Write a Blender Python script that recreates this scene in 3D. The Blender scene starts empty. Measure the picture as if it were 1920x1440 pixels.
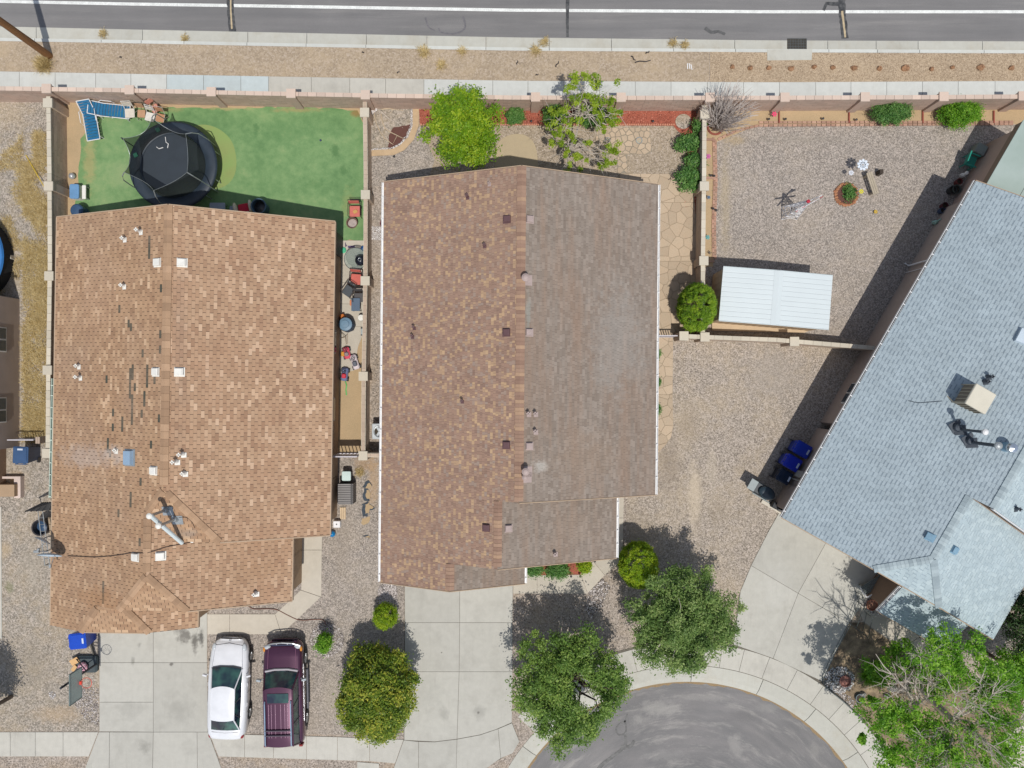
import bpy, bmesh, math, random
import numpy as np
from mathutils import Vector, Matrix

# ------------------------------------------------------------------ camera, sky, sun, exposure
SC = bpy.context.scene
COL = SC.collection
HC = 36.0          # camera height above the yards (m)
PX = 40.0          # photo pixels per metre on the ground
cam_d = bpy.data.cameras.new('camera'); cam = bpy.data.objects.new('camera', cam_d); COL.objects.link(cam)
cam.location = (0, 0, HC); cam.rotation_euler = (0, 0, 0)
cam_d.sensor_width = 36; cam_d.lens = 36 * HC / 48.0
cam_d.clip_start = .5; cam_d.clip_end = 2000
SC.camera = cam
SUN_AZ = Vector((.265, -.964)).normalized(); SUN_EL = math.radians(69)
w = bpy.data.worlds.new('World'); SC.world = w; w.use_nodes = True
sky = w.node_tree.nodes.new('ShaderNodeTexSky'); sky.sky_type = 'NISHITA'; sky.sun_disc = False
sky.sun_elevation = SUN_EL; sky.sun_rotation = math.atan2(SUN_AZ.x, SUN_AZ.y)
bg = w.node_tree.nodes['Background']; bg.inputs[1].default_value = .11
hs = w.node_tree.nodes.new('ShaderNodeHueSaturation'); hs.inputs['Saturation'].default_value = .7
w.node_tree.links.new(sky.outputs[0], hs.inputs['Color']); w.node_tree.links.new(hs.outputs[0], bg.inputs[0])
sd = bpy.data.lights.new('sun', 'SUN'); sd.energy = 3.3; sd.angle = math.radians(.55); sd.color = (1, .955, .89)
sun = bpy.data.objects.new('sun', sd); COL.objects.link(sun)
sdir = Vector((SUN_AZ.x * math.cos(SUN_EL), SUN_AZ.y * math.cos(SUN_EL), math.sin(SUN_EL)))
sun.rotation_euler = sdir.to_track_quat('Z', 'Y').to_euler(); sun.location = (10, -30, 60)
SC.view_settings.view_transform = 'Standard'; SC.view_settings.look = 'None'
SC.view_settings.exposure = 0; SC.view_settings.gamma = 1; SC.view_settings.use_curve_mapping = False
try:
    SC.cycles.transparent_max_bounces = 24; SC.cycles.max_bounces = 6
except Exception: pass

# ------------------------------------------------------------------ helpers
R = random.Random(7)
def P(px, py, h=0.0):
    """Point of the place that stands h above the ground and shows at photo pixel (px,py)."""
    f = (1 - h / HC) / PX
    return Vector(((px - 960) * f, (720 - py) * f, h))
def G(px, py, z=0.0): return Vector(((px - 960) / PX, (720 - py) / PX, z))
def lin(c): return c / 12.92 if c <= .04045 else ((c + .055) / 1.055) ** 2.4
def C(r, g, b, k=.86): return tuple(lin(v / 255) * k for v in (r, g, b)) + (1,)

MATS = {}
def new_mat(name):
    m = bpy.data.materials.new(name); m.use_nodes = True
    nt = m.node_tree; b = nt.nodes['Principled BSDF']
    MATS[name] = m
    return m, nt, b, nt.nodes.new, nt.links.new
def mathn(nt, op, a, b=None):
    n = nt.nodes.new('ShaderNodeMath'); n.operation = op
    for i, v in enumerate((a, b)):
        if v is None: continue
        if hasattr(v, 'links'): nt.links.new(v, n.inputs[i])
        else: n.inputs[i].default_value = v
    return n.outputs[0]
def ramp(nt, fac, stops, const=False):
    n = nt.nodes.new('ShaderNodeValToRGB'); cr = n.color_ramp
    if const: cr.interpolation = 'CONSTANT'
    while len(cr.elements) < len(stops): cr.elements.new(.5)
    for e, (p, c) in zip(cr.elements, stops): e.position = p; e.color = c
    nt.links.new(fac, n.inputs[0]); return n.outputs[0]
def mixc(nt, fac, a, b, mode='MIX'):
    n = nt.nodes.new('ShaderNodeMix'); n.data_type = 'RGBA'; n.blend_type = mode
    for k, v in ((0, fac), (6, a), (7, b)):
        if hasattr(v, 'links'): nt.links.new(v, n.inputs[k])
        else: n.inputs[k].default_value = v
    return n.outputs[2]
def noise(nt, vec, scale, detail=3, rough=.55):
    n = nt.nodes.new('ShaderNodeTexNoise'); n.inputs['Scale'].default_value = scale
    n.inputs['Detail'].default_value = detail; n.inputs['Roughness'].default_value = rough
    nt.links.new(vec, n.inputs['Vector']); return n.outputs[0]
def posn(nt, local=False):
    if local: return nt.nodes.new('ShaderNodeTexCoord').outputs['Object']
    return nt.nodes.new('ShaderNodeNewGeometry').outputs['Position']
def bump(nt, b, h, strength, dist=.02):
    n = nt.nodes.new('ShaderNodeBump'); n.inputs['Strength'].default_value = strength; n.inputs['Distance'].default_value = dist
    nt.links.new(h, n.inputs['Height']); nt.links.new(n.outputs[0], b.inputs['Normal'])
def gain(nt, col, val):   # multiply a colour by a value socket
    n = nt.nodes.new('ShaderNodeVectorMath'); n.operation = 'SCALE'
    nt.links.new(col, n.inputs[0])
    if hasattr(val, 'links'): nt.links.new(val, n.inputs['Scale'])
    else: n.inputs['Scale'].default_value = val
    return n.outputs[0]
def maprange(nt, v, a, b, c, d):
    n = nt.nodes.new('ShaderNodeMapRange')
    nt.links.new(v, n.inputs[0])
    for i, x in enumerate((a, b, c, d)): n.inputs[i + 1].default_value = x
    return n.outputs[0]
def objrand(nt): return nt.nodes.new('ShaderNodeObjectInfo').outputs['Random']
def attr(nt, name='rnd'):
    n = nt.nodes.new('ShaderNodeAttribute'); n.attribute_name = name; return n.outputs['Fac']

def mat(name, col, rough=.8, var=.12, scale=1.5, fine=40, finevar=.12, col2=None, metal=0, bmp=0, orand=0, rnd=0, local=False, coat=0, stretch=None):
    """Plain procedural surface: two scales of noise, per-object and per-piece variation."""
    if name in MATS: return MATS[name]
    m, nt, b, N, L = new_mat(name)
    p = posn(nt, local)
    if stretch:
        mp = N('ShaderNodeMapping'); mp.inputs['Scale'].default_value = stretch; L(p, mp.inputs[0]); p = mp.outputs[0]
    n1 = noise(nt, p, scale, 4); n2 = noise(nt, p, fine, 3, .7)
    rgb = N('ShaderNodeRGB'); rgb.outputs[0].default_value = col
    c = rgb.outputs[0]
    if col2: c = mixc(nt, maprange(nt, n1, .35, .65, 0, 1), c, col2)
    v = mathn(nt, 'ADD', maprange(nt, n1, .3, .7, 1 - var, 1 + var), maprange(nt, n2, .25, .75, -finevar, finevar))
    if orand: v = mathn(nt, 'MULTIPLY', v, maprange(nt, objrand(nt), 0, 1, 1 - orand, 1 + orand))
    if rnd: v = mathn(nt, 'MULTIPLY', v, maprange(nt, attr(nt), 0, 1, 1 - rnd, 1 + rnd))
    L(gain(nt, c, v), b.inputs['Base Color'])
    b.inputs['Roughness'].default_value = rough; b.inputs['Metallic'].default_value = metal
    if coat: b.inputs['Coat Weight'].default_value = coat; b.inputs['Coat Roughness'].default_value = .08
    if bmp: bump(nt, b, n2, bmp)
    return m

def spots(nt, p, col, lst):
    """stains and bare patches with a place of their own: (px, py, height, rx px, ry px, colour, amount)"""
    for x, y, h, rx, ry, c, amt in lst:
        v = P(x, y, h); m1 = nt.nodes.new('ShaderNodeMapping'); m1.vector_type = 'POINT'
        f = (1 - h / HC) / PX
        m1.inputs['Location'].default_value = (-v.x / (rx * f), -v.y / (ry * f), 0); m1.inputs['Scale'].default_value = (1 / (rx * f), 1 / (ry * f), 0)
        nt.links.new(p, m1.inputs[0]); ln = nt.nodes.new('ShaderNodeVectorMath'); ln.operation = 'LENGTH'; nt.links.new(m1.outputs[0], ln.inputs[0])
        d = mathn(nt, 'ADD', ln.outputs['Value'], maprange(nt, noise(nt, p, 2.2, 5, .75), .3, .7, -.55, .55))
        col = mixc(nt, maprange(nt, d, .35, 1.05, amt, 0), col, c)
    return col

def gravel_mat(name, base, dirt, scale=17, spread=1.0, dirtamt=.35, light=(214, 200, 188), dark=(92, 82, 76), sp=()):
    m, nt, b, N, L = new_mat(name); p = posn(nt)
    vo = N('ShaderNodeTexVoronoi'); vo.inputs['Scale'].default_value = scale; L(p, vo.inputs['Vector'])
    sc1 = N("ShaderNodeSeparateColor"); L(vo.outputs["Color"], sc1.inputs[0])
    vo2 = N('ShaderNodeTexVoronoi'); vo2.inputs['Scale'].default_value = scale * 2.3; L(p, vo2.inputs['Vector'])
    sp2 = N('ShaderNodeSeparateColor'); L(vo2.outputs['Color'], sp2.inputs[0])
    f = mathn(nt, 'ADD', mathn(nt, "MULTIPLY", sc1.outputs[0], .65), mathn(nt, 'MULTIPLY', sp2.outputs[1], .35))
    B = C(*base); D = C(*dark); Lt = C(*light)
    mixv = lambda a, b2, t: tuple(a[i] * (1 - t) + b2[i] * t for i in range(3)) + (1,)
    c = ramp(nt, f, [(0, mixv(B, D, .85 * spread)), (.3, mixv(B, D, .35 * spread)), (.5, B), (.7, mixv(B, Lt, .35 * spread)), (1, mixv(B, Lt, 1.0 * spread))])
    n1 = noise(nt, p, .35, 5, .6); n3 = noise(nt, p, 2.2, 4, .6)
    k = mathn(nt, 'ADD', mathn(nt, 'MULTIPLY', n1, .6), mathn(nt, 'MULTIPLY', n3, .4))
    dm = mathn(nt, 'MULTIPLY', maprange(nt, k, .47, .62, 0, 1), dirtamt)
    c = mixc(nt, dm, c, C(*dirt)); c = spots(nt, p, c, sp)
    v = maprange(nt, n1, .3, .7, .93, 1.07)
    L(gain(nt, c, v), b.inputs['Base Color']); b.inputs['Roughness'].default_value = .93
    h = mathn(nt, 'SUBTRACT', 1.0, vo.outputs['Distance']); bump(nt, b, h, .35, .02)
    return m

class MB:
    """Collects faces; build() links them as ONE mesh object."""
    def __init__(s): s.v = []; s.f = []; s.r = []; s.m = []; s.cr = .5; s.cm = 0; s.sm = []; s.cs = False
    def add(s, vs, fs):
        o = len(s.v); s.v.extend([tuple(v) for v in vs])
        for f in fs: s.f.append([o + i for i in f]); s.r.append(s.cr); s.m.append(s.cm); s.sm.append(s.cs)
    def prism(s, pts, z0, z1, off=None):
        n = len(pts)
        a = 0
        for i in range(n): a += pts[i][0] * pts[(i + 1) % n][1] - pts[(i + 1) % n][0] * pts[i][1]
        if a < 0: pts = list(pts)[::-1]
        vs = [(p[0], p[1], z0) for p in pts] + [(p[0], p[1], z1) for p in pts]
        fs = [list(range(n))[::-1], list(range(n, 2 * n))] + [[i, (i + 1) % n, n + (i + 1) % n, n + i] for i in range(n)]
        s.add(vs, fs)
    def box(s, c, size, rz=0, M=None, top=1.0):
        x, y, z = (v / 2 for v in size)
        vs = [Vector((sx * x * (top if sz > 0 else 1), sy * y * (top if sz > 0 else 1), sz * z)) for sz in (-1, 1) for sx, sy in ((-1, -1), (1, -1), (1, 1), (-1, 1))]
        if rz: Rm = Matrix.Rotation(rz, 3, 'Z'); vs = [Rm @ v for v in vs]
        if M is not None: vs = [M @ v for v in vs]
        vs = [v + Vector(c) for v in vs]
        s.add(vs, [[3, 2, 1, 0], [4, 5, 6, 7], [0, 1, 5, 4], [1, 2, 6, 5], [2, 3, 7, 6], [3, 0, 4, 7]])
    def rbox(s, c, size, r=.03, rz=0, n=3):
        """box with rounded vertical edges and a chamfered top"""
        x, y, z = size[0] / 2, size[1] / 2, size[2]
        def ring(ins, zz):
            out = []
            for cx, cy, a0 in ((x - r, y - r, 0), (-x + r, y - r, 90), (-x + r, -y + r, 180), (x - r, -y + r, 270)):
                for k in range(n + 1):
                    a = math.radians(a0 + 90 * k / n); rr = max(r - ins, .001)
                    out.append((cx + rr * math.cos(a), cy + rr * math.sin(a), zz))
            return out
        ch = min(r * .6, z * .3)
        rings = [ring(0, -z / 2), ring(0, z / 2 - ch), ring(ch, z / 2)]
        m = len(rings[0]); vs = [v for q in rings for v in q]
        if rz:
            ca, sa = math.cos(rz), math.sin(rz); vs = [(v[0] * ca - v[1] * sa, v[0] * sa + v[1] * ca, v[2]) for v in vs]
        vs = [(v[0] + c[0], v[1] + c[1], v[2] + c[2]) for v in vs]
        fs = [list(range(m))[::-1], list(range(2 * m, 3 * m))]
        for k in range(2): fs += [[k * m + i, k * m + (i + 1) % m, (k + 1) * m + (i + 1) % m, (k + 1) * m + i] for i in range(m)]
        s.add(vs, fs)
    def tube(s, pts, r, seg=6, cap=True, r2=None):
        pts = [Vector(p) for p in pts]; n = len(pts); rings = []
        if n < 2: return
        for i, p in enumerate(pts):
            t = (pts[min(i + 1, n - 1)] - pts[max(i - 1, 0)])
            if t.length < 1e-6: t = Vector((0, 0, 1))
            t.normalize()
            a = t.cross(Vector((0, 0, 1)) if abs(t.z) < .9 else Vector((1, 0, 0))).normalized(); b2 = t.cross(a)
            rr = r if r2 is None else r + (r2 - r) * i / (n - 1)
            rings.append([p + (a * math.cos(2 * math.pi * k / seg) + b2 * math.sin(2 * math.pi * k / seg)) * rr for k in range(seg)])
        vs = [v for q in rings for v in q]
        fs = [[i * seg + k, (i + 1) * seg + k, (i + 1) * seg + (k + 1) % seg, i * seg + (k + 1) % seg] for i in range(n - 1) for k in range(seg)]
        if cap: fs += [list(range(seg)), list(range((n - 1) * seg, n * seg))[::-1]]
        s.add(vs, fs)
    def lathe(s, prof, c=(0, 0, 0), seg=20, M=None, cap=True):
        vs = []
        for r, z in prof:
            for k in range(seg):
                a = 2 * math.pi * k / seg; v = Vector((r * math.cos(a), r * math.sin(a), z))
                if M is not None: v = M @ v
                vs.append(v + Vector(c))
        n = len(prof)
        fs = [[i * seg + k, i * seg + (k + 1) % seg, (i + 1) * seg + (k + 1) % seg, (i + 1) * seg + k] for i in range(n - 1) for k in range(seg)]
        if cap: fs += [list(range(seg))[::-1], list(range((n - 1) * seg, n * seg))]
        s.add(vs, fs)
    def ring(s, c, r, t, seg=24, tr=6, M=None):
        vs = []
        for k in range(seg):
            a = 2 * math.pi * k / seg
            for j in range(tr):
                b2 = 2 * math.pi * j / tr
                v = Vector(((r + t * math.cos(b2)) * math.cos(a), (r + t * math.cos(b2)) * math.sin(a), t * math.sin(b2)))
                if M is not None: v = M @ v
                vs.append(v + Vector(c))
        fs = [[k * tr + j, ((k + 1) % seg) * tr + j, ((k + 1) % seg) * tr + (j + 1) % tr, k * tr + (j + 1) % tr] for k in range(seg) for j in range(tr)]
        s.add(vs, fs)
    def blob(s, c, rad, seed=0, amp=.18, nu=8, nv=5):
        rr = random.Random(seed); vs = []; x, y, z = rad if hasattr(rad, '__len__') else (rad,) * 3
        for j in range(nv + 1):
            th = math.pi * j / nv
            for i in range(nu):
                a = 2 * math.pi * i / nu; k = 1 + rr.uniform(-amp, amp)
                vs.append((c[0] + x * k * math.sin(th) * math.cos(a), c[1] + y * k * math.sin(th) * math.sin(a), c[2] + z * k * math.cos(th)))
        fs = [[j * nu + i, (j + 1) * nu + i, (j + 1) * nu + (i + 1) % nu, j * nu + (i + 1) % nu] for j in range(nv) for i in range(nu)]
        s.add(vs, fs)
    def quad(s, a, b, c, d): s.add([a, b, c, d], [[0, 1, 2, 3]])
    def mesh(s, name, mats, org=(0, 0, 0)):
        me = bpy.data.meshes.new(name)
        o = Vector(org); me.from_pydata([(v[0] - o[0], v[1] - o[1], v[2] - o[2]) for v in s.v], [], s.f)
        for m in (mats if isinstance(mats, (list, tuple)) else [mats]): me.materials.append(m)
        if any(s.m): me.polygons.foreach_set('material_index', s.m)
        if any(s.sm): me.polygons.foreach_set('use_smooth', s.sm)
        at = me.attributes.new('rnd', 'FLOAT', 'FACE'); at.data.foreach_set('value', s.r)
        me.update(); return me
    def build(s, name, mats, parent=None, org=None, stuff=False, structure=False, label=None):
        if org is None: org = tuple(parent.get('_org', (0, 0, 0))) if parent is not None else (0, 0, 0)
        o = bpy.data.objects.new(name, s.mesh(name, mats, org)); COL.objects.link(o)
        if parent is not None: o.parent = parent
        elif org: o.location = org
        if stuff: o['kind'] = 'stuff'
        if structure: o['kind'] = 'structure'
        if label: o['label'] = label
        return o

def raw_mesh(name, verts, faces, m, rnd=None):
    """numpy quads/tris -> mesh"""
    me = bpy.data.meshes.new(name); nv, nf, k = len(verts), len(faces), faces.shape[1]
    me.vertices.add(nv); me.vertices.foreach_set('co', verts.astype(np.float32).ravel())
    me.loops.add(nf * k); me.loops.foreach_set('vertex_index', faces.astype(np.int32).ravel())
    me.polygons.add(nf); me.polygons.foreach_set('loop_start', np.arange(0, nf * k, k, dtype=np.int32))
    me.polygons.foreach_set('loop_total', np.full(nf, k, dtype=np.int32))
    if rnd is not None:
        at = me.attributes.new('rnd', 'FLOAT', 'FACE'); at.data.foreach_set('value', rnd.astype(np.float32))
    me.materials.append(m); me.update(calc_edges=True); return me
def link(name, me, parent=None, stuff=False):
    o = bpy.data.objects.new(name, me); COL.objects.link(o)
    if parent is not None: o.parent = parent
    if stuff: o['kind'] = 'stuff'
    return o
def tag(o, label, cat, group=None):
    o['label'] = label; o['category'] = cat
    if group: o['group'] = group
    return o
def thing(name, label, cat, loc=(0, 0, 0), rz=0, group=None, world=False):
    """Empty at the thing's base. world=True: its parts are given in world coordinates."""
    o = bpy.data.objects.new(name, None); COL.objects.link(o); o.location = loc; o.rotation_euler = (0, 0, rz)
    o.empty_display_size = .2
    tag(o, label, cat, group)
    if world: WORG[o.name] = tuple(loc)
    return o
WORG = {}
_b = MB.build
def _build(s, name, mats, parent=None, org=None, **k):
    if org is None:
        org = (0, 0, 0); pp = parent
        while pp is not None:
            if pp.name in WORG: org = WORG[pp.name]; break
            pp = pp.parent
    if parent is None: org = org or (0, 0, 0)
    o = bpy.data.objects.new(name, s.mesh(name, mats, org)); COL.objects.link(o)
    if parent is not None: o.parent = parent
    else: o.location = org
    if k.get('stuff'): o['kind'] = 'stuff'
    if k.get('structure'): o['kind'] = 'structure'
    if k.get('label'): o['label'] = k['label']
    return o
MB.build = _build
def childof(o, d=0):
    return [c for c in bpy.data.objects if c.parent == o]
def copy_tree(o, loc, rz=0, label=None, group=None):
    kids = KIDS(o)
    def rec(x, par):
        c = x.copy(); COL.objects.link(c)
        if par is not None: c.parent = par
        for k in kids.get(x.name, []): rec(k, c)
        return c
    c = rec(o, None); c.location = loc; c.rotation_euler = (0, 0, rz)
    if label: c['label'] = label
    if group: c['group'] = group
    return c
def KIDS(o):
    d = {}
    def rec(x):
        ch = list(x.children)
        if ch: d[x.name] = ch
        for k in ch: rec(k)
    rec(o); return d

def clip_half(poly, a, b, c):   # keep a*x+b*y<=c
    out = []
    for i in range(len(poly)):
        p, q = poly[i], poly[(i + 1) % len(poly)]
        dp, dq = a * p[0] + b * p[1] - c, a * q[0] + b * q[1] - c
        if dp <= 0: out.append(p)
        if (dp < 0 < dq) or (dq < 0 < dp):
            t = dp / (dp - dq); out.append((p[0] + (q[0] - p[0]) * t, p[1] + (q[1] - p[1]) * t))
    return out
def area2(p): return sum(p[i][0] * p[(i + 1) % len(p)][1] - p[(i + 1) % len(p)][0] * p[i][1] for i in range(len(p))) / 2
def clip_convex(poly, cl):
    if area2(cl) < 0: cl = cl[::-1]
    for i in range(len(cl)):
        p, q = cl[i], cl[(i + 1) % len(cl)]; ex, ey = q[0] - p[0], q[1] - p[1]
        poly = clip_half(poly, ey, -ex, ey * p[0] - ex * p[1])
        if len(poly) < 3: return []
    return poly
def inset(poly, d):
    """inset of a convex polygon by distance d"""
    if area2(poly) < 0: poly = poly[::-1]
    out = list(poly)
    for i in range(len(poly)):
        p, q = poly[i], poly[(i + 1) % len(poly)]; ex, ey = q[0] - p[0], q[1] - p[1]; l = math.hypot(ex, ey)
        if l < 1e-6: continue
        ex, ey = ex / l, ey / l
        out = clip_half(out, ey, -ex, ey * p[0] - ex * p[1] - d)
        if len(out) < 3: return []
    return out
def pip(pts, poly):
    x, y = pts[:, 0], pts[:, 1]; ins = np.zeros(len(pts), bool); n = len(poly)
    for i in range(n):
        x1, y1 = poly[i][0], poly[i][1]; x2, y2 = poly[(i + 1) % n][0], poly[(i + 1) % n][1]
        if y1 == y2: continue
        c = ((y1 > y) != (y2 > y)) & (x < (x2 - x1) * (y - y1) / (y2 - y1) + x1); ins ^= c
    return ins
def W2(pts): return [G(x, y).xy[:] for x, y in pts]
def sheet(name, pts, z, m, th=.05, structure=True):
    b = MB(); b.prism(W2(pts), z - th, z); return b.build(name, m, structure=structure)
def voronoi(seeds, region):
    cells = []
    for i, s in enumerate(seeds):
        poly = list(region)
        for j, t in enumerate(seeds):
            if i == j: continue
            if (s[0] - t[0]) ** 2 + (s[1] - t[1]) ** 2 > 9: continue
            a, b2 = t[0] - s[0], t[1] - s[1]; c = (t[0] ** 2 + t[1] ** 2 - s[0] ** 2 - s[1] ** 2) / 2
            poly = clip_half(poly, a, b2, c)
            if len(poly) < 3: break
        if len(poly) >= 3: cells.append(poly)
    return cells

# leaves as small rhombs, clumped
def leaf_cloud(name, clumps, per, size, m, parent=None, sigma=.22, seed=1, upbias=.85, ar=.45, flat=1.0, org=(0, 0, 0), stuff=False, tone=.25):
    rs = np.random.RandomState(seed); cl = np.array([c[:3] for c in clumps], float); k = len(cl)
    n = int(per * k); idx = rs.randint(0, k, n)
    sg = np.array([(c[3] if len(c) > 3 else sigma) for c in clumps])[idx][:, None]
    off = rs.normal(0, 1, (n, 3)) * sg * np.array([1, 1, flat])
    p = cl[idx] + off; p[:, 2] = np.maximum(p[:, 2], .03)
    nrm = rs.normal(0, 1, (n, 3)) * .8 + off / (sg + 1e-6) * .35; nrm[:, 2] = np.abs(nrm[:, 2]) + upbias
    nrm /= np.linalg.norm(nrm, axis=1)[:, None]
    t = rs.normal(0, 1, (n, 3)); t -= (t * nrm).sum(1)[:, None] * nrm; t /= np.linalg.norm(t, axis=1)[:, None]
    b = np.cross(nrm, t); s = (size * rs.uniform(.6, 1.35, n))[:, None] / 2
    v = np.stack([p - t * s, p + b * s * ar, p + t * s, p - b * s * ar], 1).reshape(-1, 3) - np.array(org)
    f = np.arange(4 * n).reshape(n, 4)
    ct = rs.uniform(0, 1, k)[idx]; r = np.clip(ct * tone * 2 + rs.uniform(0, 1, n) * (1 - tone * 2) if tone < .5 else ct, 0, 1)
    return link(name, raw_mesh(name, v, f, m, r), parent, stuff)
def leaf_mat(name, dark, mid, light, trans=.3, rough=.5):
    m, nt, b, N, L = new_mat(name)
    c = ramp(nt, attr(nt), [(0, C(*dark)), (.5, C(*mid)), (1, C(*light))])
    L(c, b.inputs['Base Color']); b.inputs['Roughness'].default_value = rough
    b.inputs['Specular IOR Level'].default_value = .35
    tr = N('ShaderNodeBsdfTranslucent'); L(c, tr.inputs[0]); mx = N('ShaderNodeMixShader'); mx.inputs[0].default_value = trans
    L(b.outputs[0], mx.inputs[1]); L(tr.outputs[0], mx.inputs[2]); L(mx.outputs[0], nt.nodes['Material Output'].inputs[0])
    return m
def scatter_stones(name, region, excl, n, smin, smax, m, z=.0, seed=3, parent=None, stuff=True, dens=None):
    rs = np.random.RandomState(seed); rg = np.array(region); lo, hi = rg.min(0), rg.max(0)
    pts = rs.uniform(lo, hi, (n, 2)); k = pip(pts, region)
    for e in excl: k &= ~pip(pts, e)
    pts = pts[k]; n = len(pts); s = rs.uniform(smin, smax, n) ** 1.0
    base = np.array([[1, 0, 0], [0, 1, 0], [-1, 0, 0], [0, -1, 0], [0, 0, 1], [0, 0, -.3]], float)
    v = base[None] * rs.uniform(.55, 1.2, (n, 6, 1)) * s[:, None, None]
    v[:, :, 2] *= .6
    a = rs.uniform(0, 6.28, n); ca, sa = np.cos(a)[:, None], np.sin(a)[:, None]
    x = v[:, :, 0] * ca - v[:, :, 1] * sa; y = v[:, :, 0] * sa + v[:, :, 1] * ca
    v[:, :, 0] = x + pts[:, 0:1]; v[:, :, 1] = y + pts[:, 1:2]; v[:, :, 2] += z
    tri = np.array([[0, 1, 4], [1, 2, 4], [2, 3, 4], [3, 0, 4], [1, 0, 5], [2, 1, 5], [3, 2, 5], [0, 3, 5]])
    f = (tri[None] + (np.arange(n) * 6)[:, None, None]).reshape(-1, 3)
    r = np.repeat(rs.uniform(0, 1, n), 8)
    return link(name, raw_mesh(name, v.reshape(-1, 3), f, m, r), parent, stuff)
# ------------------------------------------------------------------ ground, roads, kerbs, pavements
asphalt = None
def asphalt_mat(name, col, col2, stretch, streak=.25, sp=()):
    m, nt, b, N, L = new_mat(name); p = posn(nt)
    if name == 'asphalt_court':   # wear follows the turning circle
        cv = N('ShaderNodeVectorMath'); cv.operation = 'SUBTRACT'; L(p, cv.inputs[0]); cv.inputs[1].default_value = G(1290, 1641, -.13)
        ln = N('ShaderNodeVectorMath'); ln.operation = 'LENGTH'; L(cv.outputs[0], ln.inputs[0]); sx = N('ShaderNodeSeparateXYZ'); L(cv.outputs[0], sx.inputs[0])
        wr = mathn(nt, 'ADD', mathn(nt, 'MULTIPLY', ln.outputs['Value'], 2.6), mathn(nt, 'MULTIPLY', noise(nt, p, .5, 3), 1.4))
        cb = N('ShaderNodeCombineXYZ'); L(wr, cb.inputs[0]); L(mathn(nt, 'MULTIPLY', mathn(nt, 'ARCTAN2', sx.outputs[1], sx.outputs[0]), 2.2), cb.inputs[1]); p2 = cb.outputs[0]
    else: p2 = p
    mp = N('ShaderNodeMapping'); mp.inputs['Scale'].default_value = stretch; L(p2, mp.inputs[0])
    s1 = noise(nt, mp.outputs[0], 1.0, 5, .6); n2 = noise(nt, p, .25, 4); n3 = noise(nt, p, 45, 3, .8); n4 = noise(nt, mp.outputs[0], .9, 8, .78)
    c = mixc(nt, maprange(nt, s1, .35, .7, 0, 1), col, col2)
    c = mixc(nt, maprange(nt, n4, .52, .66, 0, streak), c, C(178, 174, 168)); c = spots(nt, p, c, sp)
    v = mathn(nt, 'ADD', maprange(nt, n2, .3, .7, .9, 1.1), maprange(nt, n3, .3, .7, -.2, .2))
    L(gain(nt, c, v), b.inputs['Base Color']); b.inputs['Roughness'].default_value = .85; bump(nt, b, n3, .3, .01)
    return m
asphalt = asphalt_mat('asphalt_avenue', C(119, 118, 118), C(132, 130, 129), (.12, 2.2, 1), .18)
asphalt_c = asphalt_mat('asphalt_court', C(119, 118, 118), C(136, 133, 132), (.9, 1.3, 1), .5, [(1235, 1330, 0, 50, 20, C(166, 163, 158), .55), (1200, 1352, 0, 20, 14, C(168, 165, 160), .5), (1320, 1310, 0, 60, 8, C(160, 157, 152), .4), (1380, 1400, 0, 16, 30, C(164, 161, 156), .45), (1060, 1400, 0, 40, 12, C(164, 161, 156), .5), (1400, 1345, 0, 40, 14, C(106, 104, 104), .4), (1440, 1330, 0, 30, 10, C(152, 150, 146), .4), (1530, 1410, 0, 16, 20, C(156, 153, 148), .5), (1250, 1420, 0, 50, 14, C(152, 150, 147), .4)])
m_dirt = gravel_mat('dirt_tan', (176, 158, 134), (184, 164, 136), 14, .5, .6)
m_strip = gravel_mat('gravel_tan', (180, 160, 134), (188, 168, 140), 18, .8, .4, (212, 192, 166), (136, 116, 96))
m_gravf = gravel_mat('gravel_front', (168, 157, 143), (178, 161, 135), 22, 1.1, .45, sp=[(1303, 930, 0, 16, 75, C(206, 190, 166), .6), (1290, 800, 0, 26, 40, C(152, 136, 114), .4), (1255, 870, 0, 30, 60, C(140, 126, 110), .5), (1345, 960, 0, 22, 30, C(146, 132, 112), .4), (1335, 880, 0, 14, 40, C(200, 186, 164), .35), (1195, 1000, 0, 40, 50, C(150, 138, 120), .4), (1450, 700, 0, 60, 60, C(166, 156, 144), .5), (1236, 700, 0, 12, 90, C(150, 132, 100), .5), (1140, 1180, 0, 30, 40, C(170, 148, 124), .4)])
m_grav = gravel_mat('gravel_greybrown', (166, 155, 143), (170, 150, 124), 19, .95, .45, sp=[(20, 1010, 0, 40, 30, C(186, 164, 130), .5), (60, 900, 0, 20, 40, C(190, 166, 130), .5), (12, 1090, 0, 10, 14, C(110, 116, 70), .5), (120, 1350, 0, 60, 12, C(190, 160, 124), .5), (30, 1330, 0, 40, 30, C(150, 136, 118), .4), (80, 1230, 0, 40, 40, C(176, 162, 144), .4)])
m_gravd = gravel_mat('gravel_grey', (160, 152, 139), (174, 156, 128), 18, 1.0, .5, sp=[(30, 900, 0, 20, 20, C(192, 164, 124), .6), (10, 1030, 0, 14, 20, C(186, 164, 130), .5), (110, 1340, 0, 60, 20, C(186, 160, 126), .45), (60, 1250, 0, 50, 60, C(150, 138, 120), .35), (16, 1100, 0, 10, 14, C(118, 122, 76), .5), (60, 1060, 0, 30, 50, C(176, 166, 148), .4)])
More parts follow.
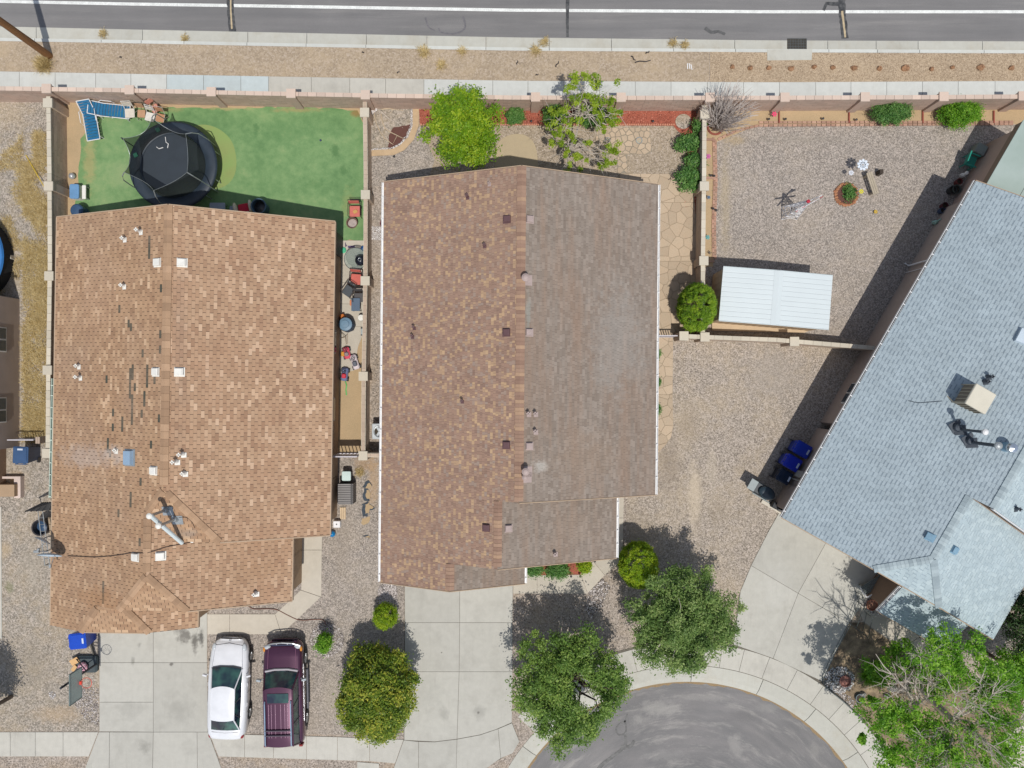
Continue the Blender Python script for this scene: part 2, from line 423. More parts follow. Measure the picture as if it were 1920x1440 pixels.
m_gravy = gravel_mat('gravel_pinkgrey', (158, 150, 141), (168, 154, 134), 22, 1.0, .3, sp=[(1360, 380, 0, 12, 120, C(176, 160, 130), .5), (1500, 262, 0, 120, 10, C(150, 142, 130), .4), (1375, 262, 0, 26, 12, C(176, 156, 122), .6), (640, 1010, 0, 20, 90, C(150, 138, 124), .3), (700, 900, 0, 14, 60, C(190, 160, 124), .6), (680, 870, 0, 26, 16, C(176, 146, 110), .6), (620, 1300, 0, 20, 60, C(178, 168, 148), .35)])
m_gravt = gravel_mat('gravel_fine_tan', (172, 156, 134), (182, 162, 130), 20, .8, .5)
m_earth = mat('bare_earth', C(190, 166, 130), .95, .15, 1.2, 25, .15, C(180, 156, 122), bmp=.4)

def conc(name, col, stain=C(140, 136, 128), k=.35, orand=.05, sp=()):
    m, nt, b, N, L = new_mat(name); p = posn(nt)
    n1 = noise(nt, p, .8, 6, .65); n2 = noise(nt, p, 60, 3, .7); n3 = noise(nt, p, 3.5, 4, .6)
    rgb = N('ShaderNodeRGB'); rgb.outputs[0].default_value = col
    c = mixc(nt, maprange(nt, n1, .5, .75, 0, k), rgb.outputs[0], stain); c = spots(nt, p, c, sp)
    mq = N('ShaderNodeMapping'); mq.inputs['Scale'].default_value = (9, .7, 1); L(p, mq.inputs[0]); c = mixc(nt, maprange(nt, noise(nt, mq.outputs[0], 1.0, 4, .6), .55, .8, 0, .25), c, stain)
    v = mathn(nt, 'ADD', maprange(nt, n3, .3, .7, .955, 1.045), maprange(nt, n2, .3, .7, -.05, .05))
    v = mathn(nt, 'MULTIPLY', v, maprange(nt, objrand(nt), 0, 1, 1 - orand, 1 + orand))
    L(gain(nt, c, v), b.inputs['Base Color']); b.inputs['Roughness'].default_value = .85; bump(nt, b, n2, .15, .005)
    return m
m_conc = conc('concrete', C(197, 194, 184))
m_concd = conc('concrete_driveway', C(189, 187, 178), C(160, 157, 148), .5, sp=[(348, 1192, 0, 14, 16, C(96, 92, 86), .75), (366, 1202, 0, 8, 22, C(84, 80, 74), .8), (378, 1196, 0, 6, 18, C(70, 68, 64), .8), (340, 1183, 0, 20, 8, C(120, 116, 110), .5), (262, 1208, 0, 5, 6, C(120, 118, 112), .6), (322, 1245, 0, 6, 4, C(104, 100, 94), .8), (250, 1240, 0, 4, 10, C(130, 128, 120), .6), (272, 1400, 0, 12, 14, C(150, 148, 140), .6), (240, 1330, 0, 30, 20, C(166, 164, 156), .5), (340, 1330, 0, 30, 30, C(164, 162, 154), .45), (900, 1335, 0, 12, 16, C(160, 158, 150), .6), (833, 1338, 0, 10, 14, C(160, 158, 150), .6), (800, 1300, 0, 40, 40, C(172, 171, 163), .4), (897, 1336, 0, 3, 3, C(110, 106, 100), .8), (828, 1223, 0, 2, 2, C(90, 86, 80), .9), (1480, 1180, 0, 30, 30, C(176, 174, 166), .4), (1460, 1100, 0, 40, 60, C(200, 199, 192), .4)])
m_concw = conc('concrete_white', C(206, 208, 203), C(176, 174, 166), .3)
m_concb = conc('concrete_bluish', C(192, 203, 204), C(176, 180, 178), .3)
m_kerb = conc('concrete_kerb', C(192, 191, 181), C(172, 162, 142), .5)
m_kerbt = conc('concrete_kerb_top', C(206, 208, 202), C(190, 182, 164), .4)
m_conct = conc('concrete_tan', C(198, 190, 175), C(176, 166, 148), .35)

def ring_pts(cx, cy, r, a0, a1, n=24):
    return [(cx + r * math.cos(math.radians(a0 + (a1 - a0) * i / n)), cy + r * math.sin(math.radians(a0 + (a1 - a0) * i / n))) for i in range(n + 1)]
CC = (1290, 1641)
def interp(line, x):
    for (x0, y0), (x1, y1) in zip(line, line[1:]):
        if x <= x1 or (x1, y1) == line[-1]: return y0 + (y1 - y0) * (x - x0) / (x1 - x0)
LA = [(-4000, -20), (0, 47.5), (240, 53), (480, 58), (960, 68), (1440, 73.5), (1920, 75.5), (6000, 74)]     # asphalt edge
LB = [(-4000, 5), (0, 71), (240, 75), (480, 80), (960, 89), (1440, 92), (1920, 94), (6000, 94)]             # kerb face
LCk = [(-4000, 11), (0, 77), (240, 81), (480, 86), (960, 95), (1440, 98), (1920, 100), (6000, 100)]
LD = [(-4000, 90), (0, 134), (480, 143), (960, 151.5), (1440, 154.5), (1920, 152), (6000, 150)]          # walk N edge
LE = [(-4000, 140), (0, 185), (480, 193), (960, 201), (1440, 204), (1920, 202), (6000, 200)]             # walk S edge

b = MB(); b.prism([(-400, -400), (400, -400), (400, 400), (-400, 400)], -.4, -.25); b.build('ground', m_dirt, structure=True)
xs = [-4000, -800, -200, 0, 120, 240, 360, 480, 720, 960, 1200, 1440, 1680, 1920, 2200, 3000, 6000]
sheet('road', [(-4000, -420), (6000, -420)] + [(x, interp(LA, x) + 3) for x in xs[::-1]], -.13, asphalt, .1)
sheet('street', [(-4000, 1475), (900, 1475), (900, 1230), (1700, 1230), (1700, 3000), (-4000, 3000)], -.13, asphalt_c, .1)
land = [(x, interp(LCk, x) - 1) for x in xs] + [(6000, 3000), (1683, 3000), (1683, 1641)]
land += ring_pts(CC[0], CC[1], 393, 0, -155, 60)[1:] + [(934, 1475), (-4000, 1475)]
b = MB(); b.prism(W2(land), -.3, 0); b.build('land', m_grav, structure=True)

# kerb of the avenue: gutter pan and kerb stone per segment
jk = [-160, -50, 65, 190, 265, 345, 463, 574, 686, 800, 911, 1030, 1147, 1263, 1379, 1478, 1554, 1645, 1724, 1845, 1955, 2070]
kerb = MB(); kerb_o = bpy.data.objects.new('kerb', None); COL.objects.link(kerb_o); kerb_o['kind'] = 'structure'
def seg_poly(la, lb, x0, x1, n=4, g=.45):
    t = [x0 + g + (x1 - x0 - 2 * g) * i / n for i in range(n + 1)]
    return [(x, interp(la, x)) for x in t] + [(x, interp(lb, x)) for x in t[::-1]]
for x0, x1 in zip(jk, jk[1:]):
    q = MB(); q.prism(W2(seg_poly(LA, LB, x0, x1)), -.2, -.118); q.build('gutter_pan', m_kerb, kerb_o); q = MB(); q.prism(W2(seg_poly(LB, LCk, x0, x1)), -.2, .012)
    q.build('kerb_stone', m_kerbt, kerb_o)
# sidewalk of the avenue
def shrink(pts, d):
    if area2(pts) < 0: pts = pts[::-1]
    out = []; n = len(pts)
    for i in range(n):
        a, b2, c = pts[i - 1], pts[i], pts[(i + 1) % n]; e1 = (b2[0] - a[0], b2[1] - a[1]); e2 = (c[0] - b2[0], c[1] - b2[1]); l1, l2 = math.hypot(*e1), math.hypot(*e2)
        n1, n2 = (-e1[1] / l1, e1[0] / l1), (-e2[1] / l2, e2[0] / l2); k = d / max(.35, 1 + n1[0] * n2[0] + n1[1] * n2[1])
        out.append((b2[0] + (n1[0] + n2[0]) * k, b2[1] + (n1[1] + n2[1]) * k))
    return out
def slab_obj(parent, pts, top=.03, m=m_conc, name='slab', gap=.35, px=True, th=.12):
    poly = shrink([(x, y) for x, y in pts], gap) if px else pts
    if len(poly) < 3: return
    q = MB(); q.prism(W2(poly), top - th, top); return q.build(name, m, parent)
def group_struct(name):
    o = bpy.data.objects.new(name, None); COL.objects.link(o); o['kind'] = 'structure'; return o
sw = group_struct('sidewalk')
jx = [-97, -30, 37, 104, 180, 246, 313, 382, 452, 504, 584, 656, 723, 795, 860, 924, 990, 1057, 1124, 1191, 1258, 1326, 1394, 1461, 1529, 1595, 1662, 1729, 1796, 1865, 1932, 2000]
for x0, x1 in zip(jx, jx[1:]):
    slab_obj(sw, [(x0, interp(LD, x0)), (x1, interp(LD, x1)), (x1, interp(LE, x1)), (x0, interp(LE, x0))], .03, m_concb if 313 <= x0 < 504 else m_concw if (x0 < 313 or x0 > 770) else m_conc)
# verge between kerb and walk
sheet('verge', [(x, interp(LCk, x) + .5) for x in xs if x <= 1200] + [(1330, 97), (1330, 153)] + [(x, interp(LD, x) - .5) for x in xs[::-1] if x <= 1200], .006, m_dirt)
sheet('gravel_verge', [(1331, 97), (1440, 99), (1920, 101), (6000, 101), (6000, 149), (1920, 151.5), (1440, 154), (1331, 153)], .006, m_strip)
sheet('joint_bed', [(-97, interp(LD, -97) + 1)] + [(x, interp(LD, x) + .8) for x in xs if -97 < x < 2000] + [(2000, interp(LD, 2000) + 1), (2000, 200)] + [(x, interp(LE, x) - 1) for x in xs[::-1] if -97 < x < 2000] + [(-97, 184)], .016, mat('joint_filler', C(112, 106, 96), .95, .15, 4))
# storm drain
ap = group_struct('drain_apron'); slab_obj(ap, [(1438, 93), (1523, 92.5), (1522, 113), (1438, 114)], .025, m_kerb)
m_iron = mat('iron_grate', C(96, 100, 100), .6, .2, 5, 60, .2, metal=.5)
m_pit = mat('pit_dark', C(70, 62, 50), .9)
t = thing('storm_drain', 'rusty storm drain grate set in the gutter beside the avenue', 'drain', G(1496, 80, -.11), world=True)
q = MB(); q.prism(W2([(1478, 70), (1514, 70), (1514, 91), (1478, 91)]), -.117, -.108); q.build('pit', m_pit, t)
for i in range(12):
    q = MB(); x = 1480 + i * 3; q.prism(W2([(x, 70.5), (x + 1.1, 70.5), (x + 1.1, 90.5), (x, 90.5)]), -.106, -.085); q.build('bar', m_iron, t)
q = MB()
for y in (70.3, 75, 80, 85, 90): q.prism(W2([(1478, y), (1514, y), (1514, y + .8), (1478, y + .8)]), -.104, -.087)
q.build('frame', m_iron, t)
# painted edge line
LW = [(-4000, -40), (0, 0), (240, 5), (480, 8.5), (960, 16.5), (1440, 19.5), (1920, 19.5), (6000, 18)]
m_paint = mat('road_paint', C(230, 232, 228), .7, .12, 3, 18, .2)
sheet('lane_line', [(x, interp(LW, x) - 2.9) for x in xs] + [(x, interp(LW, x) + 2.9) for x in xs[::-1]], -.126, m_paint, .004)
m_tar = mat('tar', C(62, 64, 66), .55, .3, 6, 40, .3, C(84, 84, 84))
m_sand = mat('tar_sand', C(190, 172, 140), .9, .2, 6)
def strip_poly(pts, wd, seed=0):
    rr = random.Random(seed); L1, L2 = [], []
    for i, p in enumerate(pts):
        a = pts[max(i - 1, 0)]; c = pts[min(i + 1, len(pts) - 1)]; dx, dy = c[0] - a[0], c[1] - a[1]; l = math.hypot(dx, dy) or 1
        ww = (wd[i] if hasattr(wd, '__len__') else wd) / 2
        L1.append((p[0] - dy / l * ww * rr.uniform(.85, 1.15), p[1] + dx / l * ww * rr.uniform(.85, 1.15)))
        L2.append((p[0] + dy / l * ww * rr.uniform(.85, 1.15), p[1] - dx / l * ww * rr.uniform(.85, 1.15)))
    return L1 + L2[::-1]
def dense(pts, step=5):
    out = []
    for a, c in zip(pts, pts[1:]):
        n = max(1, int(math.hypot(c[0] - a[0], c[1] - a[1]) / step))
        out += [(a[0] + (c[0] - a[0]) * i / n, a[1] + (c[1] - a[1]) * i / n) for i in range(n)]
    return out + [pts[-1]]
def ribbon(name, pts, wd, z, m, seed=0, th=.004):
    pts = dense(pts); n = len(pts)
    wds = [wd] * n if not hasattr(wd, '__len__') else [wd[0] + (wd[1] - wd[0]) * i / (n - 1) for i in range(n)]
    pl = strip_poly(pts, wds, seed); q = MB(); vs = [G(x, y, z) for x, y in pl]
    q.add(vs, [[i, i + 1, 2 * n - 2 - i, 2 * n - 1 - i] for i in range(n - 1)]); return q.build(name, m, structure=True)
def smooth(pts, n=6):
    out = []
    for i in range(len(pts) - 1):
        p0, p1, p2, p3 = (pts[max(i - 1, 0)], pts[i], pts[i + 1], pts[min(i + 2, len(pts) - 1)])
        for k in range(n):
            t = k / n
            out.append(tuple(.5 * (2 * p1[j] + (p2[j] - p0[j]) * t + (2 * p0[j] - 5 * p1[j] + 4 * p2[j] - p3[j]) * t * t + (3 * p1[j] - p0[j] - 3 * p2[j] + p3[j]) * t ** 3) for j in range(len(p1))))
    return out + [tuple(pts[-1])]
ribbon('tar_seal', [(430, -60), (430, 20), (434, 58)], (12, 13), -.122, m_tar, 1); ribbon('tar_sand', [(430, -60), (431, 20), (433, 52)], (2.2, 3), -.119, m_sand, 2)
ribbon('tar_seal', [(1066, -60), (1064, 30), (1064.5, 67)], (8, 4.5), -.122, m_tar, 3)
ribbon('tar_seal', [(1581, -60), (1580, 2), (1586, 70)], (14, 13), -.122, m_tar, 4); ribbon('tar_sand', [(1581, 18), (1585, 50), (1587, 68)], (4, 3.5), -.119, m_sand, 5)
ribbon('tar_seal', [(1546, 17), (1552, 4), (1565, 5), (1582, 4)], (5, 9), -.1215, m_tar, 6)
ribbon('tyre_mark', smooth([(1323, 50), (1335, 58), (1348, 57), (1361, 62)]), (7, 5), -.1225, mat('oil', C(92, 92, 92), .7, .2, 8), 6)
m_skid = mat('skid', C(112, 110, 113), .8, .2, 8)
ribbon('tyre_mark', smooth([(822, 50), (826, 58), (845, 61), (862, 58), (872, 48), (868, 28)]), (3, 4), -.1222, m_skid, 7)
ribbon('tyre_mark', smooth([(797, 30), (803, 48), (815, 55)]), (4, 2), -.1224, m_skid, 8)
# tar loop in the court
ribbon('tar_seal', smooth([(1177, 1341), (1173, 1354), (1160, 1362), (1156, 1372), (1161, 1380), (1172, 1378), (1175, 1366), (1172, 1353)]), 3, -.122, m_tar, 9)
ribbon('tar_seal', smooth([(1173, 1376), (1174, 1395), (1166, 1408), (1145, 1424), (1126, 1440), (1115, 1460)]), (4, 8), -.1215, m_tar, 10)
ribbon('tar_seal', smooth([(1165, 1404), (1182, 1402), (1190, 1391)]), (9, 5), -.121, m_tar, 11)
# cul-de-sac kerb and walk
jang = [-157, -142, -128.5, -107.5, -89, -69, -52.5, -36, -20, -4]
kb = group_struct('kerb_curved')
for a0, a1 in zip(jang, jang[1:]):
    g = .08; o_ = ring_pts(CC[0], CC[1], 393, a0 + g, a1 - g, 8); m_ = ring_pts(CC[0], CC[1], 371, a0 + g, a1 - g, 8); i_ = ring_pts(CC[0], CC[1], 361, a0 + g, a1 - g, 8)
    q = MB(); n = len(o_)
    vs = [G(*p, .02) for p in o_] + [G(*p, -.02) for p in m_] + [G(*p, -.115) for p in i_] + [G(*p, -.25) for p in o_] + [G(*p, -.25) for p in i_]
    fs = [[i, i + 1, n + i + 1, n + i] for i in range(n - 1)] + [[n + i, n + i + 1, 2 * n + i + 1, 2 * n + i] for i in range(n - 1)]
    fs += [[0, n, 2 * n, 4 * n, 3 * n], [n - 1, 2 * n - 1, 3 * n - 1, 5 * n - 1, 4 * n - 1]]
    fs += [[i, i + 1, 3 * n + i + 1, 3 * n + i] for i in range(n - 1)] + [[2 * n + i, 2 * n + i + 1, 4 * n + i + 1, 4 * n + i] for i in range(n - 1)]
    q.add(vs, fs); q.build('kerb_stone', m_kerb, kb)
m_grit = mat('gutter_grit', C(176, 150, 112), .95, .4, 9, 40, .35, C(130, 112, 88))
q = MB(); o_ = ring_pts(CC[0], CC[1], 361, -157, -4, 120); i_ = [(CC[0] + (p[0] - CC[0]) * (1 - .014 * R.uniform(.3, 1.2)), CC[1] + (p[1] - CC[1]) * (1 - .014 * R.uniform(.3, 1.2))) for p in o_]
n = len(o_); q.add([G(*p, -.1215) for p in o_] + [G(*p, -.1215) for p in i_], [[i, i + 1, n + i + 1, n + i] for i in range(n - 1)]); q.build('gutter_grit', m_grit, structure=True)
jw = [-137, -130, -119, -104, -97, -89, -81.5, -76, -69.5, -62, -54.5, -48, -42, -35, -28, -21, -14]
for a0, a1 in zip(jw, jw[1:]):
    g = .05; pl = ring_pts(CC[0], CC[1], 394.2, a0 + g, a1 - g, 4) + ring_pts(CC[0], CC[1], 436, a1 - g, a0 + g, 4)
    q = MB(); q.prism(W2(pl), -.05, .032); q.build('slab', m_conc, sw)
q = MB(); pl0 = ring_pts(CC[0], CC[1], 392.6, -137, -10, 60) + ring_pts(CC[0], CC[1], 440, -10, -132, 60); q.prism(W2(pl0), -.06, .016); q.build('joint_bed', mat('joint_filler', C(112, 106, 96), .95, .15, 4), sw)
# west part of the court walk, straight
for x0, x1 in zip([-120, 20, 67, 119], [20, 67, 119, 160]):
    slab_obj(sw, [(x0, 1372), (min(x1, 185), 1372), (x1 if x1 < 160 else 168, 1418), (x0, 1418)] if x1 < 160 else [(119, 1372), (185, 1372), (167, 1418), (119, 1418)], .032)
for x0, x1 in zip([393, 459, 513, 575, 633, 693], [459, 513, 575, 633, 693, 757]):
    yt = lambda x: 1375 + (x - 393) * .026 if x < 690 else 1384 + (x - 690) * .03
    yb = lambda x: 1418 + (x - 410) * .031
    a = (393, yt(393)) if x0 == 393 else (x0, yt(x0)); d = (410, yb(410)) if x0 == 393 else (x0, yb(x0))
    bq = (x1, yt(x1)); cq = (x1, yb(x1)) if x1 < 757 else (741, 1431)
    slab_obj(sw, [a, bq, cq, d], .032)
slab_obj(sw, [(670, 1428), (711, 1431), (712, 1470), (668, 1470)], .03, m_conc)
# driveways
m_joint = mat('joint_filler', C(112, 106, 96), .95, .15, 4)
def drive(name, slabs, m=m_concd, top=.036, back=None):
    o = group_struct(name)
    for bk in (back or []):
        q = MB(); q.prism(W2(bk), -.04, top - .014); q.build('joint_bed', m_joint, o)
    for s in slabs: slab_obj(o, s, top, m)
    return o
drive('driveway_west', [
    [(187, 1120), (288, 1120), (288, 1242), (187, 1242)], [(288, 1120), (371, 1120), (389, 1150), (389, 1242), (288, 1242)],
    [(187, 1242), (288, 1242), (288, 1316), (187, 1316)], [(288, 1242), (389, 1242), (390, 1372), (288, 1372)], [(187, 1316), (288, 1316), (288, 1372), (187, 1371)],
    [(186, 1372), (206, 1372), (205, 1480), (145, 1480)], [(206, 1372), (288, 1372), (286, 1480), (205, 1480)], [(288, 1372), (370, 1372), (371, 1480), (286, 1480)], [(370, 1372), (391, 1372), (430, 1480), (371, 1480)]])
sheet('driveway_patch', [(371, 1115), (388, 1115), (388, 1151), (371, 1151)], .035, m_concd)
drive('driveway_middle', back=[[(759, 1070), (962, 1070), (960, 1354), (974, 1390), (939, 1423), (855, 1464), (724, 1480), (757, 1387)]], slabs=[
    [(759, 1070), (862, 1070), (862, 1167), (759, 1167)], [(862, 1070), (962, 1070), (961, 1167), (862, 1167)],
    [(759, 1167), (862, 1167), (861, 1259), (759, 1259)], [(862, 1167), (961, 1167), (961, 1259), (861, 1259)],
    [(759, 1259), (861, 1259), (857, 1385), (815, 1390), (758, 1387)], [(861, 1259), (961, 1259), (960, 1354), (930, 1367), (900, 1377), (857, 1385)],
    [(757, 1387), (785, 1390), (785, 1480), (724, 1480)], [(785, 1390), (815, 1390.5), (857, 1385.5), (855, 1480), (785, 1480)],
    [(857, 1385.5), (900, 1377.5), (934, 1366), (939, 1421), (905, 1445), (855, 1462)], [(934, 1366), (960, 1355), (974, 1390), (961, 1412), (939, 1421)]])
drive('driveway_east', [
    [(1462, 958), (1500, 940), (1562, 992), (1496, 1112), (1408, 1060), (1440, 997)],
    [(1562, 992), (1680, 1056), (1640, 1100), (1592, 1168), (1496, 1112)],
    [(1408, 1060), (1496, 1112), (1449, 1234), (1375, 1208), (1388, 1108)],
    [(1496, 1112), (1592, 1168), (1541, 1277), (1449, 1234)]], top=.038, back=[[(1462, 958), (1500, 941), (1562, 993), (1678, 1056), (1612, 1090), (1592, 1168), (1541, 1279), (1496, 1254), (1449, 1237), (1410, 1222), (1374, 1216), (1385, 1117), (1440, 997)]])
wk = drive('front_walk_west', [
    [(389, 1151), (431, 1151), (431, 1189), (389, 1189)], [(431, 1151), (516, 1151), (528, 1189), (431, 1189)],
    [(516, 1151), (564, 1106), (602, 1119), (528, 1189)], [(566, 1031), (604, 1031), (603, 1119), (565, 1106)], [(563, 990), (605, 990), (604, 1031), (566, 1031)]], m_conct, .034)
drive('front_walk_middle', [
    [(962, 1070), (1007, 1078), (1007, 1113), (962, 1113)], [(1007, 1078), (1089, 1077), (1102, 1113), (1007, 1113)],
    [(1089, 1077), (1112, 1052), (1134, 1078), (1102, 1112)], [(1112, 1052), (1130, 1030), (1162, 1040), (1161, 1055), (1134, 1078)],
    [(1156, 920), (1170, 920), (1169, 971), (1156, 971)], [(1156, 971), (1169, 971), (1167, 1045), (1156, 1045)]], m_conct, .034)
drive('front_walk_east', [[(1603, 1125), (1640, 1090), (1735, 1160), (1722, 1195), (1690, 1215), (1618, 1165)], [(1722, 1195), (1800, 1225), (1790, 1260), (1755, 1268), (1690, 1215)]], m_conct, .034)
sheet('path_far_corner', [(1880, 1375), (1990, 1330), (2010, 1500), (1900, 1500)], .03, m_conct)
sheet('driveway_far_west', [(-120, 950), (3, 950), (4, 1197), (-120, 1197)], .03, m_conc)
# yards
sheet('yard_far_west', [(-300, 192), (92, 194), (92, 818), (-300, 818)], .006, m_gravd)
sheet('front_yard_west', [(-300, 815), (186, 815), (186, 1371), (4, 1371), (-300, 1371)], .007, m_gravd)
sheet('front_yard_mid', [(392, 850), (757, 850), (757, 1385), (690, 1378), (393, 1374)], .006, m_gravy)
sheet('yard_back_mid', [(697, 205), (1306, 205), (1306, 640), (697, 640)], .006, m_gravt)
sheet('side_yard_pebble', [(697, 640), (760, 640), (760, 855), (697, 850)], .0065, m_grav)
sheet('side_yard_pebble', [(697, 290), (760, 290), (760, 640), (697, 640)], .0105, m_grav)
sheet('yard_back_mid_grey', [(697, 283), (790, 236), (815, 300), (800, 345), (697, 350)], .0125, m_gravy)
sheet('yard_east', [(1340, 234), (1920, 234), (1920, 640), (1320, 640), (1336, 500)], .007, m_gravy)
sheet('yard_east_bed', [(1312, 205), (1990, 205), (1990, 233), (1440, 233), (1400, 243), (1344, 266), (1337, 500), (1312, 500)], .0075, m_earth)
sheet('front_yard_east', [(1230, 600), (1640, 640), (1470, 985), (1397, 1080), (1375, 1215), (1180, 1222), (1166, 640)], .0085, m_gravf)
# turf and its bare edge
def turf_mat():
    m, nt, b, N, L = new_mat('turf'); p = posn(nt)
    n1 = noise(nt, p, .45, 5, .65); n2 = noise(nt, p, 2.5, 4, .6); n3 = noise(nt, p, 50, 2, .8)
    k = mathn(nt, 'ADD', mathn(nt, 'MULTIPLY', n1, .6), mathn(nt, 'MULTIPLY', n2, .4))
    c = ramp(nt, k, [(.34, C(92, 130, 80)), (.45, C(108, 145, 92)), (.54, C(122, 156, 102)), (.68, C(146, 168, 114))])
    c = spots(nt, p, c, [(672, 212, 0, 16, 12, C(150, 118, 70), .8), (560, 206, 0, 60, 6, C(166, 150, 100), .6), (430, 203, 0, 40, 5, C(186, 166, 118), .6), (300, 206, 0, 50, 6, C(170, 156, 106), .5), (168, 300, 0, 14, 60, C(176, 164, 112), .6), (480, 242, 0, 8, 14, C(72, 116, 66), .6), (630, 285, 0, 10, 16, C(66, 110, 60), .6), (645, 320, 0, 8, 12, C(66, 110, 60), .5), (590, 345, 0, 20, 12, C(76, 122, 68), .4), (540, 250, 0, 60, 30, C(84, 128, 76), .35), (230, 330, 0, 40, 30, C(142, 164, 116), .4), (655, 380, 0, 16, 30, C(150, 160, 100), .5)])
    L(gain(nt, c, maprange(nt, n3, .25, .75, .84, 1.16)), b.inputs['Base Color']); b.inputs['Roughness'].default_value = .8; bump(nt, b, n3, .3, .004); return m
m_turf = turf_mat()
def wob(pts, amp=1.5, seed=1, step=8):
    rr = random.Random(seed); return [(x + rr.uniform(-amp, amp), y + rr.uniform(-amp, amp)) for x, y in dense(pts + [pts[0]], step)[:-1]]
sheet('dirt_margin', [(122, 190), (684, 196), (688, 452), (640, 452), (640, 430), (122, 430)], .006, m_earth)
sheet('turf', wob([(152, 262), (190, 215), (265, 202), (400, 203), (550, 200), (625, 203), (672, 208), (684, 235), (684, 451), (640, 451), (610, 470), (122, 440), (140, 400), (148, 330)], 2.0, 4), .014, m_turf)
m_green = mat('putting_green', C(150, 166, 100), .85, .12, 1.5, 50, .1, C(134, 158, 92))
sheet('putting_green', smooth([(335, 250), (360, 238), (385, 234), (412, 243), (434, 264), (443, 295), (441, 325), (428, 345), (405, 354), (370, 350), (335, 330), (335, 250)], 5), .019, m_green)
# side patio of the west house
pt = group_struct('side_patio')
for s in ([(640, 451), (688, 451), (688, 497), (640, 497)], [(640, 497), (688, 497), (688, 530), (640, 530)], [(640, 530), (688, 530), (687, 570), (638, 570)], [(638, 570), (687, 570), (687, 612), (637, 612)], [(637, 612), (687, 612), (672, 650), (664, 695), (637, 700)]):
    slab_obj(pt, s, .04, m_conct, gap=.25)
sheet('side_yard_dirt', [(628, 600), (692, 600), (692, 852), (625, 852)], .008, m_earth)
# beds
m_mulch = mat('mulch_red', C(172, 96, 76), .9, .3, 2, 25, .6, C(150, 84, 66), bmp=.5)
m_mulchd = mat('mulch_dark', C(112, 76, 66), .95, .25, 3, 40, .35, C(96, 64, 58), bmp=.8)
sheet('mulch_bed', [(786, 205), (1306, 207), (1306, 402), (1282, 400), (1284, 330), (1290, 262), (1270, 245), (1262, 236), (787, 233)], .0155, m_mulch)
sheet('corner_bed', [(697, 199), (774, 201), (773, 236), (765, 256), (750, 272), (735, 279), (697, 281)], .016, m_gravd)
sheet('corner_mulch', wob([(738, 238), (772, 234), (764, 256), (750, 272), (733, 279), (727, 277), (730, 255)], 1.2, 5, 5), .021, m_mulchd)
sheet('bed_edge', [(774, 201), (786, 201), (785, 236), (776, 262), (758, 282), (738, 291), (697, 293), (697, 282), (735, 280), (750, 273), (766, 257), (774, 236)], .045, mat('edge_tan', C(196, 170, 136), .9, .1, 3), .06)
sheet('front_bed', [(975, 1040), (1120, 1030), (1098, 1062), (1088, 1077), (990, 1078), (975, 1078)], .018, m_mulch)
sheet('tree_bed', [(1541, 1278), (1594, 1168), (1618, 1167), (1690, 1217), (1755, 1270), (1800, 1262), (1920, 1300), (1900, 1460), (1700, 1440), (1640, 1365), (1583, 1312)], .012, mat('bed_soil', C(120, 104, 86), .95, .35, 2.2, 30, .35, C(150, 132, 106), bmp=.6))
sheet('stone_pad', smooth([(929, 300), (932, 275), (942, 260), (962, 252), (985, 254), (1002, 270), (1008, 300), (1004, 335), (935, 335), (929, 300)], 4), .02, mat('pad_tan', C(196, 178, 146), .9, .12, 2, 40, .1, C(176, 160, 132)))
# gravel stones standing proud, uncountable
def stone_mat(name, a, b2, c):
    m, nt, b, N, L = new_mat(name); L(ramp(nt, attr(nt), [(0, C(*a)), (.5, C(*b2)), (1, C(*c))]), b.inputs['Base Color']); b.inputs['Roughness'].default_value = .9; return m
m_st = stone_mat('pebble_mix', (130, 120, 110), (164, 152, 141), (204, 194, 183))
m_stt = stone_mat('pebble_tan', (146, 124, 102), (184, 162, 136), (208, 188, 160))
ex_mid = [W2([(759, 1070), (962, 1070), (962, 1400), (720, 1480)]), W2([(516, 1151), (566, 990), (605, 990), (603, 1119), (528, 1189), (389, 1189), (389, 1151)]), W2([(380, 1375), (760, 1384), (760, 1432), (400, 1418)])]
scatter_stones('gravel', W2([(392, 850), (757, 850), (757, 1440), (393, 1440)]), ex_mid, 15000, .012, .032, m_st, .004, 1)
scatter_stones('gravel', W2([(-60, 850), (186, 850), (186, 1440), (-60, 1440)]), [W2([(-100, 1371), (188, 1371), (168, 1419), (-100, 1419)]), W2([(-120, 950), (4, 950), (4, 1197), (-120, 1197)]), W2([(190, 1372), (150, 1480), (190, 1480)])], 9000, .014, .034, m_st, .004, 2)
scatter_stones('gravel', W2([(-60, 195), (88, 195), (88, 818), (-60, 818)]), [W2([(-60, 556), (36, 556), (36, 818), (-60, 818)])], 6000, .014, .034, m_st, .004, 3)
scatter_stones('gravel', W2([(1340, 234), (1860, 234), (1600, 645), (1320, 640)]), [], 17000, .012, .03, m_st, .004, 4)
scatter_stones('gravel', W2([(1264, 640), (1635, 655), (1470, 975), (1397, 1080), (1375, 1213), (1180, 1222), (965, 1340), (964, 1115), (1102, 1115), (1170, 1050), (1172, 930), (1236, 926), (1236, 852), (1262, 800)]), [], 20000, .012, .03, m_st, .006, 5)
scatter_stones('gravel', W2([(1331, 99), (1960, 101), (1960, 150), (1331, 153)]), [W2([(1438, 90), (1523, 90), (1522, 114), (1438, 115)])], 8000, .015, .035, m_stt, .004, 6)
scatter_stones('gravel', W2([(697, 283), (790, 236), (1262, 238), (1284, 330), (1282, 620), (697, 640)]), [W2([(929, 255), (1008, 255), (1008, 335), (929, 335)]), W2([(1112, 240), (1222, 240), (1222, 292), (1176, 292), (1176, 325), (1284, 325), (1284, 640), (1150, 640), (1150, 292), (1112, 292)])], 11000, .01, .024, m_stt, .004, 7)
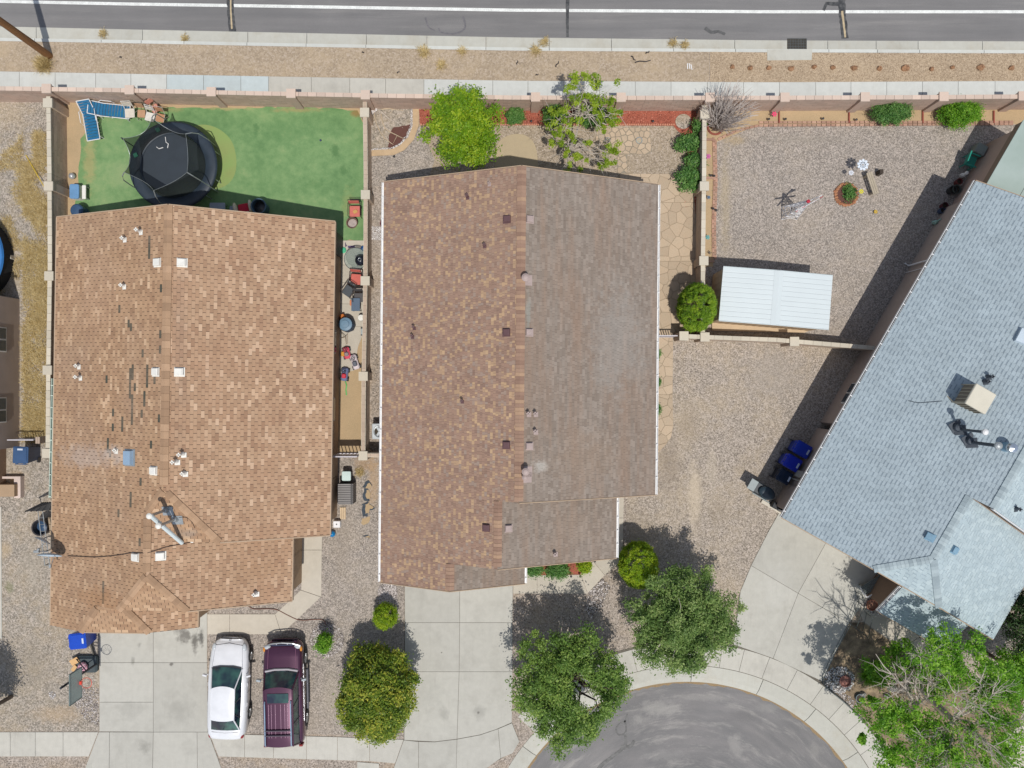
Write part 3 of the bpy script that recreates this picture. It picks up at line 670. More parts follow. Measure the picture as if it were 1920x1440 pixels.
scatter_stones('gravel', W2([(697, 290), (722, 290), (722, 850), (697, 850)]), [], 2600, .012, .035, m_st, .006, 8)
scatter_stones('mulch_chips', W2([(786, 205), (1306, 207), (1306, 402), (1282, 400), (1284, 330), (1290, 262), (1262, 236), (787, 234.5)]), [], 10000, .016, .05, stone_mat('chip_red', (128, 62, 48), (172, 94, 74), (224, 156, 134)), .012, 9)
scatter_stones('verge_pebbles', W2([(-60, 83), (1330, 100), (1330, 151), (-60, 133)]), [], 900, .008, .03, stone_mat('verge_mix', (70, 62, 56), (170, 146, 120), (226, 214, 198)), .0, 10)
# ------------------------------------------------------------------ garden walls of concrete block
def block_mat(name, col, col2):
    return mat(name, col, .92, .1, 1.2, 35, .1, col2, bmp=.25, rnd=.09, orand=.05)
m_blk = block_mat('block_tan', C(196, 178, 158), C(186, 166, 148))
m_blkp = block_mat('block_pink', C(200, 178, 162), C(192, 166, 150))
m_cap = block_mat('block_cap', C(212, 204, 186), C(202, 192, 174))
m_capp = block_mat('block_cap_pink', C(216, 196, 180), C(206, 184, 168))
m_blkg = block_mat('block_grey', C(160, 160, 152), C(150, 148, 140))
def block_wall(label, line, h, th=.15, body=m_blk, cap=m_cap, pil=(), capw=.19, steps=None, name='block_wall', group=None):
    """line: ground px of the wall's centre; pil: px stations (index along the line in metres computed from px point)"""
    pts = [G(x, y).xy for x, y in line]
    o = thing(name, label, 'wall', (pts[0].x, pts[0].y, 0), world=True, group=group)
    body_b = MB(); rr = random.Random(len(line) * 7 + int(h * 100))
    for a, c in zip(pts, pts[1:]):
        d = c - a; L_ = d.length; d.normalize(); rz = math.atan2(d.y, d.x); n = max(1, round(L_ / .4)); l = L_ / n
        for k in range(int(round(h / .2))):
            offs = 0 if k % 2 == 0 else .5
            for i in range(n + (1 if offs else 0)):
                s0 = max(0, (i - offs) * l) + .004; s1 = min(L_, (i + 1 - offs) * l) - .004
                if s1 - s0 < .03: continue
                m_ = a + d * ((s0 + s1) / 2); body_b.cr = rr.random()
                body_b.box((m_.x, m_.y, k * .2 + .1), (s1 - s0, th + rr.uniform(-.004, .004), .192), rz)
        core = MB(); m_ = (a + c) / 2; core.box((m_.x, m_.y, h / 2 - .01), (L_ - .02, th - .03, h - .02), rz); core.build('mortar_core', m_blkg, o)
        i0 = 0
        for i in range(n):
            q = MB(); q.cr = rr.random(); m_ = a + d * ((i + .5) * l)
            q.box((m_.x, m_.y, h + .03 + rr.uniform(-.003, .003)), (l - .012, capw, .06), rz); q.build('cap_block', cap, o)
    body_b.build('block_courses', body, o, stuff=True)
    for x, y in pil:
        p = G(x, y); q = MB(); q.box((p.x, p.y, (h + .04) / 2), (.36, .36, h + .04)); q.build('pilaster', body, o)
        q = MB(); q.box((p.x, p.y, h + .095), (.41, .41, .09)); q.build('pilaster_cap', cap, o)
    return o
LM = [(-120, 186), (0, 187.5), (240, 191), (480, 196.5), (720, 201), (960, 204.5), (1200, 205.2), (1440, 205), (1680, 204), (1920, 202.5), (2080, 201.5)]
def pl(pxs, h, line=LM):   # pilaster stations from their apparent px
    f = 1 - h / HC; out = []
    for x in pxs:
        gx = 960 + (x - 960) * f; out.append((gx, interp(line, gx)))
    return out
block_wall('long tan block wall along the avenue sidewalk behind the west and middle yards', [p for p in LM if p[0] <= 1200] + [(1318, 205.1)], 1.4, .16, m_blkp, m_capp, pl([90, 245, 398, 547, 686, 860, 1004, 1164], 1.4))
block_wall('tan block wall along the avenue sidewalk behind the east yard', [(1322, 205.1), (1440, 205), (1680, 204), (1920, 202.5), (2080, 201.5)], 1.4, .16, m_blkp, m_capp, pl([1330, 1470, 1620, 1767, 1915], 1.4))
block_wall('tall grey block wall between the dry far west yard and the turf', [(122, 200), (124, 340), (125, 500), (122, 700), (121, 842)], 1.25, .15, m_blk, m_cap, [(122.5, 213), (124, 363), (125, 525), (122, 695), (121, 845)])
block_wall('block wall between the turf yard and the middle house', [(693, 208), (694.5, 340), (694, 520), (691, 700), (690, 848)], 1.1, .14, m_blk, m_cap, [(693, 228), (694.5, 377), (694, 533), (690.5, 706), (690, 850)])
block_wall('short return wall from the pilaster to the middle house', [(697, 849), (724, 849)], 1.1, .14, m_blk, m_cap)
block_wall('block wall between the flagstone walk and the east gravel yard', [(1309, 214), (1308, 360), (1306, 500), (1306, 630)], 1.15, .15, m_blk, m_cap, [(1309, 232), (1308, 362), (1307, 497)])
block_wall('low block wall behind the metal shed, running to the grey house', [(1266, 633), (1310, 635), (1440, 640), (1620, 655)], 1.15, .16, m_blk, m_cap, [(1271, 633), (1309, 635), (1471, 643)])
block_wall('stub of tan wall with a gate in front of the far west house', [(27, 822), (36, 822)], 1.1, .3, m_blk, m_cap)
block_wall('square block post beside the far west gate', [(96, 822), (104, 822)], 1.1, .3, m_blk, m_cap)

# ------------------------------------------------------------------ houses
class Frame:
    def __init__(s, th): s.c, s.s = math.cos(math.radians(th)), math.sin(math.radians(th))
    def g(s, X, Y, h=0): return Vector(((X * s.c - Y * s.s) / PX, -(X * s.s + Y * s.c) / PX, h))
    def inv(s, v): x, y = v[0] * PX, -v[1] * PX; return x * s.c + y * s.s, -x * s.s + y * s.c
def proj(v): f = (1 - v[2] / HC) / PX; return 960 + v[0] / f, 720 - v[1] / f

class House:
    def __init__(s, root, th): s.root = root; s.F = Frame(th); s.facets = []; s.cells = []; s.parent_roof = None
    def facet(s, pts, key='a'): s.facets.append((pts, key))
    def height(s, X, Y):
        p = np.array([[X, Y]]); best = None
        for pts, key in s.facets:
            if pip(p, pts)[0]:
                a, b, c = [Vector(q) for q in pts[:3]]; n = (b - a).cross(c - a)
                if abs(n.z) < 1e-9: continue
                h = a.z - (n.x * (X - a.x) + n.y * (Y - a.y)) / n.z; best = h if best is None else max(best, h)
        return best
    def on_roof(s, px, py):
        h = 4
        for _ in range(8):
            v = P(px, py, h); X, Y = s.F.inv(v); k = s.height(X, Y)
            if k is None: break
            h = k
        return P(px, py, h)
    def normal_at(s, v):
        X, Y = s.F.inv(v); h0 = s.height(X, Y) or v.z; hx = s.height(X + 2, Y); hy = s.height(X, Y + 2)
        hx = h0 if hx is None else hx; hy = h0 if hy is None else hy
        a = s.F.g(X + 2, Y, hx) - s.F.g(X, Y, h0); b = s.F.g(X, Y + 2, hy) - s.F.g(X, Y, h0)
        n = a.cross(b).normalized(); return n if n.z > 0 else -n
    def deck(s, m, th=.1):
        q = MB()
        for pts, key in s.facets:
            vs = [s.F.g(*p) for p in pts]; n = len(vs)
            if (vs[1] - vs[0]).cross(vs[2] - vs[0]).z < 0: vs = vs[::-1]
            q.add(vs + [v - Vector((0, 0, th)) for v in vs], [list(range(n)), list(range(n, 2 * n))[::-1]] + [[i, n + i, n + (i + 1) % n, (i + 1) % n] for i in range(n)])
        s.roof = q.build('roof', m, s.root)
    def shingle(s, mats, expo, lens, gap, seed, singles=300, lay=.5, thick=.013, slots=(), pick=None, jitter=0, lensk=None, band=0):
        lens0 = lens
        rr = random.Random(seed); org = WORG[s.root.name]; stuff = {}; full = []
        frames = {}
        for fi, (pts, key) in enumerate(s.facets):
            vs = [s.F.g(*p) for p in pts]; a, b, c = vs[:3]; n = (b - a).cross(c - a).normalized()
            if n.z < 0: n = -n
            down = Vector((n.x, n.y, 0)).normalized(); sv = (down - n * down.dot(n)).normalized(); up = -sv; u = up.cross(n).normalized()
            ky = (key, round(n.x, 2), round(n.y, 2))
            if ky not in frames:
                lo = min(vs, key=lambda p: p.dot(up)); frames[ky] = lo
            o = frames[ky]; o = o + n * ((a - o).dot(n))
            uv = [((p - o).dot(u), (p - o).dot(up)) for p in vs]
            if area2(uv) < 0: uv = uv[::-1]
            v0, v1 = min(p[1] for p in uv), max(p[1] for p in uv); u0, u1 = min(p[0] for p in uv), max(p[0] for p in uv)
            mb = stuff.setdefault(key, MB()); lens = (lensk or {}).get(key, lens0)
            M3 = Matrix((u, up, n)).transposed()
            for k in range(int(v0 / expo) - 1, int(v1 / expo) + 2):
                rk = random.Random(seed * 1000 + k * 17 + hash(ky) % 97 if False else seed * 1000 + k * 17 + fi * 0)
                x = math.floor(u0 / lens[0]) * lens[0] - 1 + (lay * lens[0] * (k % 2)) + rk.uniform(-jitter, jitter)
                if len(lens) > 1: x -= rk.uniform(0, .3)
                cnt = 0
                while x < u1:
                    cnt += 1
                    l = lens[0] if len(lens) == 1 else rk.choice(lens)
                    cell = [(x + gap / 2, k * expo), (x + l - gap / 2, k * expo), (x + l - gap / 2, (k + 1) * expo), (x + gap / 2, (k + 1) * expo)]
                    xc = x + l / 2; x += l; r = rk.random()
                    if cell[1][0] < u0 or cell[0][0] > u1: continue
                    c2 = clip_convex(cell, uv)
                    if len(c2) < 3 or abs(area2(c2)) < .0006: continue
                    wc = o + u * xc + up * ((k + .5) * expo); pc = proj(wc)
                    rv = .03 + .97 * r; dark = False
                    if pick: rv = pick(r, wc)
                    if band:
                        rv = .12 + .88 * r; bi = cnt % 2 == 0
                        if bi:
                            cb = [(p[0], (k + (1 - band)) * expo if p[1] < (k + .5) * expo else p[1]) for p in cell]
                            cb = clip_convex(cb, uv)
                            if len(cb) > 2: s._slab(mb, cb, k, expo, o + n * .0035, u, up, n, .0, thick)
                    for sx0, sx1, sy0, sy1 in slots:
                        if sx0 <= pc[0] <= sx1 and sy0 <= pc[1] <= sy1: dark = True; rv = 0
                    isfull = len(c2) == 4 and abs(abs(area2(c2)) - (l - gap) * expo) < 1e-4
                    if isfull and not dark: full.append((wc.xy.length, key, o.copy(), u, up, n, M3, xc, k, l, rv)); continue
                    s._slab(mb, c2, k, expo, o, u, up, n, rv, .003 if dark else thick)
        full.sort(key=lambda t: t[0])
        cache = {}
        for i, (d, key, o, u, up, n, M3, xc, k, l, rv) in enumerate(full):
            if i < singles:
                q_ = round(rv * 9) / 9; ck = (key, l, q_)
                if ck not in cache:
                    mb = MB(); s._slab(mb, [(-l / 2 + gap / 2, 0), (l / 2 - gap / 2, 0), (l / 2 - gap / 2, expo), (-l / 2 + gap / 2, expo)], 0, expo, Vector(), Vector((1, 0, 0)), Vector((0, 1, 0)), Vector((0, 0, 1)), max(q_, .03), thick)
                    cache[ck] = mb.mesh('shingle', mats[key])
                ob = bpy.data.objects.new('shingle', cache[ck]); COL.objects.link(ob); ob.parent = s.roof
                pos = o + u * xc + up * (k * expo) - Vector(org)
                ob.matrix_local = Matrix.Translation(pos) @ M3.to_4x4()
            else:
                s._slab(stuff[key], [(xc - l / 2 + gap / 2, k * expo), (xc + l / 2 - gap / 2, k * expo), (xc + l / 2 - gap / 2, (k + 1) * expo), (xc - l / 2 + gap / 2, (k + 1) * expo)], k, expo, o, u, up, n, rv, thick)
        for key, mb in stuff.items(): mb.build('shingle_field', mats[key], s.root, stuff=True)
    def _slab(s, mb, c2, k, expo, o, u, up, n, rv, thick):
        mb.cr = rv; m = len(c2)
        top = [o + u * p[0] + up * p[1] + n * (thick * (1 - .75 * (p[1] - k * expo) / expo)) for p in c2]
        bot = [o + u * p[0] + up * p[1] - n * .004 for p in c2]
        fs = [list(range(m))]
        for i in range(m):
            j = (i + 1) % m
            if c2[i][1] > (k + .98) * expo and c2[j][1] > (k + .98) * expo: continue
            fs.append([i, m + i, m + j, j])
        mb.add(top + bot, fs)
    def caps(s, a, b, m, wd=.32, pitch=.44, step=.145, seed=1, lift=.03, maxn=300):
        """ridge or hip caps from a (low end) to b"""
        a, b = s.F.g(*a), s.F.g(*b); d = b - a; L_ = d.length; d.normalize(); side = d.cross(Vector((0, 0, 1))).normalized(); nn = side.cross(d).normalized()
        rr = random.Random(seed); org = Vector(WORG[s.root.name]); M3 = Matrix((side, d, nn)).transposed(); var = []
        for i in range(6):
            q = MB(); q.cr = (i + .5) / 6; w2 = wd / 2; dr = w2 * pitch; t0, t1 = .026, .008; e = step * 1.08
            vs = []
            for y, t in ((0, t0), (e, t1)): vs += [(-w2, y, -dr + t), (0, y, t), (w2, y, -dr + t), (-w2, y, -dr - .02), (w2, y, -dr - .02)]
            q.add(vs, [[0, 1, 6, 5], [1, 2, 7, 6], [0, 3, 4, 2, 1], [0, 5, 8, 3], [2, 4, 9, 7]]); var.append(q.mesh('ridge_cap', m))
        for i in range(int(L_ / step)):
            ob = bpy.data.objects.new('ridge_cap', rr.choice(var)); COL.objects.link(ob); ob.parent = s.root
            ob.matrix_local = Matrix.Translation(a + d * (i * step) + nn * lift - org) @ M3.to_4x4()
    def gable(s, X0, X1, Y0, Y1, xr, hr, m, hw=2.72, ins=13, name='wall', i1=None, clip=None):
        """wall block with gable ends, ridge at X=xr height hr"""
        X0 += ins; X1 -= ins; Y0 += ins; Y1 -= ins if i1 is None else i1
        k = (hr - 2.8) / (xr - (X0 - ins)); q = MB()
        h0 = 2.8 + k * ins - .14; h1 = 2.8 + k * ins - .14; hp = hr - .14
        if clip is not None:
            dx = (hp - clip + .14) / k
            ring = lambda Y: [s.F.g(X0, Y, 0), s.F.g(X1, Y, 0), s.F.g(X1, Y, h1), s.F.g(xr + dx, Y, clip - .14), s.F.g(xr - dx, Y, clip - .14), s.F.g(X0, Y, h0)]
            n = 6
        else: n = 5
        if clip is None: ring = lambda Y: [s.F.g(X0, Y, 0), s.F.g(X1, Y, 0), s.F.g(X1, Y, h1), s.F.g(min(max(xr, X0), X1), Y, hp), s.F.g(X0, Y, h0)]
        q.add(ring(Y0) + ring(Y1), [list(range(n)), list(range(n, 2 * n))[::-1]] + [[i, n + i, n + (i + 1) % n, (i + 1) % n] for i in range(n)])
        return q.build(name, m, s.root)
    def bar(s, a, b, w_, t, m, name='fascia', dz=0, out=0):
        a, b = s.F.g(*a), s.F.g(*b); q = MB(); d = (b - a); L_ = d.length; d.normalize(); side = d.cross(Vector((0, 0, 1))).normalized(); up = side.cross(d)
        vs = []
        for p in (a, b):
            for i, j in ((-1, -1), (1, -1), (1, 1), (-1, 1)): vs.append(p + side * (i * w_ / 2 + out) + up * (j * t / 2) + Vector((0, 0, dz)))
        q.add(vs, [[3, 2, 1, 0], [4, 5, 6, 7]] + [[i, (i + 1) % 4, 4 + (i + 1) % 4, 4 + i] for i in range(4)]); return q.build(name, m, s.root)
    def gutter(s, a, b, m, sgn=1, inner=None, hang=.46):
        """open trough outside an eave, a..b along the eave; sgn: side of the outer lip"""
        A, B = s.F.g(*a), s.F.g(*b); d = B - A; L_ = d.length; d.normalize(); n = d.cross(Vector((0, 0, 1))).normalized() * sgn
        q = MB()
        def bx(o0, o1, z0, z1):
            vs = [p + n * o + Vector((0, 0, z)) for p in (A, B) for o, z in ((o0, z0), (o1, z0), (o1, z1), (o0, z1))]
            q.add(vs, [[3, 2, 1, 0], [4, 5, 6, 7]] + [[i, (i + 1) % 4, 4 + (i + 1) % 4, 4 + i] for i in range(4)])
        bx(.08, .1, -.13, -.01); bx(0, .02, -.13, -.02); q.cm = 1; bx(.02, .08, -.13, -.1); q.cm = 0
        g = q.build('gutter', [m, inner or m], s.root)
        t = .3
        while t < L_:
            h = MB(); c = A + d * t; vs = [c + n * o + d * e + Vector((0, 0, z)) for e in (-.018, .018) for o, z in ((0, -.012), (.105, -.012), (.105, .004), (0, .004))]
            h.add(vs, [[3, 2, 1, 0], [4, 5, 6, 7]] + [[i, (i + 1) % 4, 4 + (i + 1) % 4, 4 + i] for i in range(4)])
            ho = h.build('hanger', m, s.root); t += hang + R.uniform(-.03, .06)

def roof_mat(name, stops, weather=None, wamt=.4, wscale=.6, stretch=(1, 1, 1), fine=.12, sp=()):
    m, nt, b, N, L = new_mat(name); p = posn(nt)
    c = ramp(nt, attr(nt), stops); mp = N('ShaderNodeMapping'); mp.inputs['Scale'].default_value = stretch; L(p, mp.inputs[0])
    n1 = noise(nt, mp.outputs[0], wscale, 5, .65); n2 = noise(nt, p, 90, 2, .8); n3 = noise(nt, mp.outputs[0], wscale * 4, 4, .6)
    if weather: c = mixc(nt, maprange(nt, n1, .45, .68, 0, wamt), c, weather)
    c = spots(nt, p, c, sp)
    v = mathn(nt, 'ADD', maprange(nt, n3, .3, .7, .92, 1.08), maprange(nt, n2, .25, .75, -fine, fine))
    L(gain(nt, c, v), b.inputs['Base Color']); b.inputs['Roughness'].default_value = .95; b.inputs['Specular IOR Level'].default_value = .2
    bump(nt, b, n2, .4, .004); return m
m_deck = mat('roof_felt', C(72, 62, 54), .95)
m_stucco_t = mat('stucco_tan', C(176, 150, 122), .95, .07, 1, 50, .08, bmp=.3)
m_stucco_p = mat('stucco_pinkgrey', C(176, 160, 148), .95, .07, 1, 50, .08, bmp=.3)
m_stucco_b = mat('stucco_brown', C(150, 124, 102), .95, .07, 1, 50, .08, bmp=.3)
m_white = mat('white_metal', C(238, 238, 238), .5, .05, 3, 40, .04)
m_trimt = mat('fascia_tan', C(188, 164, 138), .8, .08)
m_gin = mat('gutter_inside', C(96, 112, 108), .8, .3, 5, 30, .3)
m_glass = mat('window_glass', C(70, 78, 84), .1, .1)
m_fr = mat('window_frame', C(230, 230, 226), .5, .04)

# --- west house
h1 = thing('house', 'house with brown shingle roof and white vents beside the turf yard', 'house', (-14, 2, 0), world=True)
A = House(h1, .917)
YN = -275.5
A.facet([(-791, YN, 2.8), (-551, YN, 5.5), (-551, 177, 5.5), (-791, 177, 2.8)], 'w')
A.facet([(-791, 177, 2.8), (-551, 177, 5.5), (-583, 214, 5.14), (-791, 214, 2.8)], 'w')
A.facet([(-791, 214, 2.8), (-583, 214, 5.14), (-583, 318, 5.14), (-791, 318, 2.8)], 'w')
A.facet([(-791, 318, 2.8), (-583, 318, 5.14), (-639, 381, 4.51), (-791, 381, 2.8)], 'w')
A.facet([(-791, 381, 2.8), (-684, 381, 4.0), (-722, 430, 3.576), (-791, 430, 2.8)], 'w')
A.facet([(-551, YN, 5.5), (-311, YN, 2.8), (-311, 266, 2.8), (-474, 266, 4.634), (-551, 177, 5.5)], 'e')
A.facet([(-583, 266, 5.14), (-375, 266, 2.8), (-375, 381, 2.8), (-527, 381, 4.51), (-583, 318, 5.14)], 'e')
A.facet([(-583, 214, 5.14), (-537.7, 266, 4.63), (-583, 266, 5.14)], 'e')
A.facet([(-644, 381, 4.0), (-537, 381, 2.8), (-537, 430, 2.8), (-606, 430, 3.576)], 'e')
A.facet([(-551, 177, 5.5), (-474, 266, 4.634), (-537.7, 266, 4.634), (-583, 214, 5.14)], 'w')
A.facet([(-583, 318, 5.14), (-527, 381, 4.51), (-639, 381, 4.51)], 'w')
A.facet([(-684, 381, 4.0), (-644, 381, 4.0), (-606, 430, 3.576), (-722, 430, 3.576)], 'w')
A.deck(m_deck)
st1 = [(0, C(84, 84, 74)), (.02, C(158, 126, 100)), (.25, C(170, 137, 109)), (.6, C(178, 145, 115)), (.88, C(186, 153, 122)), (.94, C(199, 167, 135)), (1, C(208, 177, 146))]
st1e = [(0, C(84, 84, 74)), (.02, C(160, 128, 104)), (.22, C(176, 144, 117)), (.6, C(184, 152, 124)), (.88, C(190, 159, 131)), (.94, C(204, 173, 144)), (1, C(212, 182, 154))]
r1w = roof_mat('shingle_brown_w', st1, C(168, 142, 120), .5, .4, sp=[(170, 855, 3.6, 75, 28, C(184, 168, 156), .6), (225, 850, 4, 26, 20, C(196, 182, 170), .45), (350, 1000, 4.8, 20, 12, C(150, 140, 130), .5), (180, 560, 4, 60, 90, C(182, 150, 124), .4), (200, 1120, 3.6, 60, 30, C(170, 128, 92), .45)]); r1e = roof_mat('shingle_brown_e', st1e, C(168, 132, 106), .5, .45, sp=[(480, 1070, 3.6, 60, 30, C(170, 136, 106), .4), (345, 660, 5, 14, 200, C(162, 134, 114), .4)])
slots = [(281, 449, 488), (301.5, 534, 548), (224, 569, 582), (243.5, 605, 618), (247, 611, 624), (301, 615, 627), (300, 653, 667), (266, 661, 673), (202, 699, 711), (250, 684, 709), (246, 688, 792), (278, 684, 720), (288, 712, 720), (253, 720, 728), (269, 734, 760), (265, 765, 777), (297.5, 772, 785), (212.5, 772, 785), (213, 797, 810), (228, 789, 813), (204.5, 822, 859), (283.5, 830, 843), (262.5, 896, 908), (245.5, 917, 943), (221, 950, 962), (263.5, 1008, 1022), (194, 1096, 1135)]
A.shingle({'w': r1w, 'e': r1e}, .138, [.305], .02, 11, slots=[(x - 2.3, x + 2.3, a - 1, b + 1) for x, a, b in slots] + [(323, 329, 838, 848)])
rc1 = roof_mat('ridge_brown', [(0, C(160, 131, 106)), (.5, C(174, 143, 115)), (1, C(190, 158, 129))])
A.caps((-551, YN, 5.5), (-551, 177, 5.5), rc1, .34, .45, .30, 1); A.caps((-583, 214, 5.14), (-583, 318, 5.14), rc1, .32, .45, .30, 2)
A.caps((-474, 266, 4.634), (-551, 177, 5.5), rc1, .3, .3, .24, 3); A.caps((-527, 381, 4.51), (-583, 318, 5.14), rc1, .3, .3, .24, 4)
A.caps((-639, 381, 4.51), (-583, 318, 5.14), rc1, .3, .3, .24, 5); A.caps((-606, 430, 3.576), (-644, 381, 4.0), rc1, .3, .3, .24, 6); A.caps((-722, 430, 3.576), (-684, 381, 4.0), rc1, .3, .3, .24, 7)
A.caps((-583, 214, 5.14), (-551, 177, 5.5), rc1, .3, .3, .24, 8); A.caps((-684, 381, 4.0), (-644, 381, 4.0), rc1, .3, .5, .24, 8)
A.gable(-791, -311, YN, 266, -551, 5.5, m_stucco_t, i1=266 - 177); A.gable(-791, -311, 177 - 12, 266, -551, 5.5, m_stucco_t, clip=4.6)
A.gable(-791, -375, 240, 318, -583, 5.14, m_stucco_t, i1=0); A.gable(-791, -375, 300, 381, -583, 5.14, m_stucco_t, i1=3, clip=4.5); A.gable(-791, -537, 355, 430, -664, 4.2, m_stucco_t, clip=3.55, i1=4)
A.bar((-792, YN, 2.78), (-792, 431, 2.78), .04, .16, m_trimt, dz=-.05); A.bar((-310, YN, 2.78), (-310, 266, 2.78), .04, .16, m_trimt, dz=-.05)
A.bar((-374, 266, 2.78), (-374, 381, 2.78), .04, .16, m_trimt, dz=-.05); A.bar((-536, 381, 2.78), (-536, 430, 2.78), .04, .16, m_trimt, dz=-.05)
for xa, xb, y, ha, hb in ((-791, -551, YN - 1, 2.8, 5.5), (-551, -311, YN - 1, 5.5, 2.8), (-722, -606, 431, 3.576, 3.576), (-474, -311, 267, 4.634, 2.8), (-527, -375, 382, 4.51, 2.8)):
    A.bar((xa, y, ha - .06), (xb, y, hb - .06), .04, .16, m_trimt)
A.gutter((-793, 3, 2.8), (-794, 210, 2.8), mat('gutter_green', C(206, 222, 206), .6), -1 if False else 1, m_gin)
for (y0, y1) in ((-93, -50), (30, 72)):
    q = MB(); X = -322
    f0 = A.F.g(X, y0, 1.0)
    def vq(x, ya, yb, za, zb, d): return [A.F.g(x, ya, za), A.F.g(x, yb, za), A.F.g(x, yb, zb), A.F.g(x, ya, zb)]
    w_ = MB(); w_.box(A.F.g(-323, (y0 + y1) / 2, 1.6), (.05, (y1 - y0) / PX, 1.1), -math.radians(.917)); wf = w_.build('window', m_fr, h1)
    w_ = MB(); w_.box(A.F.g(-321.5, (y0 + y1) / 2, 1.6), (.05, (y1 - y0) / PX - .12, .98), -math.radians(.917)); w_.build('pane', m_glass, wf)
w_ = MB(); w_.box(A.F.g(-322.5, -250, 1.03), (.06, 1.0, 2.05), -math.radians(.917)); w_.build('door', mat('door_dark', C(60, 56, 58), .6), h1)

# --- middle house
h2 = thing('house', 'middle house with mottled brown shingles west and faded grey brown shingles east', 'house', (0, 0, 0), world=True)
B2 = House(h2, .52)
k2 = 2.6 / 234.5; W0 = -224.5; hh = lambda X: 2.8 + k2 * (X - W0); he = lambda X, E: 2.8 + k2 * (E - X)
YA, YB, YC, YD = -347, 189, 299, 344.5
E1, E2, E3 = 249.5, 183, 25
r1x, r2x, r3x = (W0 + E1) / 2, (W0 + E2) / 2, (W0 + E3) / 2
B2.facet([(W0, YA, 2.8), (r1x, YA, hh(r1x)), (r1x, YB, hh(r1x)), (W0, YB, 2.8)], 'w')
B2.facet([(W0, YB, 2.8), (r2x, YB, hh(r2x)), (r2x, YC, hh(r2x)), (W0, YC, 2.8)], 'w')
B2.facet([(W0, YC, 2.8), (r3x, YC, hh(r3x)), (r3x, YD, hh(r3x)), (W0, YD, 2.8)], 'w')
B2.facet([(r1x, YA, hh(r1x)), (E1, YA, 2.8), (E1, YB, 2.8), (r1x, YB, hh(r1x))], 'e')
B2.facet([(r2x, YB, hh(r2x)), (E2, YB, 2.8), (E2, YC, 2.8), (r2x, YC, hh(r2x))], 'e')
B2.facet([(r3x, YC, hh(r3x)), (E3, YC, 2.8), (E3, YD, 2.8), (r3x, YD, hh(r3x))], 'e')
B2.deck(m_deck)
r2w = roof_mat('shingle_mottled', [(0, C(144, 118, 105)), (.1, C(153, 126, 110)), (.38, C(161, 132, 115)), (.58, C(165, 138, 120)), (.72, C(160, 142, 130)), (.76, C(176, 147, 121)), (.88, C(186, 156, 125)), (1, C(198, 168, 135))], C(156, 130, 112), .35, .3, fine=.08)
r2e = roof_mat('shingle_faded', [(0, C(136, 123, 112)), (.25, C(143, 131, 120)), (.5, C(148, 136, 125)), (.75, C(152, 140, 129)), (1, C(160, 148, 137))], C(150, 126, 108), .6, .5, (3.5, .35, 1), .08, sp=[(1012, 873, 4.9, 16, 13, C(196, 192, 184), .6), (1160, 640, 3.6, 60, 120, C(160, 156, 150), .45), (1100, 860, 4, 80, 60, C(158, 138, 120), .4), (1080, 990, 4, 60, 40, C(160, 142, 126), .4), (990, 590, 5.1, 5, 60, C(150, 156, 150), .5)])
rs2 = random.Random(5)
from mathutils import noise as mnoise
def pick2(r, wc):
    nz = mnoise.noise(Vector((wc.x * 1.2, wc.y * 1.2, 3))); return min(1, max(.02, r * .95 + nz * .06))
B2.shingle({'w': r2w, 'e': r2e}, .118, [.1, .13, .18, .1], .006, 23, thick=.009, pick=pick2, lensk={'e': [.13, .16, .3]})
rc2 = roof_mat('ridge_reddish', [(0, C(146, 118, 102)), (.5, C(160, 131, 113)), (.85, C(170, 141, 120)), (1, C(188, 156, 126))])
B2.caps((r1x, YA, hh(r1x)), (r1x, YB, hh(r1x)), rc2, .36, .44, .155, 1); B2.caps((r2x, YB, hh(r2x)), (r2x, YC, hh(r2x)), rc2, .34, .44, .155, 2); B2.caps((r3x, YC, hh(r3x)), (r3x, YD, hh(r3x)), rc2, .34, .44, .155, 3)
B2.gable(W0, E1, YA, YB, r1x, hh(r1x), m_stucco_p); B2.gable(W0, E2, YB - 20, YC, r2x, hh(r2x), m_stucco_p); B2.gable(W0, E3, YC - 20, YD, r3x, hh(r3x), m_stucco_p)
B2.gutter((W0, YD, 2.8), (W0, YA, 2.8), m_white, -1, m_white, .9); B2.gutter((E1, YA, 2.8), (E1, YB, 2.8), m_white, -1, m_white, .7)
B2.gutter((E2, YB + 2, 2.8), (E2, YC, 2.8), m_white, -1, m_white, .6); B2.gutter((E3, YC + 2, 2.8), (E3, YD, 2.8), m_white, -1, m_white, .6)
for xa, xb, y, ha, hb in ((W0, r1x, YA - 1, 2.8, hh(r1x)), (r1x, E1, YA - 1, hh(r1x), 2.8), (r1x, E1, YB + 1, hh(r1x), 2.8), (r2x, E2, YC + 1, hh(r2x), 2.8), (W0, r3x, YD + 1, 2.8, hh(r3x)), (r3x, E3, YD + 1, hh(r3x), 2.8)):
    B2.bar((xa, y, ha - .05), (xb, y, hb - .05), .03, .14, m_trimt)

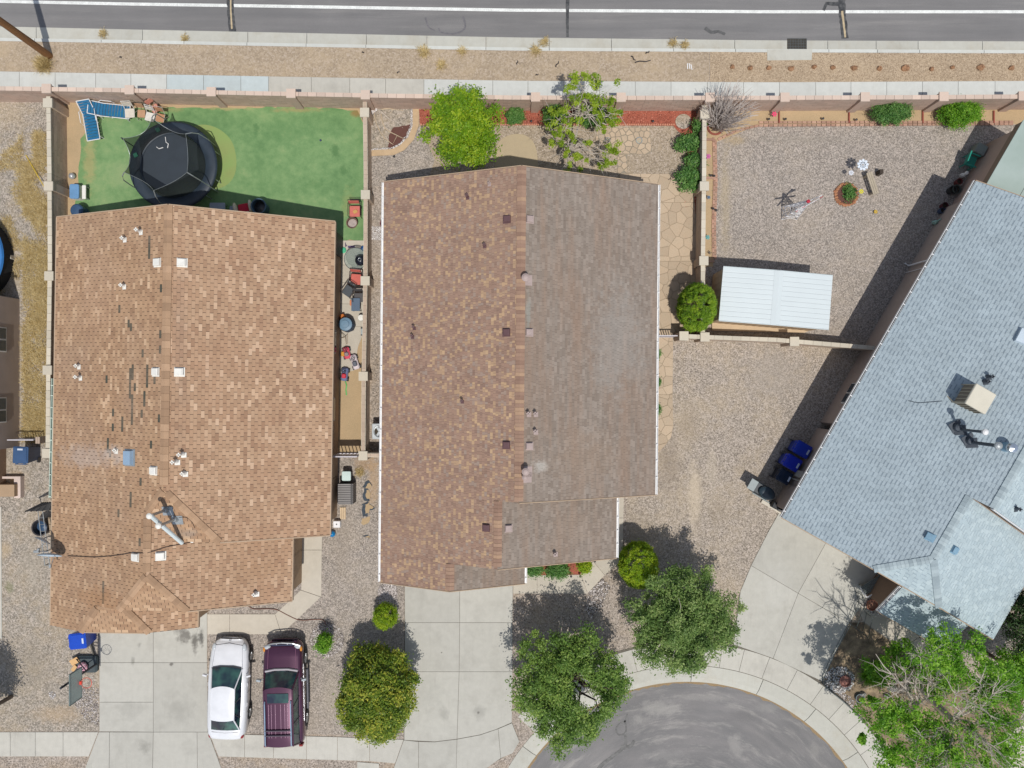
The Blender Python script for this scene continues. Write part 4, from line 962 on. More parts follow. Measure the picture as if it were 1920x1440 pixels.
# --- grey house on the right
h3 = thing('house', 'grey shingle house set at an angle on the east lot', 'house', (18, 4, 0), world=True)
D = House(h3, 29.95)
k3 = .0105; hw = lambda X: 2.8 + k3 * (X - 520.5)
D.facet([(520.5, -705, 2.8), (765, -705, hw(765)), (765, -211, hw(765)), (520.5, -211, 2.8)], 'w')
D.facet([(520.5, -211, 2.8), (731, -211, hw(731)), (731, -95, hw(731)), (520.5, -95, 2.8)], 'w')
D.facet([(520.5, -95, 2.8), (731, -95, hw(731)), (669, -33, hw(669)), (520.5, -33, 2.8)], 'w')
D.facet([(765, -705, hw(765)), (1009.5, -705, 2.8), (1009.5, -211, 2.8), (765, -211, hw(765))], 'e')
D.facet([(731, -211, hw(731)), (941.5, -211, 2.8), (941.5, -33, 2.8), (793, -33, hw(669)), (731, -95, hw(731))], 'e')
D.facet([(731, -95, hw(731)), (793, -33, hw(669)), (669, -33, hw(669))], 'e')
D.facet([(750, -33, 3.25), (880, -33, 3.25), (880, 25, 2.62), (750, 25, 2.62)], 'p')
D.deck(m_deck)
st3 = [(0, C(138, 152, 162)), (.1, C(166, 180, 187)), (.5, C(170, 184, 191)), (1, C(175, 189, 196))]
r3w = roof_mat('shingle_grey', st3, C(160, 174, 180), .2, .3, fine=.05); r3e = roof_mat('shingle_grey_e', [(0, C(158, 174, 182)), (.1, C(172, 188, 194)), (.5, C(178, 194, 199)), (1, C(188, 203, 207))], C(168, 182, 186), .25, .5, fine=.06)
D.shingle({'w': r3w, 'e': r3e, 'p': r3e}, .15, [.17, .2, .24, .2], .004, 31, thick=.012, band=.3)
rc3 = roof_mat('ridge_grey', [(0, C(150, 164, 170)), (1, C(180, 194, 198))])
D.caps((765, -705, hw(765)), (765, -211, hw(765)), rc3, .34, .42, .15, 1); D.caps((731, -211, hw(731)), (731, -95, hw(731)), rc3, .34, .42, .15, 2)
D.caps((669, -33, hw(669)), (731, -95, hw(731)), rc3, .3, .3, .15, 3); D.caps((793, -33, hw(669)), (731, -95, hw(731)), rc3, .3, .3, .15, 4)
m_w3 = m_stucco_p
D.gable(520.5, 1009.5, -705, -211, 765, hw(765), m_w3, ins=16); D.gable(520.5, 941.5, -230, -95, 731, hw(731), m_w3, ins=16, i1=0); D.gable(520.5, 941.5, -115, -33, 731, hw(731), m_w3, ins=16, clip=hw(669) - .02)
q = MB(); pts = [D.F.g(x, y).xy[:] for x, y in ((768, -60), (868, -60), (868, 12), (768, 12))]; q.prism(pts, 0, 2.52); q.build('front_room_wall', mat('stucco_front', C(132, 110, 92), .95, .06, 1, 50, .06, bmp=.3), h3)
D.gutter((520.5, -33, 2.8), (520.5, -705, 2.8), m_white, -1, m_gin, .62); D.gutter((750, 25, 2.62), (750, -31, 3.2), m_white, -1, mat('gutter_navy', C(60, 66, 96), .7), .4)
for xa, xb, y, ha, hb in ((520, 669, -32, 2.8, hw(669)), (669, 793, -32, hw(669), hw(669)), (793, 941, -32, hw(669), 2.8), (520, 765, -706, 2.8, hw(765)), (765, 1009, -706, hw(765), 2.8), (750, 880, 26, 2.62, 2.62), (765, 1009, -210, hw(765), 2.8)):
    D.bar((xa, y, ha - .07), (xb, y, hb - .07), .03, .14, m_white if y == -210 else m_trimt)
# window of the grey house's west wall
for y0, y1, z0, z1, nm in ((-310, -268, 1.15, 2.15, 'window'),):
    w_ = MB(); w_.box(D.F.g(535.5, (y0 + y1) / 2, 1.65), (.06, (y1 - y0) / PX, 1.05), -math.radians(29.95)); wf = w_.build('window', m_fr, h3)
    for k in (-1, 1):
        w_ = MB(); w_.box(D.F.g(534.2, (y0 + y1) / 2 + k * 10.2, 1.65), (.06, .43, .92), -math.radians(29.95)); w_.build('pane', m_glass, wf)
w_ = MB(); w_.box(D.F.g(535.6, -200, 1.5), (.03, .3, .18), -math.radians(29.95)); w_.build('wall_vent', m_fr, h3)
# electric meter
w_ = MB(); w_.box(D.F.g(532, -118, 1.45), (.2, .3, .8), -math.radians(29.95)); w_.build('meter_box', mat('meter', C(150, 152, 148), .6), h3)
w_ = MB(); w_.tube([D.F.g(529, -106, 0), D.F.g(529, -106, 2.6)], .03); w_.build('conduit', mat('meter', C(150, 152, 148), .6), h3)
# downspout
w_ = MB(); w_.tube([D.F.g(521, -560, 2.7), D.F.g(532, -561, 2.35), D.F.g(532, -562, .12), D.F.g(524, -563, .05)], .04); w_.build('downspout', m_white, h3)
w_ = MB(); w_.tube([D.F.g(535, -548, 2.6), D.F.g(534, -548, .1)], .015); w_.build('cable', m_white, h3)
def garage(H, X, Y, wd=4.9):
    a = math.radians({id(A): .917, id(B2): .52, id(D): 29.95}[id(H)]); q = MB(); q.box(H.F.g(X, Y + 1.2, 1.08), (wd + .2, .06, 2.2), -a); g = q.build('garage_door', m_fr, H.root)
    for k in range(4): q = MB(); q.box(H.F.g(X, Y + 2.6, .3 + k * .52), (wd, .05, .49), -a); q.build('panel', mat('garage_cream', C(206, 196, 178), .7, .04), g)
garage(A, -650, 426, 4.6); garage(B2, -98, 331.5); garage(D, 645, -46)
# enclosed patio at the back
q = MB(); q.prism([D.F.g(x, y).xy[:] for x, y in ((546, -834), (860, -834), (860, -700), (546, -700))], 0, 2.15); q.build('patio_wall', mat('stucco_rose', C(186, 160, 144), .95, .05, 1, 50, .06), h3)
q = MB(); q.prism([D.F.g(x, y).xy[:] for x, y in ((541, -839), (870, -839), (870, -700), (541, -700))], 2.15, 2.66); q.build('patio_fascia', mat('fascia_brown', C(140, 120, 102), .8, .05), h3)
q = MB(); q.prism([D.F.g(x, y).xy[:] for x, y in ((540, -840), (871, -840), (871, -703), (540, -703))], 2.66, 2.70); q.build('patio_roof', mat('roll_roofing', C(160, 176, 168), .9, .04, .8, 60, .06, C(168, 182, 176)), h3)
q = MB(); q.box(D.F.g(600, -760, 2.705), (.02, 3.0, .012), -math.radians(29.95)); q.build('seam', mat('seam', C(110, 118, 114), .8), h3)

# --- far west house, only a strip of its east wall shows
h0 = thing('house', 'pinkish grey stucco house cut off by the west edge of the picture', 'house', (-25, 0, 0), world=True)
E = House(h0, 0)
E.facet([(-1400, -170, 2.8), (-1155, -170, 5.3), (-1155, 130, 5.3), (-1400, 130, 2.8)], 'w'); E.facet([(-1155, -170, 5.3), (-910, -170, 2.8), (-910, 130, 2.8), (-1155, 130, 5.3)], 'e')
E.facets = [([(x - 12 if x > -1000 else x, y, z) for x, y, z in p], k) for p, k in E.facets]
E.deck(r1e)
q = MB(); q.prism([E.F.g(x, y).xy[:] for x, y in ((-1380, -159), (-923, -159), (-923, 118), (-1380, 118))], 0, 2.72); q.build('wall', m_stucco_p, h0)
q = MB(); q.prism([E.F.g(x, y).xy[:] for x, y in ((-1380, 118), (-948, 118), (-948, 186), (-1380, 186))], 0, 2.6); q.build('wall', m_stucco_b, h0)
q = MB(); q.prism([E.F.g(x, y).xy[:] for x, y in ((-1380, 186), (-919, 186), (-919, 208), (-1380, 208))], 0, .55); q.build('planter_wall', m_stucco_t, h0)
q = MB(); q.prism([E.F.g(x, y).xy[:] for x, y in ((-1380, 172), (-914, 172), (-914, 212), (-926, 212), (-926, 176), (-1380, 176))], 0, .3); q.build('step_edge', mat('edge_pink', C(214, 196, 186), .8), h0)
w_ = MB(); w_.box(E.F.g(-934, -162, 2.71), (.9, .08, .1)); w_.build('trim', m_fr, h0)
for y0, y1 in ((-103, -58), (24, 70)):
    w_ = MB(); w_.box(E.F.g(-922.5, (y0 + y1) / 2, 1.75), (.06, (y1 - y0) / PX, 1.5)); wf = w_.build('window', m_fr, h0)
    for k in (-1, 1):
        w_ = MB(); w_.box(E.F.g(-921.6, (y0 + y1) / 2 + k * (y1 - y0) / 4.1, 1.75), (.06, (y1 - y0) / PX / 2 - .09, 1.36)); w_.build('pane', m_glass, wf)
q = MB(); q.box(G(20, 640, 2.05) , (.2, .12, .14)); 
# ------------------------------------------------------------------ trees, shrubs, plants
m_bark = mat('bark', C(112, 98, 84), .95, .2, 4, 40, .25, bmp=.5)
m_barkg = mat('bark_pale', C(196, 186, 174), .9, .15, 4, 40, .2, bmp=.3)
m_barkd = mat('bark_dark', C(74, 64, 56), .95, .2, 4, 40, .25)
lf_bright = leaf_mat('leaf_bright', (84, 124, 26), (136, 180, 36), (204, 220, 60), .45)
lf_sparse = leaf_mat('leaf_olive', (110, 142, 36), (158, 188, 50), (206, 222, 84), .5)
lf_oak = leaf_mat('leaf_dark_green', (74, 106, 44), (116, 152, 66), (178, 200, 100), .35)
lf_oak2 = leaf_mat('leaf_dusty_green', (76, 106, 50), (118, 150, 76), (180, 198, 122), .35)
lf_yel = leaf_mat('leaf_yellowish', (58, 88, 30), (122, 150, 46), (214, 208, 82), .35)
lf_col = leaf_mat('leaf_juniper', (70, 106, 24), (124, 164, 34), (184, 208, 60), .35)
lf_lime = leaf_mat('leaf_lime', (84, 122, 20), (144, 180, 28), (206, 220, 56), .35)
lf_rose = leaf_mat('leaf_rose', (58, 100, 46), (92, 142, 66), (144, 180, 100), .3)
lf_elm = leaf_mat('leaf_elm', (66, 120, 26), (118, 176, 42), (184, 226, 84), .45)
lf_dk = leaf_mat('leaf_deep', (30, 48, 24), (52, 80, 36), (86, 112, 52), .15)
m_straw = leaf_mat('straw', (176, 152, 100), (216, 192, 134), (240, 224, 176), .35)
def wpx(px, py, h): return P(px, py, h)
def shell_clumps(c, r, n, seed, lo=.72, zmin=-.25, sig=.2, bump_=.12, hole=None):
    rr = random.Random(seed); out = []
    while len(out) < n:
        z = rr.uniform(zmin, 1); a = rr.uniform(0, 2 * math.pi); q = math.sqrt(max(0, 1 - z * z))
        d = Vector((q * math.cos(a), q * math.sin(a), z))
        k = rr.uniform(lo, 1) * (1 + bump_ * mnoise.noise(d * 2.2 + Vector((seed, 0, 0))) * 2)
        p = Vector((c[0] + d.x * r[0] * k, c[1] + d.y * r[1] * k, c[2] + d.z * r[2] * k))
        if hole:
            pp = proj(p)
            if any(((pp[0] - hx) / hr) ** 2 + ((pp[1] - hy) / (hr2)) ** 2 < 1 for hx, hy, hr, hr2 in hole): continue
        out.append((p.x, p.y, p.z, sig * rr.uniform(.6, 1.3)))
    return out
def limb(q, a, b, r0, r1, rr, wig=.12, n=5, seg=5):
    a, b = Vector(a), Vector(b); pts = []; L_ = (b - a).length
    for i in range(n + 1):
        t = i / n; p = a.lerp(b, t); w_ = math.sin(t * math.pi) * wig * L_
        pts.append(p + Vector((rr.uniform(-w_, w_), rr.uniform(-w_, w_), rr.uniform(-w_, w_) * .5 + math.sin(t * math.pi) * .08 * L_)))
    pts[0], pts[-1] = a, b; q.tube(pts, r0, seg, True, r1); return pts
def tree(name, label, base, c, r, ncl, per, size, lf, seed, bark=m_bark, trunk=.13, nlimb=26, cat='tree', group=None, hole=None, lo=.72, sig=.2, zmin=-.25, flat=.8, extra=(), inner=.25):
    t = thing(name, label, cat, base, world=True, group=group); rr = random.Random(seed)
    cl = shell_clumps(c, r, ncl, seed, lo, zmin, sig, hole=hole, bump_=.02 if lo > .88 else .14) + list(extra)
    cl += shell_clumps(c, [x * .6 for x in r], int(ncl * inner), seed + 9, .3, -.2, sig * 1.3, hole=hole)
    leaf_cloud('crown', cl, per, size, lf, t, seed=seed, org=base, flat=flat)
    q = MB(); b0 = Vector(base); fork = Vector((b0.x * .6 + c[0] * .4, b0.y * .6 + c[1] * .4, max(.25, (c[2] - r[2] * .7))))
    q.tube([b0 - Vector((0, 0, .05)), b0.lerp(fork, .5), fork], trunk, 8, True, trunk * .75)
    pick = rr.sample(cl, min(nlimb, len(cl)))
    for p in pick:
        e = Vector(p[:3]); pts = limb(q, fork, e, trunk * .5, .012, rr)
        for _ in range(3):
            s0 = pts[rr.randint(2, 4)]; e2 = s0 + Vector((rr.gauss(0, 1), rr.gauss(0, 1), rr.uniform(0, .5))) * r[0] * .13; limb(q, s0, e2, .018, .005, rr, n=3, seg=4)
    q.build('trunk', bark, t); return t
def cpt(px, py, h): v = P(px, py, h); return (v.x, v.y, v.z)
# bright green tree behind the middle house
tree('leafy_tree', 'bright yellow green tree behind the middle house, beside the white pebble bed', G(874, 232), cpt(868, 240, 2.9), (1.6, 1.7, 1.25), 190, 80, .12, lf_bright, 41, m_barkd, .07, 40, hole=[(850, 195, 6, 10), (872, 208, 8, 7), (882, 225, 7, 9), (905, 190, 6, 8), (832, 262, 6, 5)], lo=.35, sig=.14, inner=.35, extra=[cpt(866, 170, 3.4) + (.12,), cpt(888, 175, 3.4) + (.12,), cpt(862, 178, 3.3) + (.12,), cpt(840, 185, 3) + (.12,), cpt(935, 208, 2.8) + (.12,), cpt(892, 305, 2.6) + (.14,), cpt(905, 295, 2.6) + (.14,), cpt(800, 260, 2.6) + (.12,)])
# sparse tree
sp = [(1098, 160, 3.4, .3), (1120, 150, 3.4, .28), (1083, 148, 3.3, .22), (1135, 178, 3.2, .32), (1118, 195, 3.0, .3), (1148, 185, 3.1, .22), (1105, 210, 2.7, .28), (1125, 215, 2.6, .2), (1068, 170, 3.2, .2), (1090, 178, 3.2, .22),
      (1060, 213, 2.4, .26), (1048, 225, 2.3, .3), (1042, 250, 2.2, .28), (1040, 262, 2.2, .2), (1060, 240, 2.3, .22), (1070, 255, 2.2, .2), (1148, 222, 2.3, .24), (1140, 235, 2.2, .2), (1160, 212, 2.3, .12), (1128, 238, 2.2, .14),
      (1075, 295, 2.0, .16), (1092, 302, 1.9, .2), (1064, 285, 2.0, .14), (1060, 318, 2.0, .12), (1138, 290, 2.0, .22), (1152, 282, 2.0, .2), (1130, 310, 1.9, .16), (1145, 300, 1.9, .16), (1100, 268, 2.2, .14), (1070, 315, 1.9, .08)]
t = thing('sparse_tree', 'straggly thin crowned tree with bare twigs beside the red mulch bed', 'tree', G(1075, 262), world=True)
cl = [(*cpt(x, y, h), r * .8) for x, y, h, r in sp]
leaf_cloud('crown', [c[:3] + (c[3] * k_,) if k_ == 1 else (c[0] + rr0.gauss(0, c[3]), c[1] + rr0.gauss(0, c[3]), c[2] + rr0.gauss(0, .15), c[3] * k_) for rr0 in [random.Random(6)] for c in cl for k_ in (.3, .35, .4, .45)], 62, .11, lf_sparse, t, seed=5, org=G(1075, 262), flat=.7)
q = MB(); rr = random.Random(8); bs = G(1077, 262); f1 = P(1080, 255, 1.0); f2 = P(1088, 215, 2.0)
q.tube([bs, f1, f2], .07, 7, True, .045); f3 = P(1066, 275, 1.4); q.tube([bs, f3], .05, 6, True, .03)
for c_ in cl:
    v = Vector(c_[:3]); s0 = f2 if v.y > f2.y - .9 else f3 if v.y < f1.y + .1 else f1
    pts = limb(q, s0, v, .03, .008, rr)
    for _ in range(5): limb(q, pts[rr.randint(2, 5)], v + Vector((rr.gauss(0, .4), rr.gauss(0, .4), rr.gauss(0, .2))), .012, .004, rr, n=3, seg=4)
for k in range(16):
    v = P(rr.uniform(1045, 1110), rr.uniform(135, 215), rr.uniform(2.6, 3.5)); limb(q, f2, v, .02, .004, rr, seg=4)
for k in range(7):
    v = P(rr.uniform(1100, 1125), rr.uniform(265, 300), rr.uniform(1.2, 2)); limb(q, f3, v, .015, .004, rr, seg=4)
q.build('trunk', m_barkg, t)
# bare fan shrub by the wall
t = thing('ocotillo', 'large bare shrub of thin grey upright stems in the corner by the block wall', 'shrub', G(1341, 240), world=True)
q = MB(); rr = random.Random(12)
for k in range(210):
    a = rr.uniform(0, 6.28); rad = rr.random() ** .55 * 1.4; h = rr.uniform(1.5, 2.9) * (1 - .25 * rad / 1.4)
    b0 = G(1341, 240) + Vector((math.cos(a), math.sin(a), 0)) * rr.uniform(0, .16)
    tip = G(1352, 226) + Vector((math.cos(a) * rad, math.sin(a) * rad * .9, h)); mid = b0.lerp(tip, .5) + Vector((rr.uniform(-.1, .1), rr.uniform(-.1, .1), .25)); m2 = b0.lerp(tip, .8) + Vector((rr.uniform(-.05, .05), rr.uniform(-.05, .05), .16))
    q.cr = rr.random(); q.tube([b0, mid, m2, tip], .017, 4, True, .007)
    if rr.random() < .7: q.tube([m2, m2 + Vector((rr.gauss(0, .16), rr.gauss(0, .16), rr.uniform(.1, .4)))], .01, 4, True, .004)
q.build('stems', mat('stem_grey', C(216, 206, 198), .9, .15, 5, 30, .2, C(188, 176, 168), rnd=.2), t)
# clipped shrubs
tree('clipped_shrub', 'tall rounded bright green shrub at the end of the wall beside the metal shed', G(1291, 590), cpt(1306, 576, 1.55), (.74, 1.0, 1.45), 420, 110, .06, lf_col, 51, m_barkd, .08, 6, 'shrub', lo=.96, sig=.05, zmin=-.75, inner=0)
tree('clipped_shrub', 'tall clipped yellow green shrub at the corner of the front walk', G(1184, 1035), cpt(1197, 1059, 1.45), (.8, .95, 1.35), 420, 110, .06, lf_lime, 52, m_barkd, .08, 6, 'shrub', lo=.96, sig=.05, zmin=-.75, inner=0)
tree('clipped_shrub', 'small round yellow green shrub in a ring of white pebbles', G(728, 1143), cpt(722, 1156, .75), (.47, .52, .62), 120, 90, .06, lf_lime, 53, m_barkd, .04, 4, 'shrub', lo=.9, sig=.06, zmin=-.8, inner=0)
tree('round_tree', 'round dense tree with yellowing leaves between the parked cars and the middle driveway', G(722, 1256), cpt(707, 1299, 1.9), (1.6, 1.95, 1.5), 420, 75, .115, lf_yel, 54, m_bark, .12, 30, lo=.82, sig=.13, zmin=-.55, inner=.2)
tree('shade_tree', 'broad dark green tree right of the middle driveway with its trunk showing through a gap', G(1056, 1236), cpt(1070, 1283, 2.8), (2.5, 2.6, 1.45), 330, 120, .11, lf_oak, 55, m_barkd, .15, 46, hole=[(1092, 1296, 26, 30), (1108, 1318, 24, 22), (1075, 1268, 14, 20), (1120, 1252, 12, 14)], lo=.35, sig=.15, inner=.12)
tree('shade_tree', 'broad dusty green tree at the edge of the court between two driveways', G(1246, 1112), cpt(1279, 1160, 2.9), (2.46, 2.32, 1.5), 350, 120, .11, lf_oak2, 56, m_barkg, .15, 50, lo=.35, sig=.15, inner=.15)
# tree outside the west edge, whose shade falls on the gravel
tree('leafy_tree', 'tree just outside the west edge whose shade falls on the front gravel', G(22, 1306), (G(22, 1306).x - .45, G(22, 1306).y, 3.0), (.9, 1.35, 1.0), 140, 80, .12, lf_oak, 57, m_bark, .1, 14, lo=.5)
# wall shrubs
tree('wall_shrub', 'oval green shrub against the pink wall, left one in the east bed', G(1652, 219), cpt(1671, 211, .55), (.82, .5, .5), 120, 90, .07, lf_rose, 61, m_barkd, .04, 6, 'shrub', lo=.7, sig=.09, zmin=-.4)
tree('wall_shrub', 'brighter green shrub with yellow patches against the pink wall near the patio roof', G(1777, 222), cpt(1800, 213, .6), (.84, .56, .55), 120, 90, .08, lf_elm, 62, m_barkd, .04, 6, 'shrub', lo=.7, sig=.1, zmin=-.4)
tree('wall_shrub', 'small low green shrub in the red mulch bed right of the bright tree', G(966, 219), cpt(966, 218, .3), (.42, .34, .32), 50, 70, .07, lf_rose, 63, m_barkd, .02, 3, 'shrub', lo=.6, sig=.07, zmin=-.2)
tree('wall_shrub', 'dark green shrub behind the straggly tree in the mulch bed', G(1041, 223), cpt(1040, 216, .5), (.5, .4, .5), 70, 80, .08, lf_rose, 64, m_barkd, .03, 4, 'shrub', lo=.6, sig=.09, zmin=-.2)
tree('wall_shrub', 'dark green shrub under the right side of the straggly tree', G(1104, 226), cpt(1108, 218, .5), (.75, .42, .5), 90, 80, .08, lf_rose, 65, m_barkd, .03, 4, 'shrub', lo=.6, sig=.09, zmin=-.2)
for i, (x, y, rx, ry, lb) in enumerate([(1309, 240, .2, .3, 'rose bush at the top end of the narrow red bed by the wall'), (1299, 268, .28, .35, 'rose bush below the gravel circle in the narrow red bed'), (1284, 268, .34, .3, 'rose bush leaning left out of the narrow red bed'), (1304, 302, .42, .34, 'rose bush halfway down the narrow red bed'), (1286, 335, .42, .5, 'wide rose bush at the lower left of the narrow red bed'), (1303, 338, .38, .48, 'wide rose bush at the lower right of the narrow red bed, against the wall')]):
    tree('rose_bush', lb, G(x - 6, y + 8), cpt(x, y, .5), (rx, ry, .45), 26, 40, .11, lf_rose, 70 + i, m_barkd, .02, 8, 'bush', lo=.5, sig=.1, zmin=-.4, group='rose bushes in the narrow bed')
for i, (x, y, rx, ry, lb) in enumerate([(1000, 1065, .35, .28, 'low rose bush at the left end of the front bed'), (1046, 1068, .5, .36, 'bushy rose with dark leaves in the middle of the front bed'), (1096, 1060, .18, .2, 'small yellow green plant at the right end of the front bed')]):
    tree('rose_bush', lb, G(x - 2, y - 8), cpt(x, y, .4), (rx, ry, .36), 60, 60, .085, lf_rose if i < 2 else lf_lime, 80 + i, m_barkd, .02, 8, 'bush', lo=.5, sig=.09, zmin=-.4, group='plants in the front bed')
for i, (y, lb) in enumerate([(664, 'green plant peeping out under the east gutter, topmost of three'), (716, 'green plant peeping out under the east gutter, middle of three'), (768, 'green plant peeping out under the east gutter, lowest of three')]):
    tree('eave_plant', lb, G(1222, y), (G(1226, y).x, G(1226, y).y, .4), (.2, .3 if i != 1 else .18, .35), 30, 70, .06, lf_rose, 90 + i, m_barkd, .02, 3, 'plant', lo=.5, sig=.06, zmin=-.4, group='plants under the east gutter')
tree('young_tree', 'small upright green shrub in the ring of white stones on the front gravel', G(614, 1192), cpt(609, 1206, .9), (.26, .5, .8), 46, 70, .08, lf_elm, 95, m_barkd, .03, 8, 'shrub', lo=.2, sig=.1, zmin=-.9)
tree('dark_tree', 'dark green tree beyond the east gutter of the grey house', G(1838, 1140), cpt(1932, 1168, 2.6), (1.0, 1.5, 1.7), 140, 80, .1, lf_dk, 96, m_barkd, .12, 12, lo=.6, sig=.16, zmin=-.8)
tree('leafy_tree', 'leafy tree at the east edge below the grey roof', G(1850, 1225), cpt(1920, 1262, 2.6), (1.6, 1.1, 1.2), 120, 80, .12, lf_elm, 97, m_bark, .1, 12, lo=.5, sig=.18)
# big bare-branched elm at the lower right
t = thing('elm_tree', 'big half bare elm with pale branches and bright green leaf tufts at the lower right', 'tree', G(1690, 1258), world=True)
rr = random.Random(33); q = MB(); b1 = G(1690, 1258); f1 = P(1716, 1326, 1.8 + 1.2); fl = P(1787, 1350, 4.2); cl = []
q.tube([b1, P(1700, 1285, 1.5), f1], .14, 8, True, .09); q.tube([G(1700, 1262), P(1740, 1305, 2.0), fl], .17, 8, True, .11)
def spray(s0, tips, leafy, r0=.05):
    for tx, ty, th in tips:
        e = P(tx, ty, th); pts = limb(q, s0, e, r0, .01, rr, .06, 7, 6)
        for k in range(14):
            a = pts[rr.randint(1, 6)]; d = (e - s0).normalized(); e2 = a + (d + Vector((rr.gauss(0, .55), rr.gauss(0, .55), rr.gauss(0, .35)))).normalized() * rr.uniform(.5, 1.3)
            p2 = limb(q, a, e2, .02, .005, rr, .08, 4, 4)
            for k2 in range(4):
                a2 = p2[rr.randint(1, 3)]; limb(q, a2, a2 + ((e2 - a).normalized() + Vector((rr.gauss(0, .7), rr.gauss(0, .7), rr.gauss(0, .4)))).normalized() * rr.uniform(.2, .6), .009, .003, rr, .05, 2, 3)
            if rr.random() < leafy: cl.append((e2.x, e2.y, e2.z, rr.uniform(.14, .3)))
spray(f1, [(1642, 1226, 5), (1718, 1214, 5.2), (1655, 1328, 4.6), (1690, 1250, 5), (1745, 1265, 5), (1668, 1295, 4.8)], .04)
spray(fl, [(1845, 1262, 5.5), (1870, 1290, 5.6), (1925, 1348, 5.5), (1815, 1440, 5.4), (1765, 1450, 5.5), (1704, 1388, 5), (1872, 1405, 5.6), (1790, 1290, 5.6), (1895, 1450, 5.6), (1720, 1440, 5)], .12)
q.build('trunk', m_barkg, t)
blobs = [(1768, 1190, 5.2, .35), (1758, 1215, 5.0, .45), (1745, 1240, 4.8, .5), (1780, 1230, 5.2, .5), (1770, 1262, 5.0, .55), (1800, 1258, 5.2, .5), (1835, 1215, 5.3, .35), (1850, 1240, 5.3, .4), (1868, 1262, 5.2, .5), (1880, 1290, 5.2, .5), (1905, 1275, 5.0, .5),
    (1640, 1262, 2.2, .4), (1660, 1275, 2.2, .4), (1630, 1250, 2.2, .3), (1668, 1225, 2.2, .3), (1700, 1248, 3, .3), (1725, 1270, 3.6, .35), (1690, 1210, 2.4, .35), (1820, 1280, 5, .4), (1850, 1290, 5, .4), (1760, 1300, 4.2, .35), (1870, 1370, 5, .45), (1900, 1310, 5, .45), (1770, 1375, 4.6, .4), (1675, 1335, 4.6, .35), (1830, 1450, 5, .45), (1700, 1340, 4.4, .35), (1745, 1285, 4, .4), (1840, 1310, 5, .45), (1865, 1335, 5, .45), (1890, 1350, 5, .5), (1905, 1385, 5, .5), (1880, 1410, 5, .45), (1910, 1430, 5, .5),
    (1640, 1342, 4.6, .4), (1665, 1355, 4.8, .5), (1690, 1365, 4.8, .5), (1655, 1378, 4.8, .4), (1712, 1350, 4.6, .4), (1738, 1362, 4.4, .45), (1725, 1385, 4.8, .5), (1755, 1398, 4.8, .5), (1695, 1400, 4.9, .45), (1715, 1425, 4.8, .5), (1748, 1432, 4.8, .5), (1785, 1405, 4.8, .45), (1790, 1435, 4.9, .5), (1840, 1425, 5, .5), (1636, 1320, 4.5, .25), (1672, 1412, 4.6, .3), (1617, 1385, 4.6, .16), (1822, 1385, 4.8, .4), (1665, 1440, 4.6, .4), (1860, 1445, 5, .5)]
for x, y, h, r in blobs:
    v = P(x, y, h)
    for k in range(9): cl.append((v.x + rr.gauss(0, r * .75), v.y + rr.gauss(0, r * .75), v.z + rr.gauss(0, r * .6), r * rr.uniform(.16, .4)))
leaf_cloud('crown', cl, 68, .115, lf_elm, t, seed=34, org=G(1690, 1258), flat=.8)
# spiky grass clump, low shrubs in the bed
def blades(name, c, n, L_, m, seed, spread=.8, wd=.012, parent=None, up=.5, org=(0, 0, 0), stuff=False):
    rs = np.random.RandomState(seed); a = rs.uniform(0, 6.28, n); el = rs.uniform(.15, 1.2, n) * up; l = L_ * rs.uniform(.6, 1.1, n)
    d = np.stack([np.cos(a) * np.cos(el), np.sin(a) * np.cos(el), np.sin(el)], 1); s = np.stack([-np.sin(a), np.cos(a), np.zeros(n)], 1) * wd
    base = np.array(c)[None] + rs.normal(0, .04 * spread, (n, 3)) * [1, 1, 0]; tip = base + d * l[:, None]; mid = base + d * l[:, None] * .55 + [0, 0, .06]
    v = np.stack([base - s, mid - s, tip, mid + s], 1).reshape(-1, 3) - np.array(org); f = np.arange(4 * n).reshape(n, 4)
    return link(name, raw_mesh(name, v, f, m, rs.uniform(0, 1, n)), parent, stuff)
c0 = G(1628, 1262, .02)
t = thing('spiky_grass', 'spiky bright green grass clump in the bed at the lower right', 'plant', c0); blades('blades', (0, 0, .05), 700, .75, lf_elm, 3, parent=t, wd=.01, up=1.1)
c0 = G(85, 123, .0)
t = thing('dry_tuft', 'dry grey grass tuft at the foot of the wooden pole', 'weed', c0); blades('blades', (0, 0, .02), 700, .48, m_straw, 4, parent=t, wd=.007, up=1.0, spread=3)
for i, (x, y, L_, lb) in enumerate([(796, 98, .38, 'dry yellow weed touching the avenue kerb'), (828, 123, .25, 'small dry weed in the dirt verge near the bright tree'), (866, 97, .2, 'faint dry weed just right of the kerb weed'), (1021, 78, .22, 'weed growing in the gutter above the straggly tree'), (1262, 80, .2, 'first of two weeds in the gutter left of the drain'), (1284, 85, .22, 'second of two weeds in the gutter left of the drain'), (1004, 96, .3, 'pale weed at the back of the kerb'), (675, 885, .22, 'dry weed on the gravel below the slatted gate'), (192, 62, .2, 'weed in the gutter below the first tar seam'), (346, 72, .16, 'small weed at the kerb left of the first tar seam')]):
    z = -.1 if y < 95 and x not in (796, 866) else .0
    t = thing('dry_weed', lb, 'weed', G(x, y, z), group='dry weeds along the kerb and verge'); blades('blades', (0, 0, .01), 180, L_, m_straw, 20 + i, parent=t, wd=.008, up=.7, spread=2)
